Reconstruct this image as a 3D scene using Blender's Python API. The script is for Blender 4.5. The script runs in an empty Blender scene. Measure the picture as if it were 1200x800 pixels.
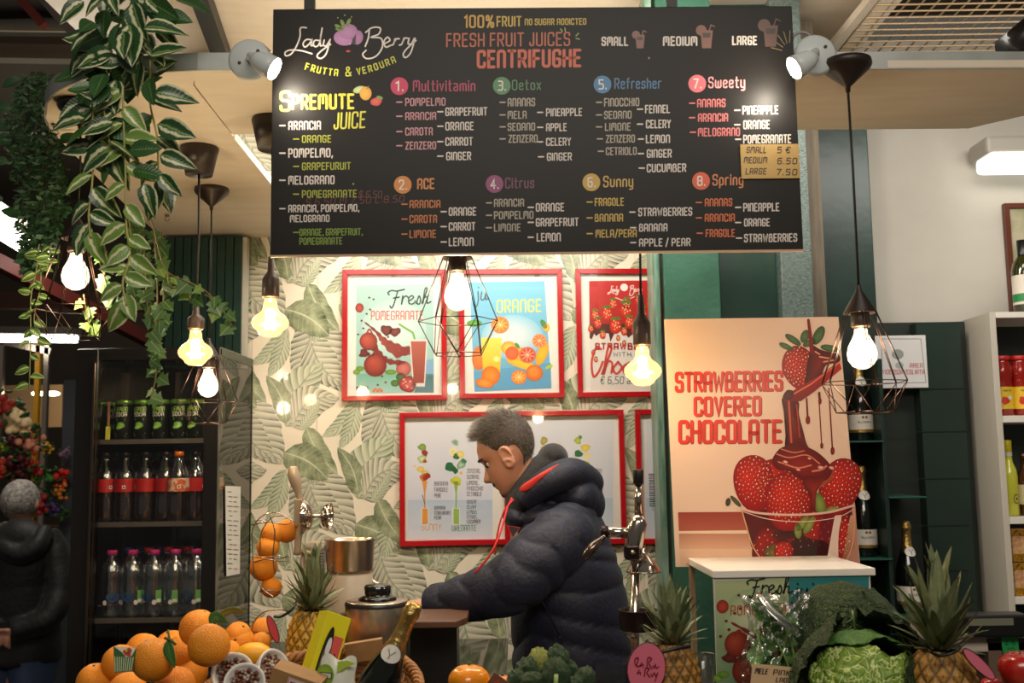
import bpy, bmesh, math, random
import numpy as np
from mathutils import Vector, Matrix, Euler
random.seed(7); rng = np.random.default_rng(7)
S = bpy.context.scene; C = S.collection
pi = math.pi
# ---------------------------------------------------------------- camera
CAM = Vector((0, 0, 1.7)); F = 1200.0
PITCH, ROLL = math.radians(6.5), math.radians(-0.85)
R3 = (Matrix.Rotation(math.radians(90) + PITCH, 3, 'X') @ Matrix.Rotation(ROLL, 3, 'Z'))
cd = bpy.data.cameras.new('camera'); cam = bpy.data.objects.new('camera', cd); C.objects.link(cam)
cam.matrix_world = Matrix.Translation(CAM) @ R3.to_4x4()
cd.sensor_width = 36; cd.lens = 36; cd.clip_start = .05; cd.clip_end = 60
cd.dof.use_dof = True; cd.dof.focus_distance = 2.75; cd.dof.aperture_fstop = 5.0
S.camera = cam
# ---------------------------------------------------------------- world, exposure
w = bpy.data.worlds.new('world'); S.world = w; w.use_nodes = True
w.node_tree.nodes['Background'].inputs[0].default_value = (1.0, .92, .82, 1)
w.node_tree.nodes['Background'].inputs[1].default_value = .085
S.view_settings.view_transform = 'Standard'; S.view_settings.look = 'None'
S.view_settings.exposure = 0.0; S.view_settings.gamma = 1; S.view_settings.use_curve_mapping = False
S.cycles.use_denoising = True; S.cycles.max_bounces = 8; S.cycles.transparent_max_bounces = 24
S.cycles.sample_clamp_indirect = 4.0; S.cycles.caustics_reflective = False; S.cycles.caustics_refractive = False
def light(name, kind, loc, power, col, size=.1, size_y=None, target=None, spot=None, blend=.5, parent=None):
    l = bpy.data.lights.new(name, kind); l.energy = power; l.color = col
    if kind == 'AREA':
        l.size = size
        if size_y: l.shape = 'RECTANGLE'; l.size_y = size_y
    else: l.shadow_soft_size = size
    if spot: l.spot_size = math.radians(spot); l.spot_blend = blend
    o = bpy.data.objects.new(name, l); C.objects.link(o); o.location = loc
    if target is not None: o.rotation_euler = (Vector(target) - Vector(loc)).to_track_quat('-Z', 'Y').to_euler()
    if parent: o.parent = parent; o.matrix_parent_inverse = parent_inv(parent)
    return o
WARM = (1.0, .80, .56)
def parent_inv(p): return (Matrix.Translation(p.location) @ p.rotation_euler.to_matrix().to_4x4()).inverted()
# market hall lamps over the aisle (behind the camera) and the stall's own ceiling lamp behind the board
light('aisle_lamp', 'AREA', (.4, -.9, 3.7), 66, (1, .90, .77), 2.6, 1.0, target=(.3, 2.6, 1.0))
light('stall_lamp', 'AREA', (.05, 2.86, 3.05), 40, (1, .92, .80), 1.6, .25, target=(.0, 3.9, 1.9))
light('stall_lamp_side', 'AREA', (1.75, 2.95, 3.0), 9, (1, .95, .88), .9, .3, target=(1.8, 4.0, 2.0))
# ---------------------------------------------------------------- pixel geometry
def ray(px, py): return R3 @ Vector(((px - 600) / F, -(py - 400) / F, -1.0))
def P(px, py, Y): d = ray(px, py); return CAM + d * (Y / d.y)
def PZ(px, py, z): d = ray(px, py); return CAM + d * ((z - CAM.z) / d.z)
def ppm(Y): return F / Y
class Plane:            # upright plane: y = Y0 + x tan(psi)
    def __init__(s, Y0, deg): s.Y0 = Y0; s.a = math.radians(deg); s.t = math.tan(s.a)
    def hit(s, px, py):
        d = ray(px, py); k = s.Y0 / (d.y - s.t * d.x); return CAM + d * k
    def uv(s, px, py): p = s.hit(px, py); return (p.x / math.cos(s.a), p.z)
    def loc(s, u, v, off=0): return Vector((u * math.cos(s.a) + math.sin(s.a) * off, s.Y0 + u * math.sin(s.a) - math.cos(s.a) * off, v))
WALL = Plane(3.92, 3.6); BOARD = Plane(2.15, 1.1); POST = Plane(2.64, 1.2)
# ---------------------------------------------------------------- materials
def lin(c):
    f = lambda v: v / 12.92 if v <= .04045 else ((v + .055) / 1.055) ** 2.4
    return tuple(f(x / 255) for x in c) + (1,)
MC = {}
def M(name, col=(128, 128, 128), rough=.5, metal=0, noise=None, bump=None, coat=0, emit=None, trans=None, spec=None, sheen=0, sss=0, stretch=None, wave=None):
    if name in MC: return MC[name]
    m = bpy.data.materials.new(name); m.use_nodes = True; nt = m.node_tree; N = nt.nodes; Lk = nt.links
    b = N['Principled BSDF']; b.inputs['Base Color'].default_value = lin(col); b.inputs['Roughness'].default_value = rough
    b.inputs['Metallic'].default_value = metal; b.inputs['Coat Weight'].default_value = coat; b.inputs['Coat Roughness'].default_value = .08
    if spec is not None: b.inputs['Specular IOR Level'].default_value = spec
    if sheen: b.inputs['Sheen Weight'].default_value = sheen
    if sss: b.inputs['Subsurface Weight'].default_value = sss; b.inputs['Subsurface Scale'].default_value = .01
    tc = N.new('ShaderNodeTexCoord'); src = tc.outputs['Object']
    if stretch:
        mp = N.new('ShaderNodeMapping'); mp.inputs['Scale'].default_value = stretch; Lk.new(src, mp.inputs[0]); src = mp.outputs[0]
    if noise:
        sc, c2, lo, hi = noise
        n = N.new('ShaderNodeTexNoise'); n.inputs['Scale'].default_value = sc; n.inputs['Detail'].default_value = 5; Lk.new(src, n.inputs[0])
        r = N.new('ShaderNodeValToRGB'); r.color_ramp.elements[0].position = lo; r.color_ramp.elements[1].position = hi
        r.color_ramp.elements[0].color = lin(col); r.color_ramp.elements[1].color = lin(c2)
        Lk.new(n.outputs['Fac'], r.inputs[0]); Lk.new(r.outputs[0], b.inputs['Base Color'])
    if bump:
        sc, st = bump[:2]
        if len(bump) > 2 and bump[2] == 'v':
            n = N.new('ShaderNodeTexVoronoi'); n.inputs['Scale'].default_value = sc; out = n.outputs['Distance']
        else:
            n = N.new('ShaderNodeTexNoise'); n.inputs['Scale'].default_value = sc; n.inputs['Detail'].default_value = 4; out = n.outputs['Fac']
        Lk.new(src, n.inputs[0]); bp = N.new('ShaderNodeBump'); bp.inputs['Strength'].default_value = st; bp.inputs['Distance'].default_value = .01
        Lk.new(out, bp.inputs['Height']); Lk.new(bp.outputs[0], b.inputs['Normal'])
    if emit: b.inputs['Emission Color'].default_value = (*emit[0], 1); b.inputs['Emission Strength'].default_value = emit[1]
    MC[name] = m; return m
def attr_mat(name, rough=.45, coat=0, bump=None, spec=.5, sss=0):      # colour from a colour attribute (printing, rind pattern)
    if name in MC: return MC[name]
    m = M(name, rough=rough, coat=coat, bump=bump, spec=spec, sss=sss); nt = m.node_tree
    a = nt.nodes.new('ShaderNodeAttribute'); a.attribute_name = 'Col'; nt.links.new(a.outputs['Color'], nt.nodes['Principled BSDF'].inputs['Base Color']); return m
def thin_glass(name, tint=(1, 1, 1), extra=0.0, rough=.02, glow=None, pw_=4.5):
    if name in MC: return MC[name]
    m = bpy.data.materials.new(name); m.use_nodes = True; nt = m.node_tree; N = nt.nodes; Lk = nt.links
    N.remove(N['Principled BSDF']); out = N['Material Output']
    t = N.new('ShaderNodeBsdfTransparent'); t.inputs[0].default_value = (*tint, 1)
    g = N.new('ShaderNodeBsdfGlossy'); g.inputs['Roughness'].default_value = rough
    fr = N.new('ShaderNodeLayerWeight'); fr.inputs[0].default_value = .5
    pw = N.new('ShaderNodeMath'); pw.operation = 'POWER'; pw.inputs[1].default_value = pw_; Lk.new(fr.outputs['Facing'], pw.inputs[0])
    ad = N.new('ShaderNodeMath'); ad.operation = 'MULTIPLY_ADD'; ad.inputs[1].default_value = .9; ad.inputs[2].default_value = .04 + extra; ad.use_clamp = True
    mx = N.new('ShaderNodeMixShader'); Lk.new(pw.outputs[0], ad.inputs[0]); Lk.new(ad.outputs[0], mx.inputs[0]); Lk.new(t.outputs[0], mx.inputs[1]); Lk.new(g.outputs[0], mx.inputs[2])
    res = mx.outputs[0]
    if glow:
        e = N.new('ShaderNodeEmission'); e.inputs[0].default_value = (*glow[0], 1); e.inputs[1].default_value = glow[1]
        a2 = N.new('ShaderNodeAddShader'); Lk.new(res, a2.inputs[0]); Lk.new(e.outputs[0], a2.inputs[1]); res = a2.outputs[0]
    Lk.new(res, out.inputs[0]); MC[name] = m; return m
def emis(name, col, st):
    if name in MC: return MC[name]
    m = bpy.data.materials.new(name); m.use_nodes = True; nt = m.node_tree; nt.nodes.remove(nt.nodes['Principled BSDF'])
    e = nt.nodes.new('ShaderNodeEmission'); e.inputs[0].default_value = (*col, 1); e.inputs[1].default_value = st
    nt.links.new(e.outputs[0], nt.nodes['Material Output'].inputs[0]); MC[name] = m; return m
def leaf_mat(name, dark, light, vein, kind='plain', rough=.45, coat=0.0, scale=40, bumpst=.3):
    """leaf blades carry UV: U along the midrib, V across (0..1)."""
    if name in MC: return MC[name]
    m = bpy.data.materials.new(name); m.use_nodes = True; nt = m.node_tree; N = nt.nodes; Lk = nt.links
    b = N['Principled BSDF']; b.inputs['Roughness'].default_value = rough; b.inputs['Coat Weight'].default_value = coat
    uv = N.new('ShaderNodeUVMap'); sp = N.new('ShaderNodeSeparateXYZ'); Lk.new(uv.outputs[0], sp.inputs[0])
    def math_(op, a, bb=None, c=None):
        n = N.new('ShaderNodeMath'); n.operation = op
        for i, v in enumerate((a, bb, c)):
            if v is None: continue
            if isinstance(v, (int, float)): n.inputs[i].default_value = v
            else: Lk.new(v, n.inputs[i])
        return n.outputs[0]
    def ramp(x, stops):
        r = N.new('ShaderNodeValToRGB'); e = r.color_ramp.elements
        while len(e) < len(stops): e.new(.5)
        for k, (p_, c_) in enumerate(stops): e[k].position = p_; e[k].color = lin(c_)
        Lk.new(x, r.inputs[0]); return r.outputs[0]
    def mix(f, a, bb):
        n = N.new('ShaderNodeMixRGB'); Lk.new(f, n.inputs[0])
        for i, v in ((1, a), (2, bb)):
            if isinstance(v, tuple): n.inputs[i].default_value = lin(v)
            else: Lk.new(v, n.inputs[i])
        return n.outputs[0]
    U, V = sp.outputs[0], sp.outputs[1]
    av = math_('MULTIPLY', math_('ABSOLUTE', math_('SUBTRACT', V, .5)), 2.0)
    tc = N.new('ShaderNodeTexCoord'); no = N.new('ShaderNodeTexNoise'); no.inputs['Scale'].default_value = scale; no.inputs['Detail'].default_value = 4; Lk.new(tc.outputs['Object'], no.inputs[0])
    nz = no.outputs['Fac']
    # side veins: U minus a slant with |v|
    sv = math_('FRACT', math_('MULTIPLY', math_('SUBTRACT', U, math_('MULTIPLY', av, .16)), 11.0))
    tri = math_('ABSOLUTE', math_('SUBTRACT', sv, .5))          # .5 at the vein, 0 between
    veinf = math_('MULTIPLY', math_('GREATER_THAN', tri, .44), .55)
    mid = math_('LESS_THAN', av, .05)
    if kind == 'varieg':
        base = ramp(math_('ADD', V, math_('MULTIPLY', math_('SUBTRACT', nz, .5), .42)), [(0, dark), (.26, dark), (.32, light), (.40, light), (.46, dark), (.55, (120, 150, 80)), (.60, dark), (.86, dark), (.93, light), (1.0, light)])
        col = base
    elif kind == 'print_hatch':
        # watercolour leaf: pale blade, brush strokes of grey green between side veins, darker towards the tip half
        sv2 = math_('FRACT', math_('MULTIPLY', math_('SUBTRACT', U, math_('MULTIPLY', av, .22)), 9.0))
        t2 = math_('POWER', sv2, 1.6)
        f = math_('ADD', math_('MULTIPLY', math_('MULTIPLY', t2, math_('ADD', .45, math_('MULTIPLY', av, .6))), math_('ADD', .5, math_('MULTIPLY', nz, 1.1))), math_('MULTIPLY', math_('GREATER_THAN', V, .5), .12))
        col = mix(f, light, dark); col = mix(math_('MULTIPLY', mid, .6), col, vein)
    elif kind == 'print_dark':
        f = math_('ADD', math_('MULTIPLY', av, .35), math_('MULTIPLY', math_('SUBTRACT', nz, .35), 1.9)); f = math_('MULTIPLY', f, 1.0)
        fc = N.new('ShaderNodeClamp'); Lk.new(f, fc.inputs[0])
        col = mix(fc.outputs[0], light, dark); col = mix(math_('MULTIPLY', veinf, .5), col, vein); col = mix(math_('MULTIPLY', mid, .8), col, vein)
    else:
        col = mix(nz, dark, light); col = mix(veinf, col, vein) if kind != 'smooth' else col
        col = mix(math_('MULTIPLY', mid, .8), col, vein)
    Lk.new(col, b.inputs['Base Color'])
    if not kind.startswith('print'):
        bp = N.new('ShaderNodeBump'); bp.inputs['Strength'].default_value = bumpst; bp.inputs['Distance'].default_value = .002
        Lk.new(tri, bp.inputs['Height']); Lk.new(bp.outputs[0], b.inputs['Normal'])
    MC[name] = m; return m
# ---------------------------------------------------------------- objects
def setp(o, label=None, cat=None, group=None, kind=None):
    if label: o['label'] = label
    if cat: o['category'] = cat
    if group: o['group'] = group
    if kind: o['kind'] = kind
    return o
def thing(name, label, cat, loc=(0, 0, 0), rz=0, group=None, rot=None):
    o = bpy.data.objects.new(name, None); C.objects.link(o); o.location = loc; o.rotation_euler = rot if rot else (0, 0, rz); o.empty_display_size = .02
    return setp(o, label, cat, group)
def inst(name, mesh, parent=None, loc=(0, 0, 0), rot=(0, 0, 0), sc=1):
    o = bpy.data.objects.new(name, mesh); C.objects.link(o); o.parent = parent; o.location = loc; o.rotation_euler = rot
    o.scale = (sc, sc, sc) if isinstance(sc, (int, float)) else sc
    return o
def kids(o): return [c for c in bpy.data.objects if c.parent == o]
def copy_tree(o, parent=None):
    c = o.copy(); C.objects.link(c); c.parent = parent
    for ch in o.children: copy_tree(ch, c)
    return c
def dup(o, loc, rot=None, label=None, sc=None, group=None):
    c = copy_tree(o); c.location = loc
    if rot is not None: c.rotation_euler = rot
    if sc is not None: c.scale = (sc, sc, sc) if isinstance(sc, (int, float)) else sc
    if label: c['label'] = label
    if group: c['group'] = group
    return c
def cr(pts, n=8, closed=False):      # Catmull-Rom
    pts = [Vector(p) for p in pts]
    if len(pts) < 3: return [pts[0].lerp(pts[-1], i / n) for i in range(n + 1)] if len(pts) == 2 else pts
    out = []; L = len(pts); rngi = range(L if closed else L - 1)
    for i in rngi:
        p0 = pts[(i - 1) % L] if (closed or i > 0) else pts[0] * 2 - pts[1]
        p1 = pts[i]; p2 = pts[(i + 1) % L]
        p3 = pts[(i + 2) % L] if (closed or i + 2 < L) else pts[-1] * 2 - pts[-2]
        for k in range(n):
            t = k / n
            out.append(.5 * ((2 * p1) + (p2 - p0) * t + (2 * p0 - 5 * p1 + 4 * p2 - p3) * t * t + (3 * p1 - p0 - 3 * p2 + p3) * t ** 3))
    if not closed: out.append(pts[-1])
    return out
class MB:
    def __init__(s): s.v = []; s.f = []; s.sm = []; s.mi = []; s.uv = []; s.col = []; s.has_uv = False; s.has_col = False; s.m = 0
    def add(s, vs, fs, smooth=True, uvs=None, cols=None, mi=None):
        b = len(s.v); s.v += [tuple(v) for v in vs]; s.f += [tuple(b + i for i in f) for f in fs]
        s.sm += [smooth] * len(fs); s.mi += [s.m if mi is None else mi] * len(fs)
        s.uv += uvs if uvs else [(0, 0)] * len(vs); s.col += cols if cols else [(1, 1, 1, 1)] * len(vs)
        if uvs: s.has_uv = True
        if cols: s.has_col = True
        return s
    def box(s, a, b, mi=None):
        x0, y0, z0 = a; x1, y1, z1 = b
        return s.add([(x0, y0, z0), (x1, y0, z0), (x1, y1, z0), (x0, y1, z0), (x0, y0, z1), (x1, y0, z1), (x1, y1, z1), (x0, y1, z1)],
                     [(0, 3, 2, 1), (4, 5, 6, 7), (0, 1, 5, 4), (1, 2, 6, 5), (2, 3, 7, 6), (3, 0, 4, 7)], False, mi=mi)
    def obox(s, c, size, rot=(0, 0, 0), mi=None):
        R = Euler(rot).to_matrix(); c = Vector(c); h = [x / 2 for x in size]; vs = []
        for z in (-1, 1):
            for x, y in ((-1, -1), (1, -1), (1, 1), (-1, 1)): vs.append(c + R @ Vector((x * h[0], y * h[1], z * h[2])))
        return s.add(vs, [(0, 3, 2, 1), (4, 5, 6, 7), (0, 1, 5, 4), (1, 2, 6, 5), (2, 3, 7, 6), (3, 0, 4, 7)], False, mi=mi)
    def beam(s, a, b, w, h, up=(0, 0, 1), mi=None):
        a = Vector(a); b = Vector(b); d = (b - a).normalized(); sd = d.cross(Vector(up)); sd.normalize(); u = sd.cross(d); vs = []
        for p in (a, b):
            for x, y in ((-1, -1), (1, -1), (1, 1), (-1, 1)): vs.append(p + sd * x * w / 2 + u * y * h / 2)
        return s.add(vs, [(0, 3, 2, 1), (4, 5, 6, 7), (0, 1, 5, 4), (1, 2, 6, 5), (2, 3, 7, 6), (3, 0, 4, 7)], False, mi=mi)
    def lathe(s, prof, n=24, M4=None, smooth=True, cap=True, mi=None, cols=None):
        """prof: (r,z) list; axis +Z, M4 optional transform"""
        vs = []; fs = []; cl = []; uvs = []
        for k, (r, z) in enumerate(prof):
            for i in range(n):
                a = 2 * pi * i / n; p = Vector((r * math.cos(a), r * math.sin(a), z)); vs.append(M4 @ p if M4 else p)
                if cols: cl.append(cols[k])
        L = len(prof)
        for k in range(L - 1):
            for i in range(n): fs.append((k * n + i, k * n + (i + 1) % n, (k + 1) * n + (i + 1) % n, (k + 1) * n + i))
        if cap:
            if prof[0][0] > 1e-5: fs.append(tuple(reversed(range(n))))
            if prof[-1][0] > 1e-5: fs.append(tuple(range((L - 1) * n, L * n)))
        return s.add(vs, fs, smooth, cols=cl or None, mi=mi)
    def cyl(s, a, b, r, n=12, r2=None, smooth=True, mi=None):
        a = Vector(a); b = Vector(b); q = (b - a).to_track_quat('Z', 'Y').to_matrix().to_4x4(); M4 = Matrix.Translation(a) @ q
        L = (b - a).length; r2 = r if r2 is None else r2
        return s.lathe([(r, 0), (r2, L)], n, M4, smooth, mi=mi)
    def tube(s, pts, r, n=6, closed=False, flat=1.0, upv=None, mi=None):
        pts = [Vector(p) for p in pts]; L = len(pts)
        rr = r if isinstance(r, (list, tuple)) else [r] * L
        vs = []; fs = []; prev = None
        for i, p in enumerate(pts):
            if closed: d = pts[(i + 1) % L] - pts[i - 1]
            else: d = pts[min(i + 1, L - 1)] - pts[max(i - 1, 0)]
            if d.length < 1e-9: d = Vector((0, 0, 1))
            d.normalize()
            if upv is not None: sd = d.cross(Vector(upv))
            elif prev is None: sd = d.cross(Vector((0, 0, 1)) if abs(d.z) < .9 else Vector((1, 0, 0)))
            else: sd = prev - d * prev.dot(d)
            if sd.length < 1e-6: sd = d.cross(Vector((1, 0, 0)) if abs(d.x) < .9 else Vector((0, 1, 0)))
            sd.normalize(); prev = sd; u = d.cross(sd)
            for k in range(n):
                a = 2 * pi * k / n; vs.append(p + sd * math.cos(a) * rr[i] + u * math.sin(a) * rr[i] * flat)
        for i in range(L if closed else L - 1):
            j = (i + 1) % L
            for k in range(n): fs.append((i * n + k, i * n + (k + 1) % n, j * n + (k + 1) % n, j * n + k))
        if not closed: fs.append(tuple(reversed(range(n)))); fs.append(tuple(range((L - 1) * n, L * n)))
        return s.add(vs, fs, True, mi=mi)
    def ball(s, c, r, nu=16, nv=10, rot=None, mi=None, fn=None):
        r = (r, r, r) if isinstance(r, (int, float)) else r; c = Vector(c); vs = []; fs = []
        R = Euler(rot).to_matrix() if rot else None
        for j in range(nv + 1):
            t = pi * j / nv
            for i in range(nu):
                a = 2 * pi * i / nu; p = Vector((math.sin(t) * math.cos(a), math.sin(t) * math.sin(a), math.cos(t)))
                if fn: p = p * fn(p)
                p = Vector((p.x * r[0], p.y * r[1], p.z * r[2]))
                vs.append(c + (R @ p if R else p))
        for j in range(nv):
            for i in range(nu): fs.append((j * nu + i, (j + 1) * nu + i, (j + 1) * nu + (i + 1) % nu, j * nu + (i + 1) % nu))
        return s.add(vs, fs, True, mi=mi)
    def grid(s, fn, nu, nv, smooth=True, mi=None, colfn=None):
        vs = []; uvs = []; fs = []; cl = []
        for i in range(nu + 1):
            for j in range(nv + 1):
                u = i / nu; v = j / nv; vs.append(fn(u, v)); uvs.append((u, v))
                if colfn: cl.append(colfn(u, v))
        for i in range(nu):
            for j in range(nv):
                a = i * (nv + 1) + j; fs.append((a, a + nv + 1, a + nv + 2, a + 1))
        return s.add(vs, fs, smooth, uvs, cols=cl or None, mi=mi)
    def prism(s, pts, z0, z1, M4=None, mi=None):
        n = len(pts); vs = [Vector((x, y, z0)) for x, y in pts] + [Vector((x, y, z1)) for x, y in pts]
        if M4: vs = [M4 @ v for v in vs]
        return s.add(vs, [tuple(reversed(range(n))), tuple(range(n, 2 * n))] + [(i, (i + 1) % n, n + (i + 1) % n, n + i) for i in range(n)], False, mi=mi)
    def loft(s, pts, rad, side, n=20, cap=True, mod=None, mi=None):
        """pts: centre line; rad: (r_side, r_other) per point; side: vector giving the first axis"""
        pts = [Vector(p) for p in pts]; L = len(pts); vs = []; fs = []
        for i, p in enumerate(pts):
            d = (pts[min(i + 1, L - 1)] - pts[max(i - 1, 0)]).normalized(); sd = Vector(side) - d * Vector(side).dot(d); sd.normalize(); u = d.cross(sd)
            for k in range(n):
                a = 2 * pi * k / n; m_ = mod(i, a) if mod else 0
                vs.append(p + sd * math.cos(a) * (rad[i][0] + m_) + u * math.sin(a) * (rad[i][1] + m_))
        for i in range(L - 1):
            for k in range(n): fs.append((i * n + k, i * n + (k + 1) % n, (i + 1) * n + (k + 1) % n, (i + 1) * n + k))
        if cap: fs.append(tuple(reversed(range(n)))); fs.append(tuple(range((L - 1) * n, L * n)))
        return s.add(vs, fs, True, mi=mi)
    def mesh(s, name, mats, xf=None):
        me = bpy.data.meshes.new(name); vs = s.v
        if xf is not None: vs = [tuple(xf @ Vector(v)) for v in vs]
        me.from_pydata(vs, [], s.f)
        mats = mats if isinstance(mats, (list, tuple)) else [mats]
        for m in mats: me.materials.append(m)
        me.polygons.foreach_set('use_smooth', s.sm); me.polygons.foreach_set('material_index', s.mi)
        if s.has_uv:
            uvl = me.uv_layers.new(name='UVMap'); li = np.zeros(len(me.loops), dtype=np.int32); me.loops.foreach_get('vertex_index', li)
            uvl.data.foreach_set('uv', np.array(s.uv, dtype=np.float32)[li].ravel())
        if s.has_col:
            ca = me.color_attributes.new('Col', 'FLOAT_COLOR', 'POINT'); ca.data.foreach_set('color', np.array(s.col, dtype=np.float32).ravel())
        me.update(); return me
    def build(s, name, mats, parent=None, loc=(0, 0, 0), rot=(0, 0, 0), world=False, bevel=0, solid=0, sub=0, label=None, cat=None, group=None, kind=None):
        """world=True: vertices are world coordinates, made local to the parent"""
        xf = parent_inv(parent) if (world and parent is not None) else None
        o = bpy.data.objects.new(name, s.mesh(name, mats, xf)); C.objects.link(o); o.parent = parent; o.location = loc; o.rotation_euler = rot
        if solid: md = o.modifiers.new('s', 'SOLIDIFY'); md.thickness = solid; md.offset = 0
        if bevel: md = o.modifiers.new('b', 'BEVEL'); md.width = bevel; md.segments = 2; md.limit_method = 'ANGLE'
        if sub: md = o.modifiers.new('u', 'SUBSURF'); md.levels = sub; md.render_levels = sub
        return setp(o, label, cat, group, kind)
def struct(mb, name, mat, **k): return mb.build(name, mat, kind='structure', **k)
def remesh(o, voxel, smooth=4, fac=.5):     # voxel remesh then smooth, baked into new mesh data
    md = o.modifiers.new('r', 'REMESH'); md.mode = 'VOXEL'; md.voxel_size = voxel; md.use_smooth_shade = True
    if smooth: ms = o.modifiers.new('s', 'SMOOTH'); ms.factor = fac; ms.iterations = smooth
    dg = bpy.context.evaluated_depsgraph_get(); dg.update(); me = bpy.data.meshes.new_from_object(o.evaluated_get(dg))
    mats = list(o.data.materials); o.modifiers.clear(); o.data = me
    if not me.materials:
        for m in mats: me.materials.append(m)
    return o
# ---------------------------------------------------------------- stroke lettering
def arc_pts(pl, r, closed=False):
    pts = [Vector(p) for p in pl]; n = len(pts); out = []
    for i, p in enumerate(pts):
        if not closed and (i == 0 or i == n - 1): out.append(p); continue
        a = pts[i - 1] - p; b = pts[(i + 1) % n] - p; k = min(r, a.length * .49, b.length * .49)
        if k < 1e-4: out.append(p); continue
        A = p + a.normalized() * k; B = p + b.normalized() * k
        for t in (0, .25, .5, .75, 1): out.append(A.lerp(p, t).lerp(p.lerp(B, t), t))
    return out
GS = """A .44 0,0 0,1 .44,1 .44,0|0,.42 .44,.42
B .44 0,0 0,1 .38,1 .38,.54 0,.54|0,.54 .44,.54 .44,0 0,0
C .44 .44,.74 .44,1 0,1 0,0 .44,0 .44,.26
D .44 0,0 0,1 .44,1 .44,0 z
E .38 .38,1 !0,1 !0,0 .38,0|0,.52 .32,.52
F .36 0,0 !0,1 .36,1|0,.5 .32,.5
G .44 .44,.76 .44,1 0,1 0,0 .44,0 .44,.46 !.24,.46
H .44 0,0 0,1|.44,0 .44,1|0,.5 .44,.5
I .0 0,0 0,1
J .3 .3,1 .3,0 0,0 0,.25
K .44 0,0 0,1|.42,1 !0,.45|.12,.58 .44,0
L .36 0,1 !0,0 .36,0
M .6 0,0 0,1 .6,1 .6,0|.3,1 .3,.4
N .44 0,0 0,1 .44,1 .44,0
O .44 0,0 0,1 .44,1 .44,0 z
P .44 0,0 !0,1 .44,1 .44,.44 0,.44
Q .44 0,0 0,1 .44,1 .44,0 z|.3,.2 .5,-.1
R .44 0,0 !0,1 .44,1 .44,.48 0,.48|.22,.48 .44,0
S .42 .42,.78 .42,1 0,1 0,.52 .42,.52 .42,0 0,0 0,.22
T .44 0,1 .44,1|.22,1 .22,0
U .44 0,1 0,0 .44,0 .44,1
V .44 0,1 !.22,0 .44,1
W .62 0,1 !.14,0 !.31,.75 !.48,0 .62,1
X .44 0,1 .44,0|0,0 .44,1
Y .44 0,1 !.22,.5 .44,1|.22,.5 .22,0
Z .42 0,1 !.42,1 !0,0 .42,0
0 .44 0,0 0,1 .44,1 .44,0 z
1 .16 0,.84 !.16,1 .16,0
2 .42 0,.78 0,1 .42,1 .42,.6 !0,0 .42,0
3 .42 0,1 .42,1 .42,0 0,0|.1,.53 .4,.53
4 .44 .3,0 !.3,1 !0,.3 .44,.3
5 .42 .4,1 !0,1 !0,.56 .42,.56 .42,0 0,0
6 .42 .42,1 0,1 0,0 .42,0 .42,.56 0,.56
7 .42 0,1 !.42,1 .12,0
8 .42 0,0 0,1 .42,1 .42,0 z|0,.52 .42,.52
9 .42 .42,.45 0,.45 0,1 .42,1 .42,0 0,0
a .36 0,.7 .36,.7 .36,0|.36,.38 0,.38 0,0 .36,0
b .36 0,1 0,0 .36,0 .36,.7 0,.7
c .34 .34,.5 .34,.7 0,.7 0,0 .34,0 .34,.2
d .36 .36,1 .36,0 0,0 0,.7 .36,.7
e .36 .34,.12 .34,0 0,0 0,.7 .36,.7 .36,.36 0,.36
f .28 .28,1 .1,1 .1,0|0,.68 .26,.68
g .36 .36,0 0,0 0,.7 .36,.7 .36,-.28 0,-.28
h .36 0,0 0,1|0,.7 .36,.7 .36,0
i .0 0,0 0,.7|0,.88 0,.98
k .34 0,0 0,1|.32,.7 !0,.3|.1,.4 .34,0
l .12 0,1 0,0 .12,0
m .6 0,0 0,.7 .6,.7 .6,0|.3,.7 .3,0
n .36 0,0 0,.7 .36,.7 .36,0
o .36 0,0 0,.7 .36,.7 .36,0 z
p .36 0,-.28 0,.7 .36,.7 .36,0 0,0
r .26 0,0 0,.7 .26,.7
s .34 .34,.55 .34,.7 0,.7 0,.36 .34,.36 .34,0 0,0 0,.14
t .28 .1,1 .1,0 .28,0|0,.68 .26,.68
u .36 0,.7 0,0 .36,0 .36,.7
v .36 0,.7 !.18,0 .36,.7
w .54 0,.7 0,0 .54,0 .54,.7|.27,0 .27,.6
x .34 0,.7 .34,0|0,0 .34,.7
y .36 0,.7 0,0 .36,0|.36,.7 .36,-.28 .05,-.28
z .34 0,.7 !.34,.7 !0,0 .34,0
- .3 0,.46 .3,.46
, .05 .06,.1 0,-.14
. .02 0,0 0,.06
: .02 0,.08 0,.16|0,.6 0,.68
/ .3 0,-.1 .3,1.1
% .6 .5,1 .1,0|0,.6 0,1 .2,1 .2,.6 z|.4,0 .4,.4 .6,.4 .6,0 z
& .5 .5,0 !.08,.72 .08,1 .36,1 .36,.72 0,.35 0,0 .36,0 .5,.4
€ .44 .44,.8 .44,1 .08,1 .08,0 .44,0 .44,.2|-.05,.6 .3,.6|-.05,.42 .3,.42
$ .42 .42,.78 .42,1 0,1 0,.52 .42,.52 .42,0 0,0 0,.22|.2,1.15 .2,-.15"""
GL = {}
for ln in GS.split('\n'):
    ch, wd, rest = ln.split(' ', 2); pls = []
    for part in rest.split('|'):
        tk = part.split(); cl = tk[-1] == 'z'
        if cl: tk = tk[:-1]
        pls.append(([(tuple(float(q) for q in t.lstrip('!').split(',')), t.startswith('!')) for t in tk], cl))
    GL[ch] = (float(wd), pls)
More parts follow.
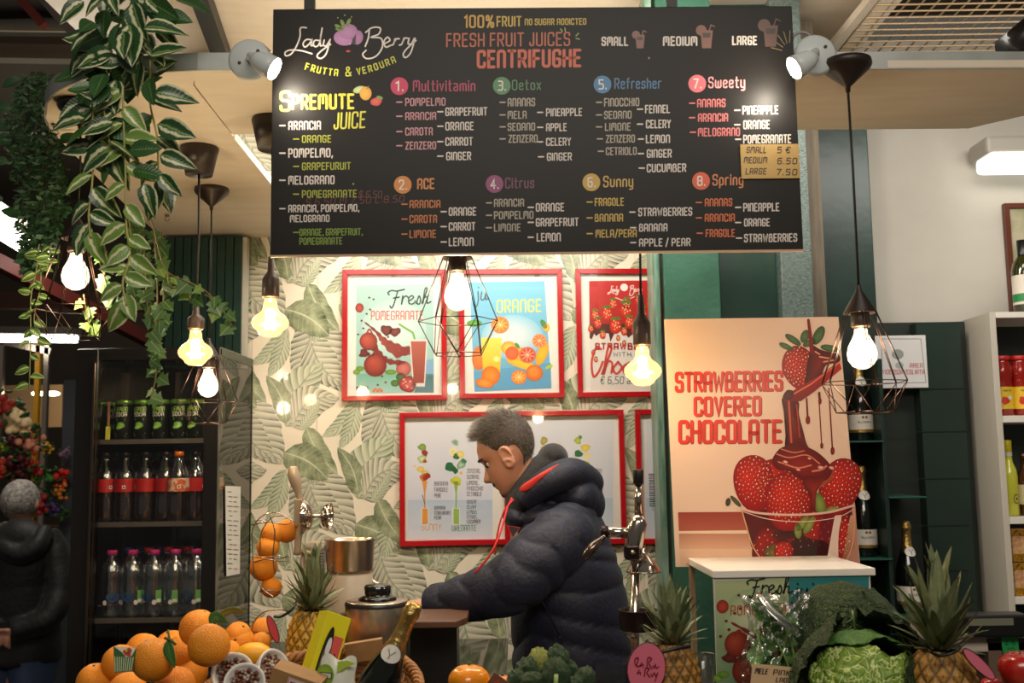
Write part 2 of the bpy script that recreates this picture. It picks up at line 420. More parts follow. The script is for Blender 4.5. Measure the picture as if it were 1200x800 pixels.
def glyph_lines(ch, fil=.17):
    out = []
    for pts, cl in GL[ch][1]:
        res = []; n = len(pts)
        for i, (p, sharp) in enumerate(pts):
            p = Vector((*p, 0))
            if sharp or (not cl and i in (0, n - 1)): res.append(p); continue
            a = Vector((*pts[i - 1][0], 0)) - p; b = Vector((*pts[(i + 1) % n][0], 0)) - p; k = min(fil, a.length * .49, b.length * .49)
            A = p + a.normalized() * k; B = p + b.normalized() * k
            for t in (0, .3, .7, 1): res.append(A.lerp(p, t).lerp(p.lerp(B, t), t))
        out.append((res, cl))
    return out
class Print:
    """flat printing: polygons in picture-like 2-D coordinates (y down) mapped by fn(x, y, layer) onto the printed thing"""
    def __init__(s, fn): s.fn = fn; s.mb = MB()
    def raw(s, pts, faces, cols, layer):
        s.mb.add([s.fn(x, y, layer) for x, y in pts], faces, True, cols=cols)
    def poly(s, pts, col, layer=1, col2=None):
        """col2: colour at the bottom"""
        ys = [p[1] for p in pts]; y0, y1 = min(ys), max(ys); c1 = lin(col); c2 = lin(col2) if col2 else c1
        cols = [tuple(a + (b - a) * ((y - y0) / (y1 - y0 + 1e-9)) for a, b in zip(c1, c2)) for x, y in pts]
        s.raw(pts, [tuple(range(len(pts)))], cols, layer)
    def rect(s, x0, y0, x1, y1, col, layer=1, col2=None): s.poly([(x0, y0), (x1, y0), (x1, y1), (x0, y1)], col, layer, col2)
    def blob(s, cx, cy, rx, ry, col, col2=None, rot=0, layer=1, off=(0, 0), n=20, wob=0, shape=None):
        """radial gradient: col in the middle (shifted by off), col2 at the rim"""
        c1 = lin(col); c2 = lin(col2 or col); ca, sa = math.cos(rot), math.sin(rot); P0 = []; cols = []
        ph = random.random() * 6
        for ring, k in ((0, 0), (1, .55), (2, 1.0)):
            for i in range(n if ring else 1):
                a = 2 * pi * i / n; q = 1 + wob * math.sin(3 * a + ph) + wob * .7 * math.sin(5 * a + ph * 2)
                if shape: q *= shape(a)
                x = rx * k * q * math.cos(a) + off[0] * (1 - k); y = ry * k * q * math.sin(a) + off[1] * (1 - k)
                P0.append((cx + x * ca - y * sa, cy + x * sa + y * ca)); t = {0: 0, 1: .45, 2: 1}[ring]
                cols.append(tuple(p + (q_ - p) * t for p, q_ in zip(c1, c2)))
        fs = [(0, 1 + i, 1 + (i + 1) % n) for i in range(n)] + [(1 + i, 1 + n + i, 1 + n + (i + 1) % n, 1 + (i + 1) % n) for i in range(n)]
        s.raw(P0, fs, cols, layer)
    def stroke(s, pts, wd, col, layer=1, closed=False, col2=None):
        pts = [Vector((p[0], p[1])) for p in pts]; L = len(pts); vs = []; cols = []; c1 = lin(col); c2 = lin(col2) if col2 else c1
        ww = wd if isinstance(wd, (list, tuple)) else [wd] * L
        if not closed and L > 1:      # extend ends a little for round-ish caps
            d = (pts[0] - pts[1]); d = d.normalized() if d.length > 1e-9 else d; pts = [pts[0] + d * ww[0] * .45] + pts
            d = (pts[-1] - pts[-2]); d = d.normalized() if d.length > 1e-9 else d; pts = pts + [pts[-1] + d * ww[-1] * .45]; ww = [ww[0] * .6] + list(ww) + [ww[-1] * .6]; L += 2
        for i in range(L):
            if closed: a = pts[i] - pts[i - 1]; b = pts[(i + 1) % L] - pts[i]
            else: a = pts[i] - pts[max(i - 1, 0)]; b = pts[min(i + 1, L - 1)] - pts[i]
            if a.length < 1e-9: a = b
            if b.length < 1e-9: b = a
            a = a.normalized(); b = b.normalized(); t = a + b
            if t.length < 1e-6: t = a
            t.normalize(); nn = Vector((-t.y, t.x)); k = 1 / max(.5, abs(nn.dot(Vector((-a.y, a.x))))); h = ww[i] * .5 * k
            vs += [tuple(pts[i] + nn * h), tuple(pts[i] - nn * h)]; q = i / max(1, L - 1); cc = tuple(p + (r - p) * q for p, r in zip(c1, c2)); cols += [cc, cc]
        fs = [(2 * i, 2 * i + 1, 2 * ((i + 1) % L) + 1, 2 * ((i + 1) % L)) for i in range(L if closed else L - 1)]
        s.raw(vs, fs, cols, layer)
    def curve(s, pts, wd, col, layer=1, n=6, **k): s.stroke([(v[0], v[1]) for v in cr([(p[0], p[1], 0) for p in pts], n)], wd, col, layer, **k)
    def text(s, txt, x0, x1, yb, h, col, wt=.15, layer=2, dy=0, slant=0, fil=.17, gap=.2):
        """fit txt between x0 and x1, baseline yb at x0 (yb+dy at x1), cap height h"""
        adv = 0; place = []
        for ch in txt:
            if ch == ' ': adv += .3; continue
            if ch not in GL: continue
            place.append((ch, adv)); adv += GL[ch][0] + gap + wt * .6
        tot = max(1e-6, adv - gap - wt * .6); kx = (x1 - x0 - wt * h * .8) / tot if x1 is not None else h; st = wt * h
        for ch, a in place:
            for ln, cl in glyph_lines(ch, fil):
                pts = []
                for v in ln:
                    X = x0 + st * .4 + (a + v.x) * kx; pts.append((X + slant * v.y * h, yb - st * .5 - v.y * (h - st) + dy * (X - x0) / max(1e-6, (x1 - x0) if x1 else 1)))
                s.stroke(pts, st, col, layer, closed=cl)
    def build(s, parent, name='print', mat=None, label=None):
        return s.mb.build(name, mat or attr_mat('printed_ink', .42), parent, label=label)
CURS = {   # hand-lettered words: strokes in a small picture frame (x, y down)
 'Fresh': (625, 550, 830, 690, [[(628, 588), (622, 575), (640, 563), (665, 566), (700, 556)], [(668, 566), (660, 600), (650, 640), (640, 662), (631, 650)], [(648, 606), (676, 600)],
   [(692, 592), (686, 640), (694, 605), (708, 594), (716, 602)], [(722, 622), (742, 604), (735, 592), (720, 606), (722, 636), (740, 638), (752, 622)],
   [(756, 636), (768, 594), (776, 618), (768, 640), (754, 632)], [(782, 634), (800, 580), (806, 552), (796, 556), (786, 636), (792, 606), (808, 600), (806, 634), (824, 626)]]),
 'juice': (0, 0, 200, 140, [[(20, 40), (22, 90), (10, 128), (-6, 112)], [(22, 14), (24, 18)], [(42, 42), (38, 84), (56, 84), (68, 42), (66, 84), (80, 80)], [(92, 42), (90, 84), (104, 80)], [(96, 14), (98, 18)],
   [(134, 48), (118, 46), (108, 70), (122, 86), (138, 74)], [(146, 68), (166, 52), (158, 42), (146, 58), (150, 86), (176, 76)]]),
 'Lady': (135, 120, 352, 280, [[(236, 130), (208, 132), (206, 170), (190, 215), (165, 252), (140, 262), (136, 246), (160, 235), (212, 238), (262, 252)], [(262, 187), (236, 186), (220, 205), (230, 221), (250, 205), (262, 187), (258, 213), (272, 213)],
   [(300, 190), (276, 190), (268, 210), (282, 219), (298, 200), (310, 132)], [(304, 160), (301, 212), (314, 212)], [(320, 188), (316, 212), (330, 214), (345, 190)], [(348, 185), (330, 250), (305, 274), (286, 264), (302, 242), (350, 208)]]),
 'Berry': (500, 120, 750, 280, [[(532, 135), (526, 180), (512, 218)], [(514, 152), (545, 130), (582, 132), (575, 160), (540, 175), (586, 180), (592, 222), (562, 264), (520, 275), (500, 256), (516, 236)],
   [(602, 205), (628, 190), (616, 175), (600, 195), (608, 221), (634, 212)], [(634, 212), (644, 208), (652, 182)], [(648, 198), (658, 183), (672, 182)], [(672, 212), (684, 206), (694, 178)], [(689, 194), (699, 179), (712, 180)],
   [(718, 180), (713, 205), (728, 205), (742, 180)], [(746, 180), (726, 245), (702, 270), (690, 256), (706, 230), (750, 190)]])}
def cursive(pr, word, x0, y0, x1, y1, wd, col, layer=2, only=None):
    a, b, c, d, st = CURS[word]
    for k, ln in enumerate(st):
        if only and k >= only: break
        pr.curve([(x0 + (x - a) / (c - a) * (x1 - x0), y0 + (y - b) / (d - b) * (y1 - y0)) for x, y in ln], wd, col, layer, n=5)
# ================================================================= SETTING
def PX(px, py, X): d = ray(px, py); return CAM + d * (X / d.x)
green_d = M('dark_green_paint', (26, 50, 43), .32, noise=(6, (32, 60, 50), .3, .7), bump=(25, .08))
green_l = M('mid_green_paint', (54, 96, 80), .35, noise=(9, (46, 84, 68), .35, .7), bump=(60, .15))
green_s = M('speckled_green_paint', (100, 112, 108), .25, noise=(90, (78, 94, 90), .4, .65), bump=(160, .35))
cream = M('cream_board', (230, 216, 196), .55, noise=(5, (220, 203, 180), .35, .75), bump=(8, .03), stretch=(1, 4, 1))
wallm = M('off_white_wall', (206, 200, 188), .8, noise=(3, (190, 184, 170), .35, .8), bump=(12, .1))
fasc = M('grey_metal_strip', (168, 172, 168), .4, metal=.35, noise=(12, (150, 152, 146), .4, .8))
dark = M('near_black_paint', (20, 18, 16), .5)
black = M('black_plastic', (18, 17, 17), .35)
white = M('white_laminate', (228, 222, 212), .35)
steel = M('brushed_steel', (205, 190, 172), .27, metal=1, bump=(14, .06), stretch=(18, 18, .4))
chrome = M('chrome', (200, 192, 182), .14, metal=1)
def quad_prism(name, px_pts, Y, depth, mat, **k):       # facade polygon at one depth, from picture corners, extruded backwards
    mb = MB(); p = [P(x, y, Y) for x, y in px_pts]; q = [v + Vector((0, depth, 0)) for v in p]; n = len(p)
    mb.add(p + q, [tuple(range(n)), tuple(reversed(range(n, 2 * n)))] + [(i, n + i, n + (i + 1) % n, (i + 1) % n) for i in range(n)], False)
    return mb.build(name, mat, **k)
struct(MB().box((-9, -3, -.1), (6, 14, 0)), 'floor', M('hall_floor', (70, 62, 54), .5, noise=(4, (52, 46, 40), .4, .7)))
# --- back wall with printed wallpaper, made of upright panels
papm = M('wallpaper_ground', (234, 222, 200), .28, noise=(4, (226, 213, 190), .3, .8), coat=.35)
wr = thing('wall_back', None, None, WALL.loc(0, 0), WALL.a); wr['kind'] = 'structure'
UL = WALL.uv(243, 500)[0]; UR = .98; PW = .246; u = UL; SEAM = []
useam = WALL.uv(372, 400)[0] - 3 * PW
edges = [UL] + [useam + PW * k for k in range(0, 12) if UL + .03 < useam + PW * k < UR - .03] + [UR]
for a, b in zip(edges, edges[1:]):
    MB().box((a + .0006, 0, 0), (b - .0006, .02, 3.3)).build('wallpaper_panel', papm, wr)
MB().box((UL - .02, .022, 0), (UR, .1, 3.3)).build('backing', M('seam_backing', (120, 115, 100), .8), wr)  # grey backing shows in the gaps between the panels
LM = {'d': leaf_mat('print_leaf_dark', (58, 76, 46), (176, 180, 142), (206, 208, 180), 'print_dark', .3, .35, scale=22),
      'h': leaf_mat('print_leaf_hatched', (74, 82, 68), (212, 206, 182), (120, 134, 112), 'print_hatch', .3, .35, scale=14),
      'p': leaf_mat('print_leaf_pale', (84, 104, 76), (204, 204, 176), (112, 128, 96), 'print_hatch', .3, .35, scale=9)}
MOT = [('h', (292, 470), (330, 544), 58, 8), ('h', (363, 380), (344, 442), 42, -7), ('h', (364, 396), (404, 452), 44, 9), ('p', (337, 382), (294, 428), 22, -7), ('p', (334, 390), (314, 442), 20, -4), ('p', (300, 440), (284, 486), 26, 5),
       ('p', (335, 500), (378, 424), 48, -9), ('d', (336, 496), (312, 440), 24, 6), ('h', (343, 500), (398, 466), 42, -15), ('d', (359, 500), (396, 556), 26, 5), ('d', (334, 362), (386, 394), 40, -6), ('p', (352, 504), (374, 468), 14, 2)]
gl = {k: MB() for k in LM}; li = 0
for i in range(-5, 9):
    for j in range(-5, 9):
        ox, oy = 83.5 * i - 85 * j, 84 * i + 84 * j
        if not (-140 < ox < 500 and -330 < oy < 480): continue
        for (kd, b, t, wd, bd) in MOT:
            bx, by, tx, ty = b[0] + ox, b[1] + oy, t[0] + ox, t[1] + oy
            if max(bx, tx) < 225 or min(bx, tx) > 800: continue
            li += 1; dx, dy = tx - bx, ty - by; L = math.hypot(dx, dy); nx, ny = -dy / L, dx / L; mb = gl[kd]
            lay = .0003 + .00002 * (li % 60) + .0012 * (MOT.index((kd, b, t, wd, bd)) / 12); ph = random.random() * 6
            def fn(u_, v_):
                ww = wd * .5 * (math.sin(pi * min(1, u_ ** .75)) ** .7 if 0 < u_ < 1 else 0) * (1 + .05 * math.sin(u_ * 22 + ph + (3 if v_ < .5 else 0)))
                o_ = (v_ - .5) * 2 * ww + bd * math.sin(pi * u_)
                uu, vv = WALL.uv(bx + dx * u_ + nx * o_, by + dy * u_ + ny * o_)
                return (min(max(uu, UL + .002), UR - .002), -lay, max(vv, .01))
            mb.grid(fn, 10, 6)
for k, nm in (('h', 'hatched'), ('p', 'pale'), ('d', 'dark')):
    o = gl[k].build('printed_leaves', LM[k], wr, kind='stuff')
# wall above stays the same; side returns: hall dark wall left of the paper
# --- green shutter box and dark column left of the paper
gs = thing('shutter_box', 'dark green ribbed metal shutter housing left of the wallpaper, above the drinks fridge', 'shutter', P(243, 430, 3.79))
mb = MB(); a = P(198, 276, 3.79); b = P(284, 431, 3.79); mb.box((a.x, 3.79, b.z), (b.x, 3.82, 2.54)); mb.build('backing', dark, gs, world=True)
n = 9
for k in range(n):
    x = a.x + (b.x - a.x) * (k + .5) / n; MB().box((x - .014, 3.765, b.z), (x + .014, 3.79, 2.54)).build('rib', green_d, gs, world=True)
MB().box((b.x - .006, 3.78, b.z), (b.x + .012, 3.82, 2.54)).build('edge_strip', M('pale_edge_strip', (190, 186, 172), .4), gs, world=True)
# --- right hand wall and ceiling
struct(MB().box((P(1000, 300, 4.1).x, 4.1, 0), (4.5, 4.2, 3.4)), 'wall_right', wallm)
struct(MB().box((.9, 4.02, 0), (P(1000, 300, 4.1).x, 4.2, 3.4)), 'wall_middle', green_d)
# green posts
for nm, lab, xa, xb, Y, m, yt in (
        ('post', 'broad mid green painted post directly above the left half of the strawberry poster', 778, 844, 3.3, green_l, 0),
        ('post', 'dark green post between the mid green post and the speckled post', 843, 911, 3.46, green_d, 0),
        ('post', 'narrow grey green speckled post at the lower right end of the menu board', 916, 953, 3.40, green_s, 0),
        ('post', 'slim bare grey wooden post between speckled post and dark green post', 951, 968, 3.6, M('weathered_wood', (140, 128, 108), .7, noise=(10, (112, 100, 84), .3, .7), stretch=(8, 8, .6)), 0),
        ('post', 'dark green post behind the cord of the right cage lamp', 966, 1026, 3.9, green_d, 0)):
    xl = P(xa, 330, Y).x; xr = P(xb, 330, Y).x
    o = MB().box((xl, Y, 0), (xr, min(Y + .16, 4.015), 3.28)).build(nm, m, bevel=.004, label=lab, cat='post', group='painted posts')
strip = MB().box((P(771, 500, 3.31).x, 3.315, 0), (P(779, 500, 3.31).x, 3.46, 3.28)).build('corner_strip', M('pale_green_strip', (128, 156, 140), .35, noise=(8, (60, 100, 84), .35, .65), stretch=(6, 6, .8)), bevel=.002, label='narrow pale green corner strip where the wallpaper ends', cat='trim')
# --- ceiling panels and mesh
zc = 3.3
cs = MB(); cs.box((-1.6, 2.4, zc), (1.28, 4.1, zc + .04)); co = cs.build('ceiling', cream); co['kind'] = 'structure'
o = MB().beam(PZ(226, -30, 3.26) , PZ(262, 70, 3.26), .06, .06).build('ceiling_bracket', dark, label='dark steel bracket at the ceiling above the left spotlight', cat='bracket')
o = MB().beam(PZ(1068, -40, 3.24), PZ(978, 66, 3.24), .11, .03).build('ceiling_batten', cream, label='pale diagonal board along the left edge of the ceiling mesh', cat='board')
mr = thing('ceiling_mesh', 'tan wire mesh panel in the ceiling at upper right', 'mesh', PZ(1100, 30, 3.22)); mb = MB()
p0 = PZ(985, 66, 3.22); xs0, xs1, ys0, ys1 = p0.x - .02, 3.2, 2.6, p0.y + .12
for k in range(34):
    y = ys1 - k * .052
    mb.cyl((xs0 - .0, y, 3.22), (xs1, y, 3.22), .0035, 5)
for k in range(40):
    x = xs0 + k * .052
    mb.cyl((x, ys0, 3.226), (x, ys1, 3.226), .0035, 5)
mb.build('wire_grid', M('tan_wire', (190, 165, 130), .5, metal=.3), mr, world=True, kind='stuff')
struct(MB().box((1.28, 2.0, 3.6), (4.5, 4.3, 3.64)), 'ceiling_upper', M('brown_ceiling', (112, 94, 74), .8, noise=(5, (90, 74, 58), .4, .7)))
o = MB(); o.cyl(P(1182, 62, 2.9), P(1215, 30, 2.9) + Vector((.05, 0, .03)), .05, 20); o.build('ceiling_speaker', black, label='black round fitting cut off at the right edge below the ceiling mesh', cat='fitting')
# --- canopy: flat board hung over the counter, one end rounded, open middle
ZC = 2.556
out = [(1260, 80), (232, 82), (175, 85), (115, 89), (88, 97), (66, 108), (56, 121), (54, 138), (60, 154), (92, 186), (126, 220), (160, 252), (183, 272), (205, 281)]
can = thing('canopy', 'large cream board canopy with rounded left end hung over the counter', 'canopy', PZ(600, 100, ZC))
def slab(name, px, z0, z1, mat, par):
    pts = [PZ(x, y, ZC) for x, y in px]; mb = MB(); mb.prism([(p.x, p.y) for p in pts], z0, z1); return mb.build(name, mat, par, world=True)
wy = lambda x: 281
A1 = [(232, 82), (175, 85), (115, 89), (88, 97), (66, 108), (56, 121), (54, 138), (60, 154), (92, 186), (126, 220), (160, 252), (183, 272), (205, 281), (371, 283), (318, 215), (271, 157), (226, 100)]
slab('soffit_panel', A1, ZC, ZC + .018, cream, can)
A2 = [(228, 82), (1260, 79), (1260, 122), (1200, 136), (1135, 151), (273, 158), (228, 100)]
slab('soffit_panel', A2, ZC + .001, ZC + .018, cream, can)
fr = [PZ(x, y, ZC) for x, y in [(1260, 80), (232, 82), (175, 85), (115, 89), (88, 97), (66, 108), (56, 121), (54, 138), (60, 154)]]
fr2 = []
for p in cr(fr[2:], 5): fr2.append(p)
fr = fr[:2] + fr2
mb = MB(); vs = []; fs = []
for i, p in enumerate(fr): 
    d = (fr[min(i + 1, len(fr) - 1)] - fr[max(i - 1, 0)]).normalized(); nn = Vector((d.y, -d.x, 0)) * -1
    if nn.y > 0 and i < 3: nn = -nn
    for off in (0, .004):
        for z in (ZC - .002, ZC + .038): vs.append((p.x + nn.x * off, p.y + nn.y * off, z))
for i in range(len(fr) - 1):
    b = i * 4; c = b + 4
    fs += [(b, c, c + 1, b + 1), (b + 2, b + 3, c + 3, c + 2), (b, b + 2, c + 2, c), (b + 1, c + 1, c + 3, b + 3)]
mb.add(vs, fs, False); mb.build('edge_strip', fasc, can, world=True)
for x, y in ((137, 77), (240, 75), (256, 77), (700, 72), (1092, 73), (98, 92), (76, 103)):
    p = PZ(x, 84 if x > 120 else y + 12, ZC); q = P(x, y, p.y - .004); MB().ball(q, (.003, .002, .003), 8, 6).build('screw', M('rust_screw', (70, 56, 44), .5), can, world=True)
for x, y in ((244, 170), (196, 251)):
    p = PZ(x, y, ZC); mb = MB(); mb.cyl(p, p - Vector((0, 0, .008)), .008, 8); mb.tube([p + Vector((.008 * math.cos(t), 0, -.016 + .008 * math.sin(t))) for t in np.linspace(1.6, 6.5, 9)], .0015, 5); mb.build('hook', M('brass_hook', (150, 130, 90), .3, metal=1), can, world=True)
# joint line between the boards is the gap between the two slabs
MB().beam(PZ(274, 158, ZC + .006), PZ(371, 279, ZC + .006), .004, .022).build('edge_band', white, can, world=True)
# --- left: market hall
hallw = M('hall_dark', (34, 26, 20), .8, noise=(2, (24, 18, 14), .4, .7))
struct(MB().box((-9, 11.0, 0), (-1.2, 11.1, 5)), 'wall_hall', hallw)
struct(MB().box((-9, 3.0, 4.6), (-1.25, 11.2, 4.7)), 'ceiling_hall', hallw)
struct(MB().box((P(205, 400, 4.3).x, 4.05, 0), (P(262, 400, 4.1).x, 4.3, 3.3)), 'wall_left', hallw)
beamc = M('beam_brown', (62, 50, 38), .7); redb = M('red_beam', (84, 26, 18), .6)
for lab, a, b, Ya, Yb, t, m in (
        ('brown horizontal roof beam seen at upper left, level with the leafy plant', (-30, 62), (215, 66), 6, 6, .09, M('beam_tan', (74, 62, 48), .7)),
        ('thin pale roof rail above the brown beam at upper left', (-30, 34), (200, 37), 5.6, 5.6, .02, M('beam_pale', (96, 84, 66), .6)),
        ('dark roof beam in the top left corner, near the thin rail', (-30, 48), (200, 50), 6.5, 6.5, .05, beamc),
        ('pale sloping strut at the top left beside the variegated plant', (48, -6), (98, 52), 5, 5, .05, M('strut_grey', (92, 82, 72), .6)),
        ('red sloping roof strut in the top left corner', (20, -6), (52, 30), 5.2, 5.2, .045, redb),
        ('long red sloping roof beam behind the left cage lamp', (-20, 298), (200, 412), 5.4, 6.6, .075, redb),
        ('dark brown roof beam just above the lower tube light', (-20, 352), (220, 356), 7.4, 7.4, .12, M('beam_redbrown', (66, 36, 26), .7)),
        ('brown roof beam behind the dark hanging fern', (-20, 150), (200, 152), 7, 7, .08, beamc)):
    MB().beam(P(*a, Ya), P(*b, Yb), t, t).build('roof_beam', m, label=lab, cat='beam', group='roof beams of the market hall')
tube = emis('tube_white', (1, .95, .86), 9)
for lab, a, b, Ya, Yb in (('bright white tube light slanting away at the left edge behind the fern', (-40, 243), (52, 302), 4.3, 5.6), ('thin white horizontal tube light below the left cage lamp', (-20, 396), (90, 397), 7.2, 7.2)):
    t = thing('tube_light', lab, 'ceiling light', P(*a, Ya)); t['group'] = 'tube lights in the hall'
    A, B = P(*a, Ya), P(*b, Yb); MB().beam(A + Vector((0, 0, .05)), B + Vector((0, 0, .05)), .16, .05).build('housing', M('grey_housing', (120, 115, 105), .5), t, world=True)
    MB().cyl(A, B, .028 if Ya > 7 else .045, 10).build('tube', tube, t, world=True)
light('hall_lamp', 'POINT', (-2.2, 4.9, 2.9), 40, (1, .9, .75), .15); light('hall_lamp_far', 'POINT', (-4.0, 8.4, 3.0), 70, (1, .85, .6), .2)
# stall across the aisle
st = thing('market_stall', 'silver and yellow framed market stall across the aisle', 'stall', P(40, 700, 7.6))
for x, m, wd_ in ((2, steel, .05), (46, M('yellow_trim', (206, 150, 30), .4), .035), (56, steel, .035)):
    p = P(x, 400, 7.6); MB().box((p.x - wd_ / 2, 7.58, 0), (p.x + wd_ / 2, 7.62, p.z + .02)).build('post', m, st, world=True)
a = P(-5, 398, 7.6); b = P(60, 412, 7.6); MB().beam(a, b, .04, .05).build('top_rail', steel, st, world=True)
a = P(-30, 452, 8.2); b = P(72, 500, 8.2); MB().box((a.x, 8.2, b.z), (b.x, 8.23, a.z)).build('back_panel', M('beige_panel', (190, 158, 118), .6), st, world=True)
a = P(-30, 560, 7.7); b = P(84, 560, 7.7); MB().box((a.x, 7.5, a.z - .9), (b.x, 8.0, a.z - .35)).build('counter_block', M('brown_block', (90, 60, 40), .6), st, world=True)
MB().box((a.x, 7.7, a.z - .01), (b.x, 8.1, a.z + .01)).build('shelf', beamc, st, world=True)
for k, (x, y) in enumerate(((45, 461), (62, 461))):
    p = P(x, y, 7.9); MB().ball(p, (.05, .05, .018), 14, 8).build('stall_lamp', emis('lamp_warm', (1, .8, .5), 14), label='small bright oval lamp over the far flower stall, ' + ('left one' if k == 0 else 'right one'), cat='lamp')
p = P(80, 445, 7.2); MB().box((p.x - .03, 7.2, .0), (p.x + .06, 7.3, p.z)).build('grey_door_post', M('blue_grey_paint', (70, 74, 80), .5), label='blue grey upright post just left of the drinks fridge', cat='post')
fl = [('bright cream', (255, 225, 170), 28, 492, 20), ('salmon and white', (226, 150, 120), 38, 520, 16), ('dark maroon', (92, 24, 30), 22, 520, 15), ('red cured', (170, 50, 34), 5, 478, 20), ('orange red', (200, 60, 30), 5, 548, 18),
      ('deep wine', (80, 16, 24), 28, 550, 18), ('crimson', (190, 30, 30), 40, 545, 14), ('yellow gold', (220, 170, 50), 56, 527, 9), ('leaf green', (60, 130, 50), 52, 560, 15), ('scarlet', (214, 44, 26), 70, 560, 13),
      ('amber', (220, 130, 40), 72, 577, 10), ('violet', (96, 60, 130), 60, 596, 12), ('pink', (206, 110, 120), 10, 590, 14), ('mauve', (150, 110, 140), 77, 530, 8), ('mixed green', (70, 110, 60), 72, 600, 10), ('rose red', (180, 40, 50), 46, 590, 14), ('apricot', (226, 160, 100), 34, 572, 10), ('lime', (170, 180, 50), 4, 520, 9)]
for k, (nm, c, x, y, r) in enumerate(fl):
    ctr = P(x, y, 6.9 + .04 * (k % 5)); t = thing('flower_bunch', nm + ' flower bunch on the far stall at left, ' + ('high up under the lamps' if y < 500 else 'in the middle tiers' if y < 555 else 'in the lowest tier'), 'flowers', ctr, group='bunches on the flower stall')
    m = M('bloom_' + nm.replace(' ', '_'), c, .6); mb = MB(); R = r / ppm(6.9)
    for q in range(16):
        d = Vector(rng.normal(size=3)).normalized() * R * random.uniform(.3, 1); mb.ball(d, R * random.uniform(.16, .34), 8, 6)
    mb.build('blossoms', m, t, kind='stuff'); mb = MB()
    for q in range(10):
        d = Vector(rng.normal(size=3)).normalized() * R; mb.ball(d, (R * .1, R * .25, R * .3), 6, 4, rot=(random.random() * 3, random.random() * 3, 0))
    mb.build('leaves', M('bunch_leaf', (46, 84, 40), .6), t, kind='stuff')
# --- counter
cm = M('counter_top', (92, 84, 76), .25, noise=(20, (60, 54, 48), .3, .7))
ct = thing('counter', 'long grey topped serving counter under the fruit display', 'counter', (0, 2.4, 0))
MB().box((-1.6, 1.9, 1.02), (2.6, 2.92, 1.06)).build('worktop', cm, ct, world=True, bevel=.004)
MB().box((-1.55, 1.95, 0), (2.55, 2.85, 1.02)).build('front_panel', dark, ct, world=True)
bc = thing('back_counter', 'low back counter behind the produce, black glossy top', 'counter', (-.6, 3.5, 0))
MB().box((-.975, 3.0, 1.03), (-.03, 3.82, 1.05)).build('worktop', M('black_gloss', (24, 24, 25), .08), bc, world=True)
MB().box((-.97, 3.02, 0), (-.05, 3.8, 1.03)).build('cabinet', dark, bc, world=True)
# ================================================================= MENU BOARD
def plane_thing(name, label, cat, pl, corners, th, mat, part=None, group=None, back=0):
    """rectangular flat thing on an upright plane from its picture corners (tl, tr, br, bl); returns root, u0,v0,u1,v1"""
    q = [pl.uv(*c) for c in corners]; u0 = (q[0][0] + q[3][0]) / 2; u1 = (q[1][0] + q[2][0]) / 2; v1 = (q[0][1] + q[1][1]) / 2; v0 = (q[2][1] + q[3][1]) / 2
    um = (u0 + u1) / 2; t = thing(name, label, cat, pl.loc(um, v0), pl.a, group); t['_q'] = 0; del t['_q']
    if part: MB().box((u0 - um, back, 0), (u1 - um, back + th, v1 - v0)).build(part, mat, t, bevel=.0015)
    return t, u0, v0, u1, v1
def pix_fn(pl, t_u, t_v, off=0.0, step=.00025):
    def fn(x, y, layer): u_, v_ = pl.uv(x, y); return (u_ - t_u, -off - step * layer, v_ - t_v)
    return fn
inkm = attr_mat('printed_ink', .42)
t, u0, v0, u1, v1 = plane_thing('menu_board', 'big black juice menu board with coloured lettering hung above the counter', 'sign', BOARD, [(318.5, 11), (928.5, 6.5), (941, 292), (318, 300)], .006, M('board_black', (24, 20, 17), .42, noise=(3, (20, 17, 14), .3, .8), spec=.22), 'panel')
MB().box((u0 - (u0 + u1) / 2, -.0006, -.003), (u1 - (u0 + u1) / 2, .007, .001)).build('edge_trim', M('tan_edge', (196, 160, 128), .5), t)
pr = Print(pix_fn(BOARD, (u0 + u1) / 2, v0))
WH = (226, 214, 204); GY = (176, 164, 146); YG = (166, 170, 44); GN = (124, 152, 38); PK = (206, 142, 150); SAL = (226, 118, 118); OR = (204, 116, 52); YL = (206, 172, 70); ORR = (222, 108, 48)
def row(txt, xd, x0, x1, yb, h, c, dx=6, wt=.14, dy=None): 
    sl = -.012 * (x1 - x0) if dy is None else dy
    if xd: pr.stroke([(xd, yb - h * .5), (xd + dx, yb - h * .5 - .05)], h * .17, c, 2)
    pr.text(txt, x0, x1, yb, h, c, wt, dy=sl)
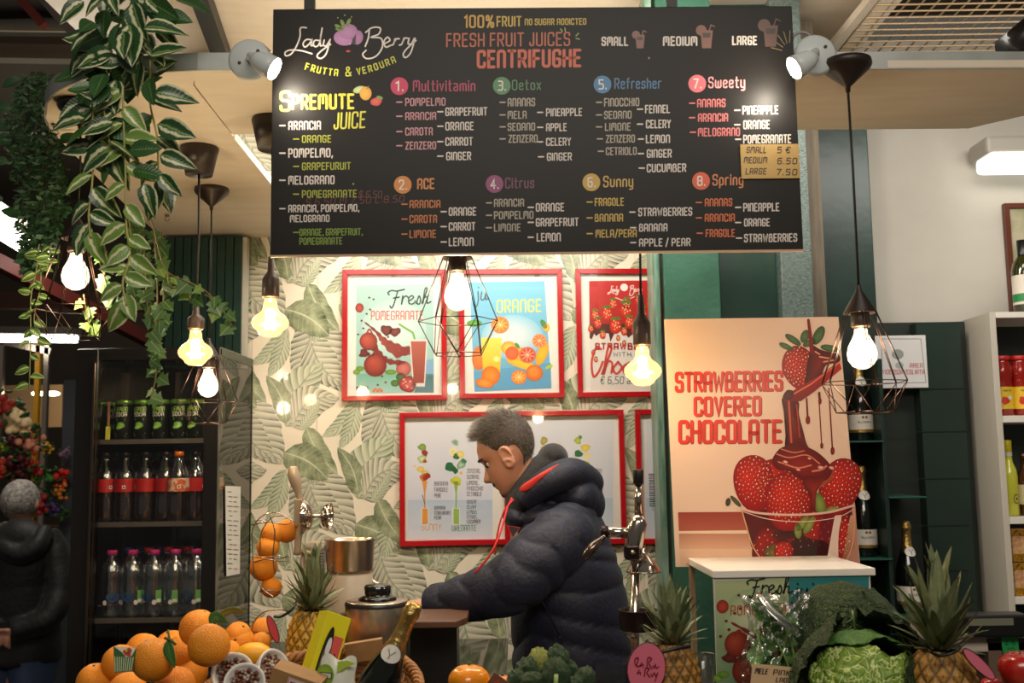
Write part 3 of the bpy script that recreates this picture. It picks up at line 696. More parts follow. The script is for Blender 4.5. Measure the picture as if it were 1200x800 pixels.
rows = [('ARANCIA', 328, 338, 376, 152.5, 10.5, WH), ('ORANGE', 344, 354, 388, 167.5, 9, YG), ('POMPELMO,', 328, 338, 390, 185, 11, WH), ('GRAPEFURUIT', 344, 354, 411, 199.5, 9, YG), ('MELOGRANO', 328, 338, 392, 216.5, 10.5, WH), ('POMEGRANATE', 344, 354, 418, 232, 9, YG),
 ('ARANCIA, POMPELMO,', 328, 338, 421, 249, 9, WH), ('MELOGRANO', 0, 340, 386, 260.5, 8.5, WH), ('ORANGE, GRAPEFRUIT,', 344, 351, 425, 276.5, 8.5, GN), ('POMEGRANATE', 0, 351, 401, 287, 8.5, GN),
 ('POMPELMO', 465, 475, 522, 124.5, 9.5, PK), ('ARANCIA', 465, 475, 511, 141, 9.5, PK), ('CAROTA', 465, 475, 507, 159, 9.5, PK), ('ZENZERO', 465, 475, 511, 175.5, 9.5, PK),
 ('GRAPEFRUIT', 513, 522, 571, 136, 10, WH), ('ORANGE', 513, 522, 555, 153, 10, WH), ('CARROT', 513, 522, 554, 171, 10, WH), ('GINGER', 513, 523, 552, 188, 10, WH),
 ('ANANAS', 586, 595, 627, 125, 10, GY), ('MELA', 586, 595, 617, 139.5, 9.5, GY), ('SEDANO', 586, 595, 627, 153.5, 9.5, GY), ('ZENZERO', 586, 596, 630, 167.5, 9.5, GY),
 ('PINEAPPLE', 630, 640, 682, 136.5, 9.5, WH), ('APPLE', 630, 640, 664, 154, 9.5, WH), ('CELERY', 630, 640, 669, 171, 9.5, WH), ('GINGER', 631, 641, 670, 188.5, 9.5, WH),
 ('FINOCCHIO', 699, 708, 749, 125, 10, GY), ('SEDANO', 699, 708, 740, 139.5, 9.5, GY), ('LIMONE', 699, 709, 739, 153.5, 9.5, GY), ('ZENZERO', 700, 710, 744, 167.5, 9.5, GY), ('CETRIOLO', 701, 710, 746, 182, 9.5, GY),
 ('FENNEL', 747, 756, 785, 133, 10, WH), ('CELERY', 747, 757, 786, 150.5, 10, WH), ('LEMON', 748, 757, 785, 168, 10, WH), ('GINGER', 748, 758, 787, 185, 10, WH), ('CUCUMBER', 749, 758, 804, 202, 10, WH),
 ('ANANAS', 808, 817, 850, 126, 10, SAL), ('ARANCIA', 808, 818, 853, 143, 10, SAL), ('MELOGRANO', 809, 818, 867, 160, 10, SAL), ('PINEAPPLE', 861, 870, 912, 134.5, 10.5, WH), ('ORANGE', 861, 871, 902, 151.5, 10.5, WH), ('POMEGRANATE', 862, 871, 927, 168.5, 10.5, WH),
 ('ARANCIA', 471, 480, 516, 244, 9.5, OR), ('CAROTA', 471, 480, 512, 261.5, 9.5, OR), ('LIMONE', 471, 480, 511, 279, 9.5, OR), ('ORANGE', 517, 526, 558, 253, 10, WH), ('CARROT', 517, 526, 557, 270.5, 10, WH), ('LEMON', 517, 526, 555, 288.5, 10, WH),
 ('ARANCIA', 570, 579, 614, 242.5, 9.5, GY), ('POMPELMO', 570, 579, 625, 257, 9.5, GY), ('LIMONE', 570, 579, 610, 271.5, 9.5, GY), ('ORANGE', 619, 628, 661, 248, 10, WH), ('GRAPEFRUIT', 619, 628, 678, 265.5, 10, WH), ('LEMON', 619, 629, 657, 283, 10, WH),
 ('FRAGOLE', 688, 697, 731, 241.5, 9.5, YL), ('BANANA', 688, 697, 730, 260, 9.5, YL), ('MELA/PERA', 688, 698, 746, 278.5, 9.5, YL), ('STRAWBERRIES', 738, 748, 811, 253.5, 10, WH), ('BANANA', 739, 749, 782, 271.5, 9.5, WH), ('APPLE / PEAR', 739, 749, 809, 289, 9.5, WH),
 ('ANANAS', 816, 826, 858, 242, 9.5, ORR), ('ARANCIA', 816, 826, 861, 260, 9.5, ORR), ('FRAGOLE', 817, 827, 861, 278, 9.5, ORR), ('PINEAPPLE', 862, 871, 913, 248, 10, WH), ('ORANGE', 862, 872, 902, 265.5, 9.5, WH), ('STRAWBERRIES', 863, 872, 934, 284, 10, WH)]
for r in rows: row(*r)
for n_, x, y, c, ttl, a, b, yb, h, c2, wt in (('1.', 468, 101, (200, 28, 84), 'Multivitamin', 484, 557, 107.5, 13.5, (176, 36, 84), .12), ('3.', 588, 100.5, (62, 132, 78), 'Detox', 600, 634, 106, 12.5, (56, 122, 74), .12),
        ('5.', 706, 99, (44, 120, 172), 'Refresher', 720, 775, 104.5, 13, (58, 116, 160), .12), ('7.', 817, 98, (232, 112, 124), 'Sweety', 830, 873, 103.5, 13.5, (238, 156, 158), .12),
        ('2.', 472, 216.5, (216, 134, 44), 'ACE', 489, 509, 222, 13, (214, 132, 56), .15), ('4.', 579.5, 215.5, (140, 44, 108), 'Citrus', 592, 626, 221, 13, (112, 42, 78), .12),
        ('6.', 693, 213.5, (204, 162, 52), 'Sunny', 707, 742, 219.5, 13.5, (208, 166, 74), .12), ('8.', 821.5, 212, (224, 86, 40), 'Spring', 835, 871, 217.5, 13.5, (212, 128, 72), .12)):
    pr.blob(x, y, 10.4, 10.4, c, n=28, layer=1); pr.text(n_, x - 4.5, x + 5, y + 6, 12, (238, 226, 216), .13, dy=-.1); pr.text(ttl, a, b, yb, h, c2, wt, dy=-.4)
pr.text('100%', 544, 579, 33, 15.5, (206, 156, 44), .14); pr.text('FRUIT', 582, 611, 31.5, 12.5, (206, 170, 50), .14, dy=-.3); pr.text('NO SUGAR ADDICTED', 615, 687, 29.8, 8, (196, 166, 60), .16, dy=-.6)
pr.text('FRESH FRUIT JUICES', 523, 668, 55.5, 16.5, (190, 88, 46), .11, dy=-1.6); pr.text('CENTRIFUGHE', 559, 681, 80.5, 22, (206, 84, 44), .16, dy=-1.5)
for a, b in (((657, 34), (659, 37)), ((662, 33), (662.5, 37)), ((675, 42), (678, 39)), ((675, 45), (679, 46))): pr.stroke([a, b], 1.3, (140, 170, 80), 2)
pr.text('SMALL', 705, 736, 54, 11, WH, .17); pr.text('MEDIUM', 777, 817, 54, 11.5, WH, .17); pr.text('LARGE', 858, 887, 53, 11, WH, .17)
for x, y, s in ((750, 48, .8), (828, 45, 1.05), (903, 41, 1.25)):
    c = (128, 82, 66) if s < 1.2 else (92, 62, 50)
    pr.blob(x - 6 * s, y - 9 * s, 6 * s, 6 * s, c, n=16, layer=1); pr.poly([(x - 7 * s, y - 9 * s), (x + 7 * s, y - 9 * s), (x + 5 * s, y + 11 * s), (x - 5 * s, y + 11 * s)], c, 2); pr.poly([(x - 4.5 * s, y - 6 * s), (x + 4.5 * s, y - 6 * s), (x + 4 * s, y - 1 * s), (x - 4 * s, y - 1 * s)], (52, 38, 32), 3)
    pr.stroke([(x + 3 * s, y - 9 * s), (x + 5 * s, y - 15 * s), (x + 9 * s, y - 13 * s)], 1.3, c, 2)
for a in range(9):
    an = -2.9 + a * .34; pr.stroke([(925 + 9 * math.cos(an), 68 + 12 * math.sin(an) - 6), (925 + 22 * math.cos(an), 68 + 26 * math.sin(an) - 6)], 1.0, (132, 112, 56), 1) if 925 + 22 * math.cos(an) < 929 else None
cursive(pr, 'Lady', 334, 30, 388, 70, 1.7, (224, 214, 206)); cursive(pr, 'Berry', 425, 30, 487.5, 70, 1.7, (224, 214, 206))
pr.blob(404, 44, 13, 9.5, (186, 132, 176), (166, 112, 160), n=22, layer=1); pr.blob(408, 37, 11, 9, (186, 132, 176), (166, 112, 160), n=22, layer=2); pr.blob(419, 44, 6.5, 8.5, (176, 120, 168), (160, 106, 156), n=16, layer=1, rot=.2)
pr.poly([(411, 52), (417, 40), (416.5, 53)], (37, 31, 26), 4)
for a, b in (((398, 33), (393, 30)), ((402, 31), (399, 24)), ((406, 29), (409, 23)), ((400, 34), (394, 34))):
    mx, my = (a[0] + b[0]) / 2, (a[1] + b[1]) / 2; pr.blob(mx + 1, my, 5, 2.3, (130, 158, 60), (100, 130, 44), rot=math.atan2(b[1] - a[1], b[0] - a[0]), layer=3, n=12)
for x, y in ((396, 21), (404, 18), (412, 20)): pr.blob(x, y, .9, .9, (130, 158, 60), n=8, layer=3)
pr.poly([(405, 60), (408, 58.6), (411.5, 60), (408, 61.6)], (190, 40, 60), 2); pr.stroke([(410, 51.5), (414, 51)], 1, WH, 3)
# FRUTTA & VERDURA on its arc
txt = 'FRUTTA & VERDURA'; pos = [i / 15 for i in range(16)]
for k, ch in enumerate(txt):
    if ch == ' ': continue
    tt = k / 15; x = 357.5 + 103 * tt; yb = 79 + 12.5 * math.sin(pi * min(1, (tt * .93 + .05))) - 5.5 * tt; ang = math.atan((12.5 * pi * .93 * math.cos(pi * (tt * .93 + .05)) - 5.5) / 103)
    hh = 10 if ch == '&' else 7
    for ln, cl in glyph_lines(ch, .1):
        ptsl = []
        for v in ln:
            a_, b_ = v.x * hh * 1.15, -v.y * hh; ptsl.append((x + a_ * math.cos(ang) - b_ * math.sin(ang), yb + a_ * math.sin(ang) + b_ * math.cos(ang)))
        pr.stroke(ptsl, 1.35, (190, 190, 52), 2, closed=cl)
YE = (226, 210, 62)
pr.text('S', 328, 341, 131, 25, YE, .13, dy=0); pr.text('PREMUTE', 342, 415, 129, 18.5, YE, .15, dy=-1); pr.text('JUICE', 391, 428, 152, 20, (206, 200, 60), .10, dy=-2, slant=.05)
pr.blob(428.5, 109.5, 7, 8, (236, 178, 70), (214, 150, 44), n=20, layer=2); pr.blob(421, 105, 7.5, 4, (196, 206, 150), (160, 176, 110), rot=-.3, n=14, layer=1); pr.stroke([(430, 104), (432, 101)], 1, (90, 130, 60), 3)
pr.blob(441, 119, 7, 5, (226, 96, 84), (190, 60, 54), rot=-.3, n=16, layer=2, wob=.05); pr.blob(445, 114.5, 4, 2, (120, 150, 70), rot=.3, n=10, layer=3)
RD = (104, 34, 30)
pr.text('$ 6.50', 420, 447, 232, 8.5, RD, .1, slant=.15); pr.text('S 6.50 M 7.50 L:8.50', 358, 473, 241, 8.5, RD, .1, dy=-4, slant=.15, layer=1)
for x, y in ((414, 215.5), (760.5, 68)): pr.blob(x, y, 1.1, 1.2, (150, 140, 128), n=8, layer=2)
pr.build(t, 'lettering')
for x in (361.5, 788.5):
    p = BOARD.hit(x, 9); MB().box((p.x - .0115, p.y + .008, p.z - .03), (p.x + .0115, p.y + .02, ZC + .75)).build('hanger_bar', dark, t, world=True)
# handwritten price tag on the board
t, a0, b0, a1, b1 = plane_thing('price_tag', 'tan handwritten price tag pinned over the lower right part of the menu board', 'tag', BOARD, [(867, 169.5), (936, 169.5), (936.5, 210), (868, 209.5)], .001, M('kraft_tag', (206, 172, 108), .7, noise=(14, (190, 152, 86), .3, .7)), 'card', back=-.0045)
pr = Print(pix_fn(BOARD, (a0 + a1) / 2, b0, off=.0047)); K = (52, 32, 24)
for s_, x0, x1, yb in (('SMALL', 874, 897, 180), ('5 €', 910, 925, 180), ('MEDIUM', 871, 898, 192), ('6.50', 910, 933, 193), ('LARGE', 873, 897, 205), ('7.50', 909, 933, 206)): pr.text(s_, x0, x1, yb, 7.5, K, .14, slant=.1)
pr.build(t, 'handwriting')
# ================================================================= FRAMED POSTERS
redf = M('red_frame', (176, 16, 24), .25, coat=.4); matb = M('mat_board', (232, 226, 214), .5); glassm = thin_glass('picture_glass', (1, 1, 1), 0.0, .015)
def frame(label, corners, fw=6.2, cut=None):
    q = [WALL.uv(*c) for c in corners]; u0 = (q[0][0] + q[3][0]) / 2; u1 = (q[1][0] + q[2][0]) / 2; v1 = (q[0][1] + q[1][1]) / 2; v0 = (q[2][1] + q[3][1]) / 2; um = (u0 + u1) / 2
    t = thing('framed_poster', label, 'picture', WALL.loc(um, v0, .003), WALL.a, 'red framed posters on the wallpaper'); w_, h_ = (u1 - u0), v1 - v0; f = fw / ppm(3.92)
    MB().box((-w_ / 2 + .004, -.004, .004), (w_ / 2 - .004, 0, h_ - .004)).build('mat_board', matb, t)
    for nm, pts in (('frame_rail', [(-w_ / 2, 0), (w_ / 2, 0), (w_ / 2 - f, f), (-w_ / 2 + f, f)]), ('frame_rail', [(-w_ / 2, h_), (-w_ / 2 + f, h_ - f), (w_ / 2 - f, h_ - f), (w_ / 2, h_)]), ('frame_rail', [(-w_ / 2, 0), (-w_ / 2 + f, f), (-w_ / 2 + f, h_ - f), (-w_ / 2, h_)]), ('frame_rail', [(w_ / 2, 0), (w_ / 2, h_), (w_ / 2 - f, h_ - f), (w_ / 2 - f, f)])):
        mb = MB(); mb.add([(x, -.02, y) for x, y in pts] + [(x, 0, y) for x, y in pts], [(0, 1, 2, 3), (7, 6, 5, 4), (0, 4, 5, 1), (1, 5, 6, 2), (2, 6, 7, 3), (3, 7, 4, 0)], False)
        bm = bmesh.new(); me = mb.mesh(nm, redf); bm.from_mesh(me); bmesh.ops.recalc_face_normals(bm, faces=bm.faces); bm.to_mesh(me); bm.free(); o = inst(nm, me, t); md = o.modifiers.new('b', 'BEVEL'); md.width = .0012; md.segments = 2
    MB().add([(-w_ / 2 + f, -.0135, f), (w_ / 2 - f, -.0135, f), (w_ / 2 - f, -.0135, h_ - f), (-w_ / 2 + f, -.0135, h_ - f)], [(0, 1, 2, 3)], False).build('glazing', glassm, t)
    def fn(x, y, layer): uu, vv = WALL.uv(x, y); return (uu - um, -.0045 - .0002 * layer, vv - v0)
    return t, Print(fn)
def glass_print(pr, x, y, w_, h_, c1, c2, layer=4, straw=None):
    pr.poly([(x - w_ / 2, y - h_), (x + w_ / 2, y - h_), (x + w_ * .36, y), (x - w_ * .36, y)], (214, 220, 216), layer); pr.poly([(x - w_ * .4, y - h_ * .95), (x + w_ * .4, y - h_ * .95), (x + w_ * .3, y - h_ * .08), (x - w_ * .3, y - h_ * .08)], c1, layer + 1, c2)
    if straw: pr.stroke(straw, 1.4, (120, 190, 90), layer + 2)
def pomegranate_print(pr, X, Y, s):      # pomegranate artwork; X,Y map picture coordinates of the framed version
    L = 3
    def B(x, y, rx, ry, c, c2=None, rot=0, l=3, **k): pr.blob(X(x), Y(y), rx * s, ry * s, c, c2, rot, l, **k)
    def Cv(pts, w_, c, l=3, **k): pr.curve([(X(a), Y(b)) for a, b in pts], [q * s for q in w_] if isinstance(w_, list) else w_ * s, c, l, **k)
    def W(pts, wa, wb, c, c2=None, l=3):     # tapered splash
        cv = cr([(X(a), Y(b), 0) for a, b in pts], 6); n_ = len(cv); pr.stroke([(p.x, p.y) for p in cv], [s * (wa + (wb - wa) * i / n_) * (1 + .3 * math.sin(i * 1.7)) for i in range(n_)], c, l, col2=c2)
    B(422, 432, 5, 3, (120, 160, 60), (96, 140, 50)); B(418, 436, 4, 3, (150, 180, 70), (96, 140, 50)); B(458, 436, 7, 3, (120, 160, 60), (90, 130, 50)); B(470, 442, 6, 5, (70, 120, 60), (50, 90, 44)); B(463, 449, 5, 4, (90, 130, 60), (60, 100, 44))
    W([(428, 378), (440, 388), (450, 398), (462, 405), (478, 412)], 1.5, 9, (122, 44, 40), (150, 60, 50)); W([(437, 405), (447, 418), (458, 424), (473, 425)], 8, 5, (112, 36, 34), (140, 52, 44)); W([(446, 396), (452, 403), (466, 415), (478, 409)], 5, 10, (158, 72, 60), (128, 44, 40), 4)
    B(453, 387, 7, 6, (130, 60, 48), (90, 34, 30), .3, 4, wob=.12, n=14); B(463, 389, 7, 5, (140, 66, 52), (84, 30, 28), -.2, 4, wob=.12, n=14)
    B(421.5, 361, 5, 5.5, (190, 70, 50), (130, 34, 28), l=3); B(432, 400, 10.5, 10.5, (196, 84, 60), (124, 36, 28), l=5, off=(-3, -3)); B(427, 414, 6, 5, (120, 44, 40), (80, 24, 24), l=4, wob=.2, n=14)
    B(440, 428, 13.5, 13.5, (186, 74, 52), (112, 30, 24), l=6, off=(-3, -5)); Cv([(430, 391), (433, 386), (437, 392)], 2, (150, 50, 36), 6); Cv([(437, 416), (441, 411), (446, 417)], 2.4, (130, 40, 30), 6)
    B(473, 432, 9, 9, (206, 120, 110), (160, 72, 64), l=3); B(478, 450, 10.5, 9.5, (206, 110, 100), (120, 30, 36), l=6, wob=.05)
    for q in range(26): a = random.random() * 6.28; r = random.random() ** .5; B(478 + 8.5 * r * math.cos(a), 450 + 7.5 * r * math.sin(a), 1.3, 1.1, (196, 52, 60) if q % 3 else (232, 190, 170), l=7, n=7)
    for x, y in ((448, 441), (443, 451), (452, 448), (433, 349), (438, 351), (430, 368), (424, 376), (426, 385), (434, 363), (420, 392), (455, 395)): B(x, y, 1.4, 1.2, (104, 40, 38), l=5, n=8)
    for q in range(12): B(419 + q % 6 * 2.3, 454 + q // 6 * 2.4, 1.5, 1.3, (120, 60, 60) if q % 2 else (60, 24, 28), l=5, n=7); 
    for q in range(10): B(438 + q % 5 * 2.4, 456 + q // 5 * 2.2, 1.6, 1.2, (196, 110, 80) if q % 2 else (220, 160, 120), l=5, n=7)
    x0, x1 = X(480), X(501); pr.poly([(x0, Y(398)), (x1, Y(398)), (X(498), Y(453)), (X(484), Y(453))], (226, 214, 204), 6); pr.poly([(X(481.5), Y(400)), (X(499.5), Y(400)), (X(497), Y(449)), (X(485), Y(449))], (176, 92, 74), 7, (150, 70, 58))
    pr.stroke([(X(486), Y(397)), (X(484), Y(390)), (X(468), Y(380))], 2.2 * s, (120, 176, 84), 6)
# A: fresh pomegranate
t, pr = frame('red framed Fresh Pomegranate poster, top left of the wall', [(401, 317.5), (523, 316), (524, 468.5), (402, 470.5)])
pr.poly([(417.5, 334.5), (508, 333.5), (508.5, 460), (417.5, 461)], (170, 206, 196), 1, (150, 190, 176)); pr.blob(462, 385, 38, 34, (212, 228, 222), (176, 208, 198), layer=2, n=24); pr.poly([(417.5, 438), (508, 438), (508.5, 460), (417.5, 461)], (120, 176, 150), 2, (160, 200, 190)); pr.poly([(490, 425), (508.3, 420), (508.5, 460), (486, 460)], (130, 170, 200), 2)
pomegranate_print(pr, lambda x: x, lambda y: y, 1)
cursive(pr, 'Fresh', 455.5, 338, 506.5, 367, 1.5, (40, 44, 46), 8); pr.text('POMEGRANATE', 435, 496, 375.5, 11, (206, 76, 64), .09, layer=8, dy=-.4)
pr.build(t)
# B: juice orange
t, pr = frame('red framed juice Orange poster, top middle of the wall', [(537, 317), (658.5, 315.5), (660.5, 465.5), (539, 468)])
q = lambda x, y: (x, y)
pr.poly([(550, 331), (638, 329.5), (646, 455), (556, 459)], (120, 190, 216), 1, (110, 170, 200)); pr.blob(600, 395, 36, 26, (226, 226, 222), (140, 194, 214), layer=2, n=24); pr.poly([(555, 436), (645, 425), (646, 455), (556, 459)], (96, 160, 196), 2)
cursive(pr, 'juice', 556, 334, 596, 362, 1.4, (70, 84, 96), 6, only=3); pr.text('ORANGE', 582, 634, 367, 15.5, (226, 220, 110), .11, layer=6, dy=-1)
pr.poly([(564, 396), (588, 396), (586, 436), (566, 437)], (240, 216, 90), 3, (236, 180, 30)); pr.blob(561, 420, 8, 14, (226, 130, 60), (210, 110, 50), layer=2)
def slice_(x, y, r, c=(240, 160, 50), c2=(226, 120, 30), l=5):
    pr.blob(x, y, r, r * .95, (250, 236, 200), c2, layer=l, n=22); pr.blob(x, y, r * .84, r * .8, c, c2, layer=l + 1, n=22)
    for k in range(9): a = k * .698 + .3; pr.stroke([(x, y), (x + r * .78 * math.cos(a), y + r * .74 * math.sin(a))], .5, (250, 220, 160), l + 2)
slice_(586, 381, 10.5); pr.blob(596, 408, 9, 8, (250, 210, 90), (236, 150, 40), layer=4); pr.blob(608, 416, 12, 9, (250, 200, 60), (236, 160, 40), .4, layer=3, wob=.1); pr.blob(600, 414, 8, 8, (230, 110, 60), (220, 90, 50), layer=5)
slice_(618, 416, 10, (220, 90, 70), (206, 70, 50)); slice_(632, 399.5, 8.5, (206, 80, 60), (230, 130, 60)); pr.blob(635, 415, 6, 14, (250, 190, 40), (240, 160, 30), .4, layer=4); pr.blob(612, 427, 20, 5, (250, 200, 60), (236, 170, 40), .3, layer=4)
pr.blob(575, 440, 11, 11, (244, 150, 50), (216, 106, 30), layer=6); pr.blob(626, 437, 10, 9.5, (244, 150, 60), (210, 96, 30), layer=6, off=(-2, -3)); slice_(608, 442, 9, (246, 180, 60)); pr.blob(568, 449, 11, 5.5, (246, 160, 60), (220, 110, 30), .15, layer=8); pr.blob(582, 421, 4.5, 4, (250, 240, 150), (200, 210, 90), layer=6)
pr.blob(556, 379, 9, 4, (96, 170, 70), (80, 150, 60), layer=5); pr.blob(637, 380, 6, 3, (80, 140, 60), (60, 120, 50), 1.0, layer=5); pr.blob(640, 384, 4, 5, (240, 210, 80), (226, 160, 40), layer=5); pr.blob(606, 405, 4, 2, (80, 140, 60), rot=.9, layer=7, n=10); pr.blob(643, 430, 5, 2, (170, 200, 60), rot=-.5, layer=7, n=10)
pr.build(t)
# C: strawberries with chocolate price
t, pr = frame('red framed strawberry poster, top right behind a bare amber bulb', [(674, 316.5), (796, 315), (798, 464.5), (676, 466)])
pr.poly([(690, 329.5), (790, 328.5), (791, 456.5), (692, 457)], (224, 216, 206), 1); pr.poly([(690, 329.5), (790, 328.5), (790.5, 386), (690.5, 386)], (190, 28, 24), 2, (170, 30, 20))
pr.poly([(691, 380), (790, 378), (790, 393), (782, 392), (780, 402), (775, 392), (768, 391), (762, 398), (755, 391), (748, 395), (742, 391), (736, 396), (730, 388), (720, 390), (715, 401), (713, 391), (704, 390), (698, 394), (696, 391), (693, 398), (690.5, 396)], (84, 36, 24), 3)
cursive(pr, 'Lady', 712, 335, 725, 346, .9, (240, 220, 210), 3); cursive(pr, 'Berry', 737, 334, 752, 347, .9, (240, 220, 210), 3); pr.blob(731, 337, 4.5, 4.5, (244, 226, 220), n=12, layer=3); pr.curve([(721, 349), (731, 352), (743, 348)], .8, (240, 220, 210), 3)
def berry(pr, x, y, r, l, rot=0, seeds=12, cap=True):
    sh = lambda a: 1 + .18 * math.sin(a) - .06 * math.cos(2 * a)
    pr.blob(x, y, r * .86, r, (226, 70, 34), (176, 22, 14), rot, l, shape=sh, off=(-r * .2, -r * .2), n=18)
    for k in range(seeds): a = k * 2.4; q = (k / seeds) ** .5 * .75; pr.blob(x + r * .8 * q * math.cos(a), y + r * q * math.sin(a), r * .06 + .25, r * .08 + .3, (250, 200, 140), n=5, layer=l + 1)
    if cap:
        for k in range(3): pr.blob(x + (k - 1) * r * .35, y - r * .9, r * .38, r * .16, (90, 150, 50), (60, 120, 40), (k - 1) * .5, l + 2, n=8)
for x, y, r in ((697, 369, 6), (718, 356, 6), (734, 355, 6), (748, 352, 6), (762, 356, 7), (776, 353, 6), (692, 385, 4), (700, 378, 6), (711, 367, 8), (733, 362, 9), (752, 366, 7), (768, 366, 8), (785, 368, 7), (721, 381, 8.5), (737, 377, 7), (706, 392, 4.5), (731, 388, 4.5), (724, 396, 3), (744, 386, 6), (758, 384, 7), (775, 384, 7), (695, 413, 3), (698, 421, 3), (731, 402, 3)): berry(pr, x, y, r, 5, seeds=9)
pr.text('STRAWBERRIES', 697, 779, 410, 8, (176, 34, 30), .2, layer=9, fil=.03); pr.text('WITH', 718, 739, 418, 5.5, (100, 84, 80), .12, layer=9, fil=.03)
chs = [[(704, 409), (698, 408), (693, 424), (695, 441), (701, 436), (706, 424)], [(705, 438), (716, 410), (712, 408), (707, 438), (712, 424), (717, 426), (716, 437)], [(724, 424), (718, 432), (722, 438), (728, 431), (724, 424)], [(737, 425), (730, 430), (732, 438), (740, 433)], [(750, 424), (743, 430), (745, 438), (752, 432), (750, 424)]]
for ln in chs: pr.curve(ln, 2.6, (206, 70, 60), 8)
pr.text('€ 6,50 al', 703, 741, 450, 9, (70, 66, 62), .08, layer=8, slant=.1)
pr.build(t)
# D, E, F: juice charts
def chart(t, pr, x0, y0, x1, y1, cols, titles):
    W_ = lambda a: x0 + (x1 - x0) * a; H_ = lambda b: y0 + (y1 - y0) * b
    pr.rect(W_(0), H_(0), W_(1), H_(.66), (222, 220, 222), 1, (212, 212, 222)); pr.rect(W_(0), H_(.66), W_(1), H_(1), (186, 198, 214), 1, (214, 216, 222))
    for cx, fruits, liq, words, ttl, tc in cols:
        fr_, g_ = fruits
        for (a, b, r, c, c2) in fr_: pr.blob(W_(a), H_(b), r, r * .8, c, c2, random.random() * 3, 3, wob=.12, n=12)
        pr.poly([(W_(cx) - 3, H_(.5)), (W_(cx) + 3, H_(.5)), (W_(cx) + .8, H_(.6)), (W_(cx) + .8, H_(.76)), (W_(cx) - .8, H_(.76)), (W_(cx) - .8, H_(.6))], liq, 3)
        pr.poly([(W_(cx) - 4.5, H_(.73)), (W_(cx) + 4.5, H_(.73)), (W_(cx) + 4.5, H_(.88)), (W_(cx) - 4.5, H_(.88))], (228, 224, 216), 4); pr.poly([(W_(cx) - 3, H_(.735)), (W_(cx) + 3.6, H_(.735)), (W_(cx) + 3.6, H_(.865)), (W_(cx) - 3, H_(.865))], liq, 5)
        for (tx, a, b, yy, hh) in words: pr.text(tx, a, b, yy, hh, (86, 76, 80), .1, layer=4)
        if ttl: pr.text(ttl[0], ttl[1], ttl[2], ttl[3], ttl[4], tc, .1, layer=4)
t, pr = frame('red framed juice chart with Sunny and Drenante drinks, left of the man’s face', [(470, 483.5), (597, 481.5), (585.5 + 11, 637), (467, 640)])
G1 = [(.17, .21, 5, (150, 176, 80), (110, 140, 60)), (.20, .26, 4, (170, 60, 50), (140, 40, 34)), (.17, .31, 5.5, (226, 224, 180), (150, 176, 90)), (.2, .33, 2.5, (190, 50, 44), None), (.15, .40, 4.5, (236, 206, 110), (226, 190, 90)), (.20, .43, 4, (240, 214, 120), (226, 180, 70)), (.18, .47, 4.5, (226, 130, 60), (206, 90, 50)), (.22, .46, 5, (186, 40, 34), (150, 30, 28)), (.08, .37, 2, (230, 200, 150), None)]
G2 = [(.56, .17, 4.5, (110, 150, 120), (176, 196, 170)), (.53, .25, 5, (226, 210, 110), (240, 230, 190)), (.62, .27, 5, (236, 224, 140), (226, 200, 90)), (.57, .29, 4, (60, 120, 60), (50, 100, 54)), (.50, .38, 6.5, (44, 116, 62), (34, 96, 50)), (.63, .36, 5.5, (196, 214, 180), (90, 150, 110)), (.66, .33, 3.5, (60, 130, 80), None), (.56, .41, 4, (40, 110, 60), None), (.57, .50, 6.5, (226, 216, 50), (190, 196, 60)), (.63, .43, 2, (226, 180, 100), None)]
chart(t, pr, 478, 495, 577, 632, [(.17 + .03, (G1, 0), (226, 150, 60), [('BANANA', 509, 525, 569, 5), ('FRAGOLE', 509, 525, 576, 5), ('PERE', 509, 517, 583, 5), ('BANANA', 509, 522, 597, 4.5), ('STRAWBERRY', 509, 528, 603, 4.5), ('PEAR', 509, 517, 608.5, 4.5)], ('SUNNY', 494, 517, 621, 7.5), (226, 160, 90)),
    (.57, (G2, 0), (150, 186, 90), [('ZENZERO,', 547, 563, 554, 5), ('SEDANO,', 547, 562, 561, 5), ('LIMONE,', 547, 561, 568, 5), ('FINOCCHIO', 547, 566, 574.5, 5), ('CETRIOLO', 547, 564, 581, 5), ('GINGER', 547, 558, 590, 4.5), ('CELERY', 547, 558, 596, 4.5), ('LEMON,', 547, 559, 602, 4.5), ('FENNEL', 547, 559, 607.5, 4.5), ('CUCUMBER', 547, 563, 613, 4.5)], ('DRENANTE', 529.5, 558, 622, 7.5), (80, 130, 90))], None)
pr.stroke([(495, 580), (498, 590)], .8, (60, 60, 60), 5)
pr.build(t)
t, pr = frame('red framed juice chart hanging directly behind the man’s head and hood', [(606, 481.5), (730, 480), (733.5, 637), (607, 638.5)])
chart(t, pr, 617, 493, 718, 630, [(.22, ([(.2, .17, 5, (226, 150, 80), (120, 160, 80)), (.19, .24, 4, (240, 190, 110), None)], 0), (226, 170, 90), [], None, None), (.66, ([(.59, .17, 4.5, (200, 206, 90), (160, 176, 70)), (.62, .14, 2.5, (90, 140, 60), None), (.68, .23, 5.5, (236, 210, 90), (220, 190, 70)), (.60, .28, 5, (40, 110, 60), None), (.70, .30, 4, (240, 220, 130), None), (.68, .38, 6, (206, 206, 60), (180, 190, 60))], 0), (190, 200, 90), [('ANANAS', 690, 705, 554, 5), ('SEDANO', 690, 705, 561, 5), ('LIMONE', 690, 706, 576, 5)], None, None)], None)
pr.build(t)
t, pr = frame('red framed juice chart cut off by the green corner strip, behind the hand press', [(743.5, 480), (866, 478.5), (870, 635), (746.5, 637)])
chart(t, pr, 757, 493, 857, 630, [(.8, ([], 0), (226, 110, 90), [('LIMONE', 765, 780, 590, 5), ('CAROTE', 764, 780, 598, 5)], ('Sw', 767, 778, 584, 9), (206, 80, 90))], None)
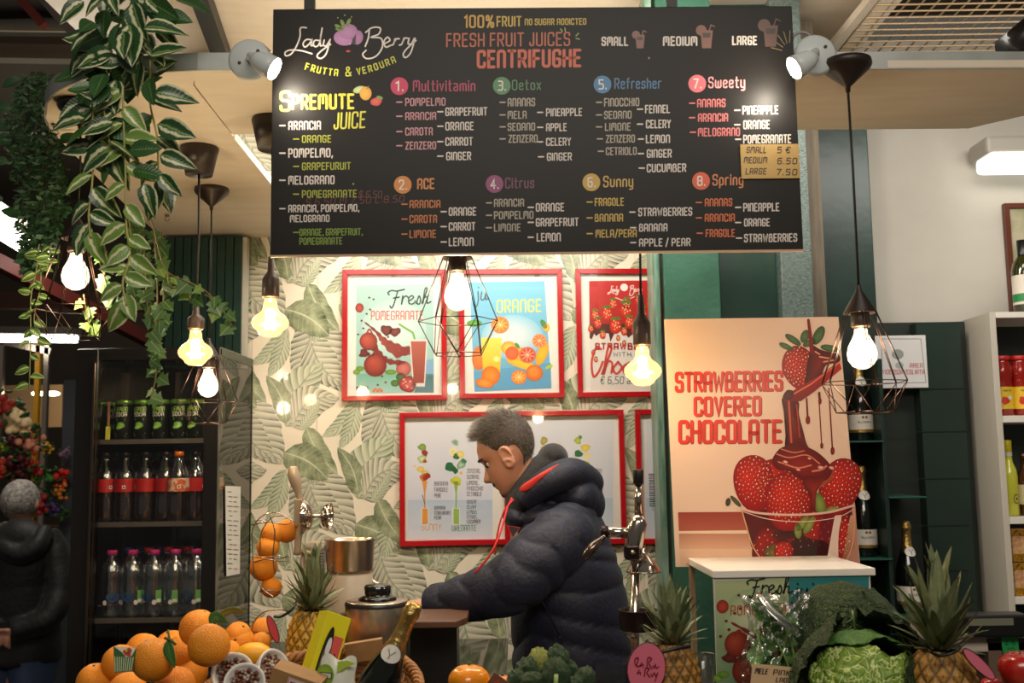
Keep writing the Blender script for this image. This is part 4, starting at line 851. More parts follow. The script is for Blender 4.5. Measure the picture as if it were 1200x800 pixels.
pr.text('LAMP', 768, 780, 613, 4.5, (86, 76, 80), .1, layer=4); pr.build(t)
# ================================================================= STRAWBERRY POSTER
t, u0, v0, u1, v1 = plane_thing('strawberry_poster', 'large beige poster of strawberries covered with chocolate standing on the white shelf', 'poster', POST, [(778.5, 374), (982.5, 371), (1008, 662.5), (792, 664)], .006, M('poster_card', (228, 194, 172), .45, noise=(2, (224, 188, 165), .3, .8)))
um = (u0 + u1) / 2; k_ = [POST.uv(*c) for c in ((778.5, 374), (982.5, 371), (1008, 662.5), (792, 664))]
mb = MB(); mb.add([(a - um, y, b - v0) for y in (0, .006) for a, b in k_], [(3, 2, 1, 0), (4, 5, 6, 7), (0, 1, 5, 4), (1, 2, 6, 5), (2, 3, 7, 6), (3, 0, 4, 7)], False); mb.build('card', M('poster_card'), t)
pr = Print(pix_fn(POST, um, v0, off=.0004, step=.0002)); RDT = (206, 50, 32); SH = (120, 34, 26)
for s_, x0, x1, yb, h, wt in (('STRAWBERRIES', 791, 917, 459.5, 24, .145), ('COVERED', 813, 892, 488, 23.5, .15), ('CHOCOLATE', 795, 916, 520, 28, .145)):
    pr.text(s_, x0 + .8, x1 + .8, yb + .8, h, SH, wt, layer=1, dy=-1.5 if s_[0] == 'S' else -1, fil=.12, gap=.16); pr.text(s_, x0, x1, yb, h, RDT, wt, layer=2, dy=-1.5 if s_[0] == 'S' else -1, fil=.12, gap=.16)
# tabletop bands
pr.poly([(794.5, 600), (873, 599.5), (877, 621), (795.5, 622)], (150, 58, 44), 1, (168, 84, 66)); pr.poly([(795.5, 622), (876, 621), (877, 625), (795.6, 625)], (232, 200, 168), 2); pr.poly([(795.6, 625), (876, 625), (880, 643), (796, 643)], (184, 124, 98), 1, (214, 164, 134)); pr.poly([(796, 643), (884, 643), (890, 660), (797, 661)], (222, 180, 150), 1); pr.poly([(998, 590), (1002, 590), (1007, 661), (985, 661)], (190, 130, 110), 1)
def big_berry(x, y, rx, ry, rot, l, seeds=60, c=(208, 30, 22), c2=(132, 8, 10), shp=None):
    sh = shp or (lambda a: 1 + .14 * math.sin(a) ** 3 - .05 * math.cos(2 * a))
    pr.blob(x, y, rx, ry, c, c2, rot, l, shape=sh, off=(-rx * .3, -ry * .2), n=28); ca, sa = math.cos(rot), math.sin(rot)
    for k in range(seeds):
        a = k * 2.39996; q = ((k + .5) / seeds) ** .5 * .88; dx, dy = rx * q * math.cos(a), ry * q * math.sin(a); X_, Y_ = x + dx * ca - dy * sa, y + dx * sa + dy * ca
        pr.blob(X_, Y_, 1.5, 1.8, (120, 8, 10), n=6, layer=l + 1); pr.blob(X_ + .3, Y_ + .3, .8, 1.1, (240, 140, 90) if k % 3 else (250, 214, 190), n=5, layer=l + 2)
# bowl content
pr.poly([(870, 597), (998, 592), (1000, 630), (985, 660), (893, 661), (880, 640)], (96, 20, 18), 2, (60, 14, 14))
big_berry(897, 640, 16, 26, .2, 3, 20, (150, 20, 16), (90, 10, 10)); big_berry(948, 620, 30, 26, 0, 3, 30, (180, 26, 20), (110, 12, 12)); big_berry(918, 645, 12, 12, 0, 6, 14)
pr.blob(948, 645, 24, 17, (40, 14, 12), (64, 20, 16), .2, 5, wob=.1); pr.blob(908, 648, 12, 10, (120, 110, 50), (80, 70, 30), .5, 5, wob=.1); pr.blob(925, 622, 20, 10, (50, 20, 14), (80, 24, 18), 0, 5, wob=.12)
pr.poly([(978, 604), (986, 603), (982, 660), (968, 660)], (226, 196, 180), 6); pr.poly([(962, 606), (978, 604), (968, 660), (955, 660)], (110, 14, 24), 5); big_berry(989, 630, 7, 30, .06, 7, 24); pr.poly([(996, 604), (1000, 603), (1001, 640), (990, 659), (986, 660)], (206, 150, 120), 8, (150, 90, 60))
for x, y, a, l_ in ((940, 613, -.9, 11), (935, 622, 1.5, 9), (948, 615, 2.1, 12)): pr.blob(x, y, l_, 4.5, (150, 156, 76), (96, 110, 44), a, 8, n=14)
# berries above the rim
big_berry(883, 562, 25, 32, -.12, 4, 80); big_berry(903, 560, 20, 26, .6, 3, 40); big_berry(985, 567, 25, 34, .35, 4, 80); big_berry(924, 583, 29, 33, .1, 7, 110, c=(216, 34, 24))
pr.blob(862, 587, 9, 2.6, (90, 84, 44), (60, 56, 34), .8, 6, n=10); pr.blob(853, 588, 3, 5, (80, 70, 40), (40, 40, 24), 0.2, 6, n=10); pr.blob(960, 590, 7, 14, (140, 150, 70), (90, 104, 40), -.3, 6, n=12); pr.blob(975, 597, 9, 4, (150, 150, 70), (100, 110, 44), -.2, 6, n=12)
# chocolate pour
CH = (92, 14, 10); CH2 = (142, 30, 20)
def splash(pts, c, c2, l): pr.poly(pts, c, l, c2)
cv = lambda p, n_=6: [(v.x, v.y) for v in cr([(a, b, 0) for a, b in p], n_, closed=True)]
def fill(p, c, c2, l):
    pts = cv(p); cx = sum(a for a, b in pts) / len(pts); cy = sum(b for a, b in pts) / len(pts); n_ = len(pts); k1, k2 = lin(c), lin(c2)
    pr.raw([(cx, cy)] + pts, [(0, 1 + i, 1 + (i + 1) % n_) for i in range(n_)], [k1] + [k2] * n_, l)
fill([(906, 535), (916, 524), (935, 521), (955, 528), (970, 541), (975, 551), (968, 562), (950, 566), (936, 560), (925, 552), (912, 550), (905, 543)], CH2, CH, 10)
fill([(944, 558), (962, 558), (972, 552), (960, 570), (956, 580), (955, 597), (950, 597), (949, 582), (940, 566)], (150, 40, 24), CH, 11)
fill([(917, 466), (935, 470), (936, 485), (941, 505), (945, 520), (950, 530), (934, 530), (920, 528), (921, 500), (918, 480)], (120, 30, 22), (72, 12, 10), 9)
for a, b, w_, c in (((924, 470), (927, 518), 2.4, (190, 84, 60)), ((933, 474), (937, 512), 1.5, (170, 60, 44)), ((919, 475), (922, 520), 2.2, (56, 8, 8))): pr.stroke([a, b], w_, c, 11)
for p_, w_ in (([(910, 532), (925, 536), (945, 533), (960, 543)], 1.4), ([(920, 544), (935, 548), (950, 545)], 1.8), ([(915, 526), (930, 530), (942, 528)], 1.2), ([(952, 552), (962, 550), (968, 546)], 2.2), ([(912, 541), (918, 543)], 1.6)): pr.curve(p_, w_, (214, 120, 96), 12)
for x, y, rx in ((920, 541, 3.2), (935, 550, 3), (962, 548, 4.5), (948, 537, 2.4), (974, 548, 3.6)): pr.blob(x, y, rx, rx * .55, (244, 206, 190), (190, 90, 70), .3, 12, n=9)
pr.poly([(960, 556), (978, 545), (975, 562), (955, 575)], (158, 50, 34), 9, (170, 80, 50))
# top strawberry and spoon
big_berry(936, 430, 20, 27, -.2, 5, 80, c=(210, 34, 24), shp=lambda a: 1 + .06 * math.sin(a) - .2 * max(0, math.sin(a)) * abs(math.cos(a)))
for x, y, rx, ry, a in ((921, 406, 9, 3.2, .45), (929, 398, 11, 4, .6), (943, 394, 8, 5, -1.2), (959, 393, 12, 6, -1.1), (972, 408, 11, 4, .2), (948, 402, 8, 4, -.4)): pr.blob(x, y, rx, ry, (88, 112, 62), (50, 72, 40), a, 8, n=14)
pr.stroke([(947, 375), (949, 390), (951, 412)], [3, 4, 5], (124, 22, 18), 10)
fill([(950, 404), (962, 410), (975, 413), (983, 416), (983, 424), (968, 428), (962, 440), (950, 450), (943, 452), (945, 430), (948, 415)], (130, 34, 24), (66, 10, 10), 9)
pr.poly([(983, 423), (986, 432), (955, 458), (938, 470), (920, 471), (917, 467), (930, 457), (960, 440)], (176, 42, 30), 10, (110, 16, 14)); pr.stroke([(922, 466), (950, 450), (984, 424)], 1.6, (226, 110, 84), 11); fill([(917, 466), (922, 457), (930, 459), (926, 468)], (84, 14, 12), (60, 8, 8), 12)
for pts in ([(960, 418), (972, 420)], [(965, 424), (976, 422)], [(955, 412), (960, 415)]): pr.stroke(pts, 1.6, (230, 150, 120), 11)
for x, y0_, y1_, w_, r in ((945, 467, 492, 2, 3.4), (959, 460, 522, 1.3, 2.4), (971, 455, 528, 1.6, 3.2), (932, 470, 484, 2.4, 3.6), (960, 460, 470, 2.4, 2.6)):
    pr.stroke([(x, y0_), (x + (y1_ - y0_) * .06, y1_)], w_, (110, 18, 14), 8); pr.blob(x + (y1_ - y0_) * .06, y1_, r * .8, r * 1.5, (150, 30, 20), (90, 10, 8), 0, 9, n=10)
# bowl rim and sides
pr.curve([(868, 596), (890, 601), (930, 603), (970, 600), (1000, 592)], 2.6, (226, 178, 160), 13); pr.curve([(870, 599), (900, 608), (940, 611), (980, 606), (1001, 596)], .9, (236, 190, 170), 13); pr.curve([(869, 598), (874, 615), (882, 640), (896, 660)], 1.5, (214, 160, 120), 13); pr.curve([(1000, 594), (1001, 615), (998, 640), (990, 659)], 1.4, (214, 160, 120), 13)
pr.build(t, 'printed_picture')
# ================================================================= WHITE DISPLAY SHELF with its juice print
FRN = Plane(2.35, 1.0)
q = [FRN.uv(*c) for c in ((836, 680), (1020, 671), (1020, 800), (838, 800))]
t = thing('display_case', 'white topped display case with a pomegranate juice print, under the strawberry poster', 'display case', FRN.loc((q[0][0] + q[1][0]) / 2, 1.062), FRN.a)
uL, uR, vT = q[0][0], q[1][0], (q[0][1] + q[1][1]) / 2; um = (uL + uR) / 2; vb = 1.062
MB().box((uL - um, 0, 0), (uR - um, .008, vT - vb)).build('front_panel', M('case_white', (206, 200, 190), .4), t, bevel=.002)
lefttop = FRN.uv(812, 668)
for sx in (uL - um, uR - um - .012): MB().box((sx, .28, 0), (sx + .012, .30, vT - vb)).build('rear_leg', M('case_tan', (150, 130, 104), .5), t)
MB().box((uL - um - .002, -.006, vT - vb), (uR - um + .010, .33, vT - vb + .017)).build('top_board', white, t, bevel=.002)
pr = Print(lambda x, y, l: (FRN.uv(x, y)[0] - um, -.0006 - .0002 * l, FRN.uv(x, y)[1] - vb))
pr.poly([(838, 680.5), (925, 677), (925, 800), (840, 800)], (176, 186, 140), 1, (120, 150, 112)); pr.blob(880, 730, 34, 40, (206, 208, 170), (150, 172, 126), layer=2); pr.poly([(924, 677), (1018, 673), (1018, 800), (924, 800)], (46, 122, 122), 2, (40, 110, 120))
Xf = lambda x: 840 + (x - 417.5) * 1.66; Yf = lambda y: 700 + (y - 356) * 1.17 + (y - 400) * .08
pomegranate_print(pr, Xf, lambda y: 697 + (y - 349) * 1.12, 1.45)
cursive(pr, 'Fresh', 876, 676, 930, 706, 1.8, (28, 28, 26), 9); cursive(pr, 'juice', 929, 680, 978, 712, 2.2, (20, 34, 36), 9); pr.text('POMEGRANATE', 856, 940, 720.5, 11.5, (190, 60, 40), .1, layer=9, dy=-1)
pr.build(t)
# ================================================================= CCTV notice
cp = Plane(3.79, 0)
t, a0, b0, a1, b1 = plane_thing('notice_plate', 'white surveillance notice plate with red lettering on the dark green wall', 'sign', cp, [(1026, 393), (1083, 393), (1090, 454), (1028, 455)], .004, M('white_plastic', (226, 224, 222), .3), 'plate')
pr = Print(pix_fn(cp, (a0 + a1) / 2, b0)); pr.text('AREA', 1066, 1081, 431, 5.5, (190, 60, 70), .12, fil=.05); pr.text('VIDEOSORVEGLIATA', 1034, 1083, 438.5, 5.5, (190, 60, 70), .12, fil=.05); pr.blob(1052, 415, 7, 6, (150, 156, 150), n=14); pr.blob(1054, 428, 5, 4, (176, 180, 176), n=12)
pr.stroke([(1033, 397), (1079, 397), (1085, 448), (1034, 449)], .7, (120, 120, 120), 1, closed=True); pr.build(t)
# ================================================================= LAMPS
bronze = M('dark_bronze_wire', (74, 52, 42), .35, metal=.7); capm = M('brown_black_cap', (44, 32, 26), .42); sockm = M('brown_socket', (62, 44, 34), .45); cordm = M('dark_cord', (30, 24, 20), .6)
bulbg = thin_glass('bulb_glass_clear', (1, .97, .9), .02, .02, glow=((1, .84, .60), 1.7)); amberg = thin_glass('bulb_glass_amber', (1, .84, .55), .03, .02, glow=((1, .66, .30), .85))
fil = emis('filament_glow', (1, .86, .62), 80)
def bulb(root, z, kind, power):
    """bulb hangs with its neck at local z, parts under root"""
    mb = MB()
    if kind == 'A': prof = [(.013, 0), (.014, -.012), (.019, -.024), (.0275, -.040), (.031, -.056), (.029, -.070), (.020, -.083), (.008, -.089), (0, -.0895)]; g = bulbg; zc_ = -.052
    else: prof = [(.013, 0), (.016, -.012), (.017, -.024), (.022, -.034), (.036, -.044), (.044, -.055), (.0455, -.064), (.041, -.074), (.030, -.083), (.026, -.090), (.017, -.096), (0, -.098)]; g = amberg; zc_ = -.056
    mb.lathe([(r, z + q) for r, q in prof], 24); b = mb.build('bulb', g, root)
    m2 = MB()
    for k in range(6):
        a = k * pi / 3; r = .008 if kind == 'A' else .011
        m2.cyl((r * math.cos(a), r * math.sin(a), z + zc_ - .022), (r * .6 * math.cos(a), r * .6 * math.sin(a), z + zc_ + .024), .0042 if kind == 'A' else .0034, 6)
    m2.build('filament', fil, b)
    light('bulb_light', 'POINT', (0, 0, z + zc_), power * 1.5, (1, .82, .60), .03, parent=None).parent = root
    MB().lathe([(.0135, z - .004), (.0135, z + .012)], 16).build('screw_base', M('brass', (190, 160, 100), .3, metal=1), b)
def cage_lamp(label, cup_px, Y, top_y, mid_y, bot_y, powr, zc_cup, R=.0905):
    """cup_px: ceiling rose centre; top_y: top of the metal cone; mid_y: widest ring; bot_y: lowest ring (picture rows)"""
    px = cup_px[0]; base = P(px, bot_y, Y); zt = P(px, top_y, Y).z - base.z; zm = P(px, mid_y, Y).z - base.z; zcup = zc_cup - base.z
    t = thing('cage_pendant_lamp', label, 'lamp', base, random.random() * .6, 'cage pendant lamps')
    MB().lathe([(0, zcup), (.052, zcup), (.054, zcup - .01), (.050, zcup - .018), (.006, zcup - .058), (.005, zcup - .07)][::-1], 32).build('ceiling_rose', capm, t)
    MB().tube([(0, 0, zcup - .06), (.002, 0, (zcup + zt) / 2), (0, 0, zt - .005)], .0028, 6).build('cord', cordm, t)
    hz = .047; zc1 = zt - .012
    MB().lathe([(.0045, zt), (.0055, zt - .004), (.006, zc1), (.034, zc1 - hz), (.0345, zc1 - hz - .004), (.033, zc1 - hz - .004), (.005, zc1 - .006)], 28).build('cone_cap', capm, t)
    zs = zc1 - hz; MB().lathe([(.019, zs + .01), (.0205, zs - .03), (.0185, zs - .034)], 24).build('socket', sockm, t)
    bulb(t, zs - .034, 'A', powr)
    mb = MB(); w_ = .0011; N6 = 6
    mid = [Vector((R * math.cos(2 * pi * k / N6), R * math.sin(2 * pi * k / N6), zm)) for k in range(N6)]
    bot = [Vector((R * .66 * math.cos(2 * pi * (k + .5) / N6), R * .66 * math.sin(2 * pi * (k + .5) / N6), 0)) for k in range(N6)]
    tp = [Vector((.0335 * math.cos(2 * pi * k / N6), .0335 * math.sin(2 * pi * k / N6), zs - .002)) for k in range(N6)]
    for k in range(N6):
        mb.tube([mid[k], mid[(k + 1) % N6]], w_, 5); mb.tube([bot[k], bot[(k + 1) % N6]], w_, 5); mb.tube([mid[k], bot[k]], w_, 5); mb.tube([mid[k], bot[k - 1]], w_, 5)
        n_ = Vector((-tp[k].y, tp[k].x, 0)).normalized() * .0035
        mb.tube([tp[k] + n_, mid[k] + n_ * .3], w_, 5); mb.tube([tp[k] - n_, mid[k] - n_ * .3], w_, 5)
    mb.tube([Vector((.034 * math.cos(a), .034 * math.sin(a), zs - .002)) for a in np.linspace(0, 2 * pi, 25)[:-1]], w_ * 1.2, 5, closed=True)
    mb.build('wire_cage', bronze, t); return t
cage_lamp('cage pendant lamp at far left with variegated leaves in front of its cord', (86, 0), 2.36, 250, 362, 396, 2.6, ZC)
cage_lamp('cage pendant lamp at the centre hanging just under the menu board', (537, 0), 2.32, 272, 376, 415, 2.6, ZC)
cage_lamp('cage pendant lamp at right, beside the strawberry poster', (1014, 0), 2.17, 333, 448, 483, 2.6, ZC)
cage_lamp('small cage pendant lamp farther back above the drinks fridge', (243, 0), 3.14, 396, 470, 496, 3.0, ZC)
def bare_lamp(label, px, Y, sock_top, sock_bot, powr, cup=None):
    """socket rows in the picture; cup: width scale of a bucket shaped rose or None"""
    s0 = P(px, sock_bot, Y); zt = P(px, sock_top, Y).z - s0.z
    t = thing('bare_bulb_lamp', label, 'lamp', (s0.x, s0.y, s0.z - .098), 0, 'bare amber bulb lamps'); B_ = .098; zcup = ZC - t.location.z
    if cup: MB().lathe([(.034, zcup - .075), (.036, zcup - .078), (.052, zcup - .004), (.050, zcup)], 28).build('ceiling_rose', capm, t)
    MB().tube([(0, 0, zcup - (.07 if cup else 0)), (.003, 0, (zcup + zt) / 2), (0, 0, B_ + zt)], .0032, 6).build('cord', cordm, t)
    H = zt; MB().lathe([(.0045, B_ + H), (.007, B_ + H - .002), (.009, B_ + H * .62), (.018, B_ + H * .5), (.0215, B_ + H * .44), (.0215, B_ + .004), (.019, B_)][::-1], 24).build('socket', sockm, t)
    bulb(t, B_, 'G', powr); return t
bare_lamp('bare amber bulb lamp hanging above the fridge’s right end, ivy touching its cord', 229.5, 2.72, 357, 386, 2.2, True)
bare_lamp('bare amber bulb lamp beside the left edge of the menu board', 317, 2.50, 300, 349, 2.2, True)
bare_lamp('bare amber bulb lamp hanging in front of the red strawberries poster', 752.5, 2.46, 345, 405, 2.2, True)
# clip-on spot lights aimed at the board
def spot(label, bx, by, hx, hy, aim, Yb, side):
    c = P(bx, by, Yb); t = thing('spotlight', label, 'spotlight', c, 0, 'white spotlights lighting the menu board')
    wp = M('spot_white', (206, 212, 212), .35)
    h = P(hx - 7 * side, hy, Yb - .11); A = Vector(BOARD.hit(*aim)); d = Vector((.86 * side, -.04, -.50)).normalized()
    MB().lathe([(0, -.004), (.044, -.004), (.046, .002), (.046, .012), (.04, .018), (0, .019)], 32, (Matrix.Rotation(math.radians(90), 4, 'X'))).build('base_disc', wp, t)
    for k in (-.02, .02): MB().ball(Vector((k, -.0195, -.01 if k < 0 else .016)), (.004, .002, .004), 8, 6).build('screw', M('rust_screw'), t)
    mb = MB(); L = h - c; mb.tube([(0, -.015, 0), (L.x * .15, -.05, L.z * .1), (L.x * .55, L.y * .8, L.z * .6), L - d * .03], .008, 8); mb.build('arm', wp, t)
    q = (-d).to_track_quat('Z', 'Y').to_matrix().to_4x4(); M4 = Matrix.Translation(L) @ q
    MB().lathe([(.0, .052), (.012, .05), (.020, .036), (.0245, .012), (.0262, -.004), (.025, -.004), (.023, .008), (.0, .010)], 26, M4).build('lamp_head', wp, t)
    MB().lathe([(.0, .002), (.0232, .001), (.0232, -.002), (0, -.0035)], 26, M4).build('lens', emis('spot_lens', (1, .9, .72), 22), t)
    o = light('spot_beam', 'SPOT', L + d * .012, 2.4, (1, .88, .70), .012, spot=150, blend=.9); o.parent = t; o.rotation_euler = (A - h).to_track_quat('-Z', 'Y').to_euler()
    return t
spot('round white spotlight on the canopy edge at the left end of the menu board', 294, 72, 327, 80, (350, 104), 2.17, 1)
spot('round white spotlight on the canopy edge at the right end of the menu board', 954, 67, 925, 79, (905, 100), 2.17, -1)
mb = MB(); a = P(930, 44, 2.2); mb.tube(cr([P(926, 52, 2.19), P(932, 40, 2.2), P(945, 39, 2.2), P(956, 50, 2.19)], 6), .0035, 6); mb.build('spotlight_cable', M('grey_cable', (150, 152, 150), .5), label='grey cable loop above the right spotlight', cat='cable')
mb = MB(); mb.tube(cr([P(284, 58, 2.19), P(292, 50, 2.2), P(304, 50, 2.2), P(316, 60, 2.19)], 6), .003, 6); mb.build('spotlight_cable', M('grey_cable'), label='grey cable loop above the left spotlight', cat='cable')
# bulkhead lamp on the right wall
c = P(1180, 184, 3.95); t = thing('bulkhead_lamp', 'white oblong bulkhead lamp on the off white wall at upper right', 'lamp', c)
MB().box((-.10, -.05, .0), (.30, .12, .075)).build('housing', M('housing_grey', (170, 164, 152), .5), t, bevel=.015)
MB().box((-.095, -.06, -.055), (.29, .08, .01)).build('diffuser', emis('bulkhead_glow', (1, .97, .88), 2.2), t, bevel=.02)
# ================================================================= HANGING PLANTS
def leaf_mesh(name, L, W, mat, bend=.2, fold=.25, nu=6, nv=4, shape='ovate', wave=0):
    mb = MB(); ph = random.random() * 6
    def wf(u):
        if shape == 'ovate': return math.sin(pi * min(1, u ** .72)) ** .8 if 0 < u < 1 else 0
        if shape == 'blade': return (1 - u) ** .6 * (.55 + .45 * min(1, u * 5))
        return 0
    def fn(u, v):
        s_ = (v - .5) * 2; w_ = W * .5 * wf(u)
        x = L * u; y = s_ * w_; z = -bend * L * u * u + fold * abs(s_) * w_ + wave * W * math.sin(u * 12 + ph) * abs(s_)
        return (x, y, z)
    mb.grid(fn, nu, nv); return mb.mesh(name, mat)
def ivy_mesh(name, W, mat):
    pts = [(0, 0), (-.12, .28), (-.02, .5), (.22, .34), (.34, .62), (.55, .36), (.62, .3), (1.0, 0), (.62, -.3), (.55, -.36), (.34, -.62), (.22, -.34), (-.02, -.5), (-.12, -.28)]
    mb = MB(); c = (.28, 0); vs = [(c[0] * W, 0, 0)] + [(x * W, y * W, -.12 * W * (abs(y) + .5 * x * x)) for x, y in pts]; n_ = len(pts)
    uv = [(.4, .5)] + [(max(0, min(1, x)), .5 + y * .8) for x, y in pts]
    mb.add(vs, [(0, 1 + i, 1 + (i + 1) % n_) for i in range(n_)], True, uv); return mb.mesh(name, mat)
def orient(d, up, twist=0):
    x = Vector(d).normalized(); z = Vector(up) - x * Vector(up).dot(x)
    if z.length < 1e-4: z = Vector((0, 1, .1)) - x * x.y
    z.normalize(); y = z.cross(x); Mx = Matrix((x, y, z)).transposed(); return (Matrix.Rotation(twist, 3, x) @ Mx).to_euler()
def put_leaf(root, meshes, pos, d, up, sc=1, name='leaf'):
    o = inst(name, random.choice(meshes), root, Vector(pos) - root.location, orient(d, up, random.uniform(-.4, .4)), sc); return o
def facing(): return Vector((random.uniform(-.5, .5), -1, random.uniform(-.1, .7)))
vm = leaf_mat('variegated_leaf', (34, 72, 34), (214, 214, 170), (150, 176, 90), 'varieg', .38, .15, scale=30)
vm2 = leaf_mat('variegated_leaf_pale', (110, 146, 62), (226, 222, 176), (190, 200, 120), 'varieg', .4, .1, scale=30)
gm = leaf_mat('deep_green_leaf', (24, 62, 28), (44, 92, 40), (110, 140, 70), 'plain', .35, .15, scale=30)
VL = [leaf_mesh('variegated_leaf', .075, .042, vm, b, .3) for b in (.1, .3, .5)]; VP = [leaf_mesh('pale_leaf', .07, .038, vm2, b, .3) for b in (.15, .35)]; GLf = [leaf_mesh('green_leaf', .075, .044, gm, b, .25) for b in (.1, .3)]
t = thing('variegated_plant', 'hanging plant with large green and cream striped leaves spilling over the canopy end', 'plant', P(140, 40, 2.1))
stemm = M('plant_stem', (170, 160, 90), .5)
# crown: dense upper cluster (picture region 92..218 x 0..190)
for k in range(105):
    x = random.gauss(146, 30); y = random.uniform(-18, 150)
    if y > 60: x = random.gauss(130, 22)
    if not (98 < x < 206): continue
    Y = random.uniform(2.02, 2.2); p = P(x, y, Y); dx = (x - 146) / 60
    d = Vector((dx + random.uniform(-.8, .8), random.uniform(-.5, .1), random.uniform(-1.1, .1)))
    put_leaf(t, VL if random.random() < .6 else GLf, p, d, facing(), random.uniform(.75, 1.15))
mb = MB()
vines = [([(176, 70), (176, 120), (184, 160), (186, 205), (190, 222)], 2.08, 'V', 7), ([(144, 100), (145, 150), (147, 200), (148, 262), (152, 300), (144, 330), (148, 358)], 2.05, 'P', 17), ([(108, 120), (110, 170), (108, 215), (104, 250), (106, 278)], 2.07, 'M', 10), ([(122, 130), (128, 165), (132, 188)], 2.06, 'V', 7)]
for pts, Y, kd, n_ in vines:
    c = cr([P(x, y, Y + .01 * random.uniform(-1, 1)) for x, y in pts], 8); mb.tube(c, .0022, 5)
    for k in range(n_):
        q = c[int((k + .6) / n_ * (len(c) - 1))]; sdn = 1 if k % 2 else -1
        d = Vector((sdn * random.uniform(.5, 1.1), random.uniform(-.4, .1), random.uniform(-.9, .0)))
        if k >= n_ - 2: d = Vector((sdn * .4, 0, -1))
        put_leaf(t, {'V': VL + GLf[:1], 'P': VP, 'M': VL + VP}[kd], q, d, facing(), random.uniform(.8, 1.1))
mb.build('stems', stemm, t, world=True)
for x, y, d, sc in ((180, 110, (1, -.1, -.05), 1.1), (184, 146, (1, -.1, -.35), 1.15), (187, 182, (1, -.2, -.3), .95), (152, 176, (1, -.1, .05), .9), (155, 200, (1, -.1, -.1), .95), (168, 215, (.4, -.1, -1), .9), (187, 205, (.8, -.1, -.8), .8), (175, 66, (1.1, -.2, .25), 1.1), (168, 34, (1, -.2, .12), 1.1), (150, 28, (.2, -.3, -1), 1.4)):
    put_leaf(t, VL if y not in (176, 200) else GLf, P(x, y, 2.03), d, (0, -1, .35), sc)
# ivy
im = leaf_mat('ivy_leaf', (56, 96, 44), (96, 136, 66), (160, 180, 110), 'plain', .5, .05, scale=25); im2 = leaf_mat('ivy_leaf_light', (110, 150, 62), (150, 180, 84), (190, 206, 130), 'plain', .5, .05, scale=25)
IV = [ivy_mesh('ivy_leaf', .038, im), ivy_mesh('ivy_leaf', .032, im)]; IV2 = [ivy_mesh('ivy_leaf', .030, im2)]
t = thing('ivy_plant', 'trailing ivy with lobed green leaves hanging behind the striped leaved plant', 'plant', P(180, 280, 2.35))
mb = MB()
iv = [([(176, 250), (188, 300), (196, 318), (214, 328), (240, 340), (262, 365), (272, 382)], 2.3, 9, 1), ([(180, 262), (184, 320), (184, 370), (180, 410), (186, 432)], 2.34, 16, 0), ([(168, 262), (170, 310), (172, 350), (178, 380)], 2.36, 12, 0), ([(150, 250), (155, 290), (150, 330), (160, 362)], 2.37, 11, 0),
      ([(196, 318), (200, 335), (218, 340), (224, 350)], 2.31, 4, 1), ([(190, 268), (192, 330), (190, 380), (186, 415)], 2.35, 12, 0), ([(118, 285), (122, 310), (124, 340), (128, 352)], 2.38, 8, 0), ([(98, 345), (102, 370), (106, 385)], 2.4, 6, 1), ([(184, 425), (182, 445), (176, 470)], 2.34, 4, 0), ([(240, 345), (250, 352), (248, 366)], 2.3, 3, 1)]
for pts, Y, n_, lt in iv:
    c = cr([P(x, y, Y) for x, y in pts], 7); mb.tube(c, .0016, 5)
    for k in range(n_):
        q = c[int((k + .9) / n_ * (len(c) - 1))] + Vector((random.uniform(-.012, .012), random.uniform(-.01, .01), 0)); d = Vector((random.uniform(-.8, .8), random.uniform(-.3, 0), -random.uniform(.2, 1)))
        put_leaf(t, IV2 if (lt and random.random() < .6) else IV, q, d, facing(), random.uniform(.75, 1.15))
mb.build('stems', M('ivy_stem', (140, 116, 70), .6), t, world=True)
# dark fine-leaved plant at far left
fm = leaf_mat('dark_fine_leaf', (22, 50, 24), (40, 78, 34), (60, 96, 50), 'smooth', .45, 0)
t = thing('dark_fern', 'dense dark fine-leaved plant hanging at the far left, in the shade of the canopy', 'plant', P(40, 180, 2.6))
mb = MB()
for k in range(2300):
    y = random.uniform(88, 318); cx = 44 + 6 * math.sin(y / 30); hw = 30 if y < 240 else 30 - (y - 240) * .24
    if y < 130: hw = 26 - (130 - y) * .3
    x = cx + random.uniform(-1, 1) * hw; p = P(x, y, random.uniform(2.5, 2.72)); a = random.uniform(0, 6.28); dz = random.uniform(-1, .2); d = Vector((math.cos(a), -.5 * abs(math.sin(a)), dz)).normalized(); L = random.uniform(.012, .026)
    sd = d.cross(Vector((random.uniform(-.4, .4), -1, random.uniform(-.2, .6)))).normalized() * L * .24
    mb.add([p, p + d * L * .5 + sd, p + d * L, p + d * L * .5 - sd], [(0, 1, 2, 3)], True, [(0, .5), (.5, 1), (1, .5), (.5, 0)])
mb.build('leaves', fm, t, world=True, kind='stuff'); mb = MB()
for k in range(26):
    x = random.uniform(22, 66); mb.tube(cr([P(x * .4 + 26, 84, 2.6), P(x, 150, 2.6), P(x + random.uniform(-6, 6), random.uniform(230, 320), 2.6)], 5), .0012, 4)
mb.build('stems', M('fern_stem', (50, 54, 30), .6), t, world=True)
LF = [leaf_mesh('fern_leaf', .045, .024, fm, .2, .2)]
for x, y in ((14, 128), (12, 148), (10, 188), (26, 250), (60, 92), (24, 92), (4, 232), (14, 165), (70, 165)): put_leaf(t, LF, P(x, y, 2.55), (-1 if x < 50 else 1, -.2, random.uniform(-.5, .4)), facing(), random.uniform(.9, 1.3))
t = thing('trailing_vine', 'thin vine with small oval leaves trailing down left of the left cage lamp', 'plant', P(35, 300, 2.5)); mb = MB()
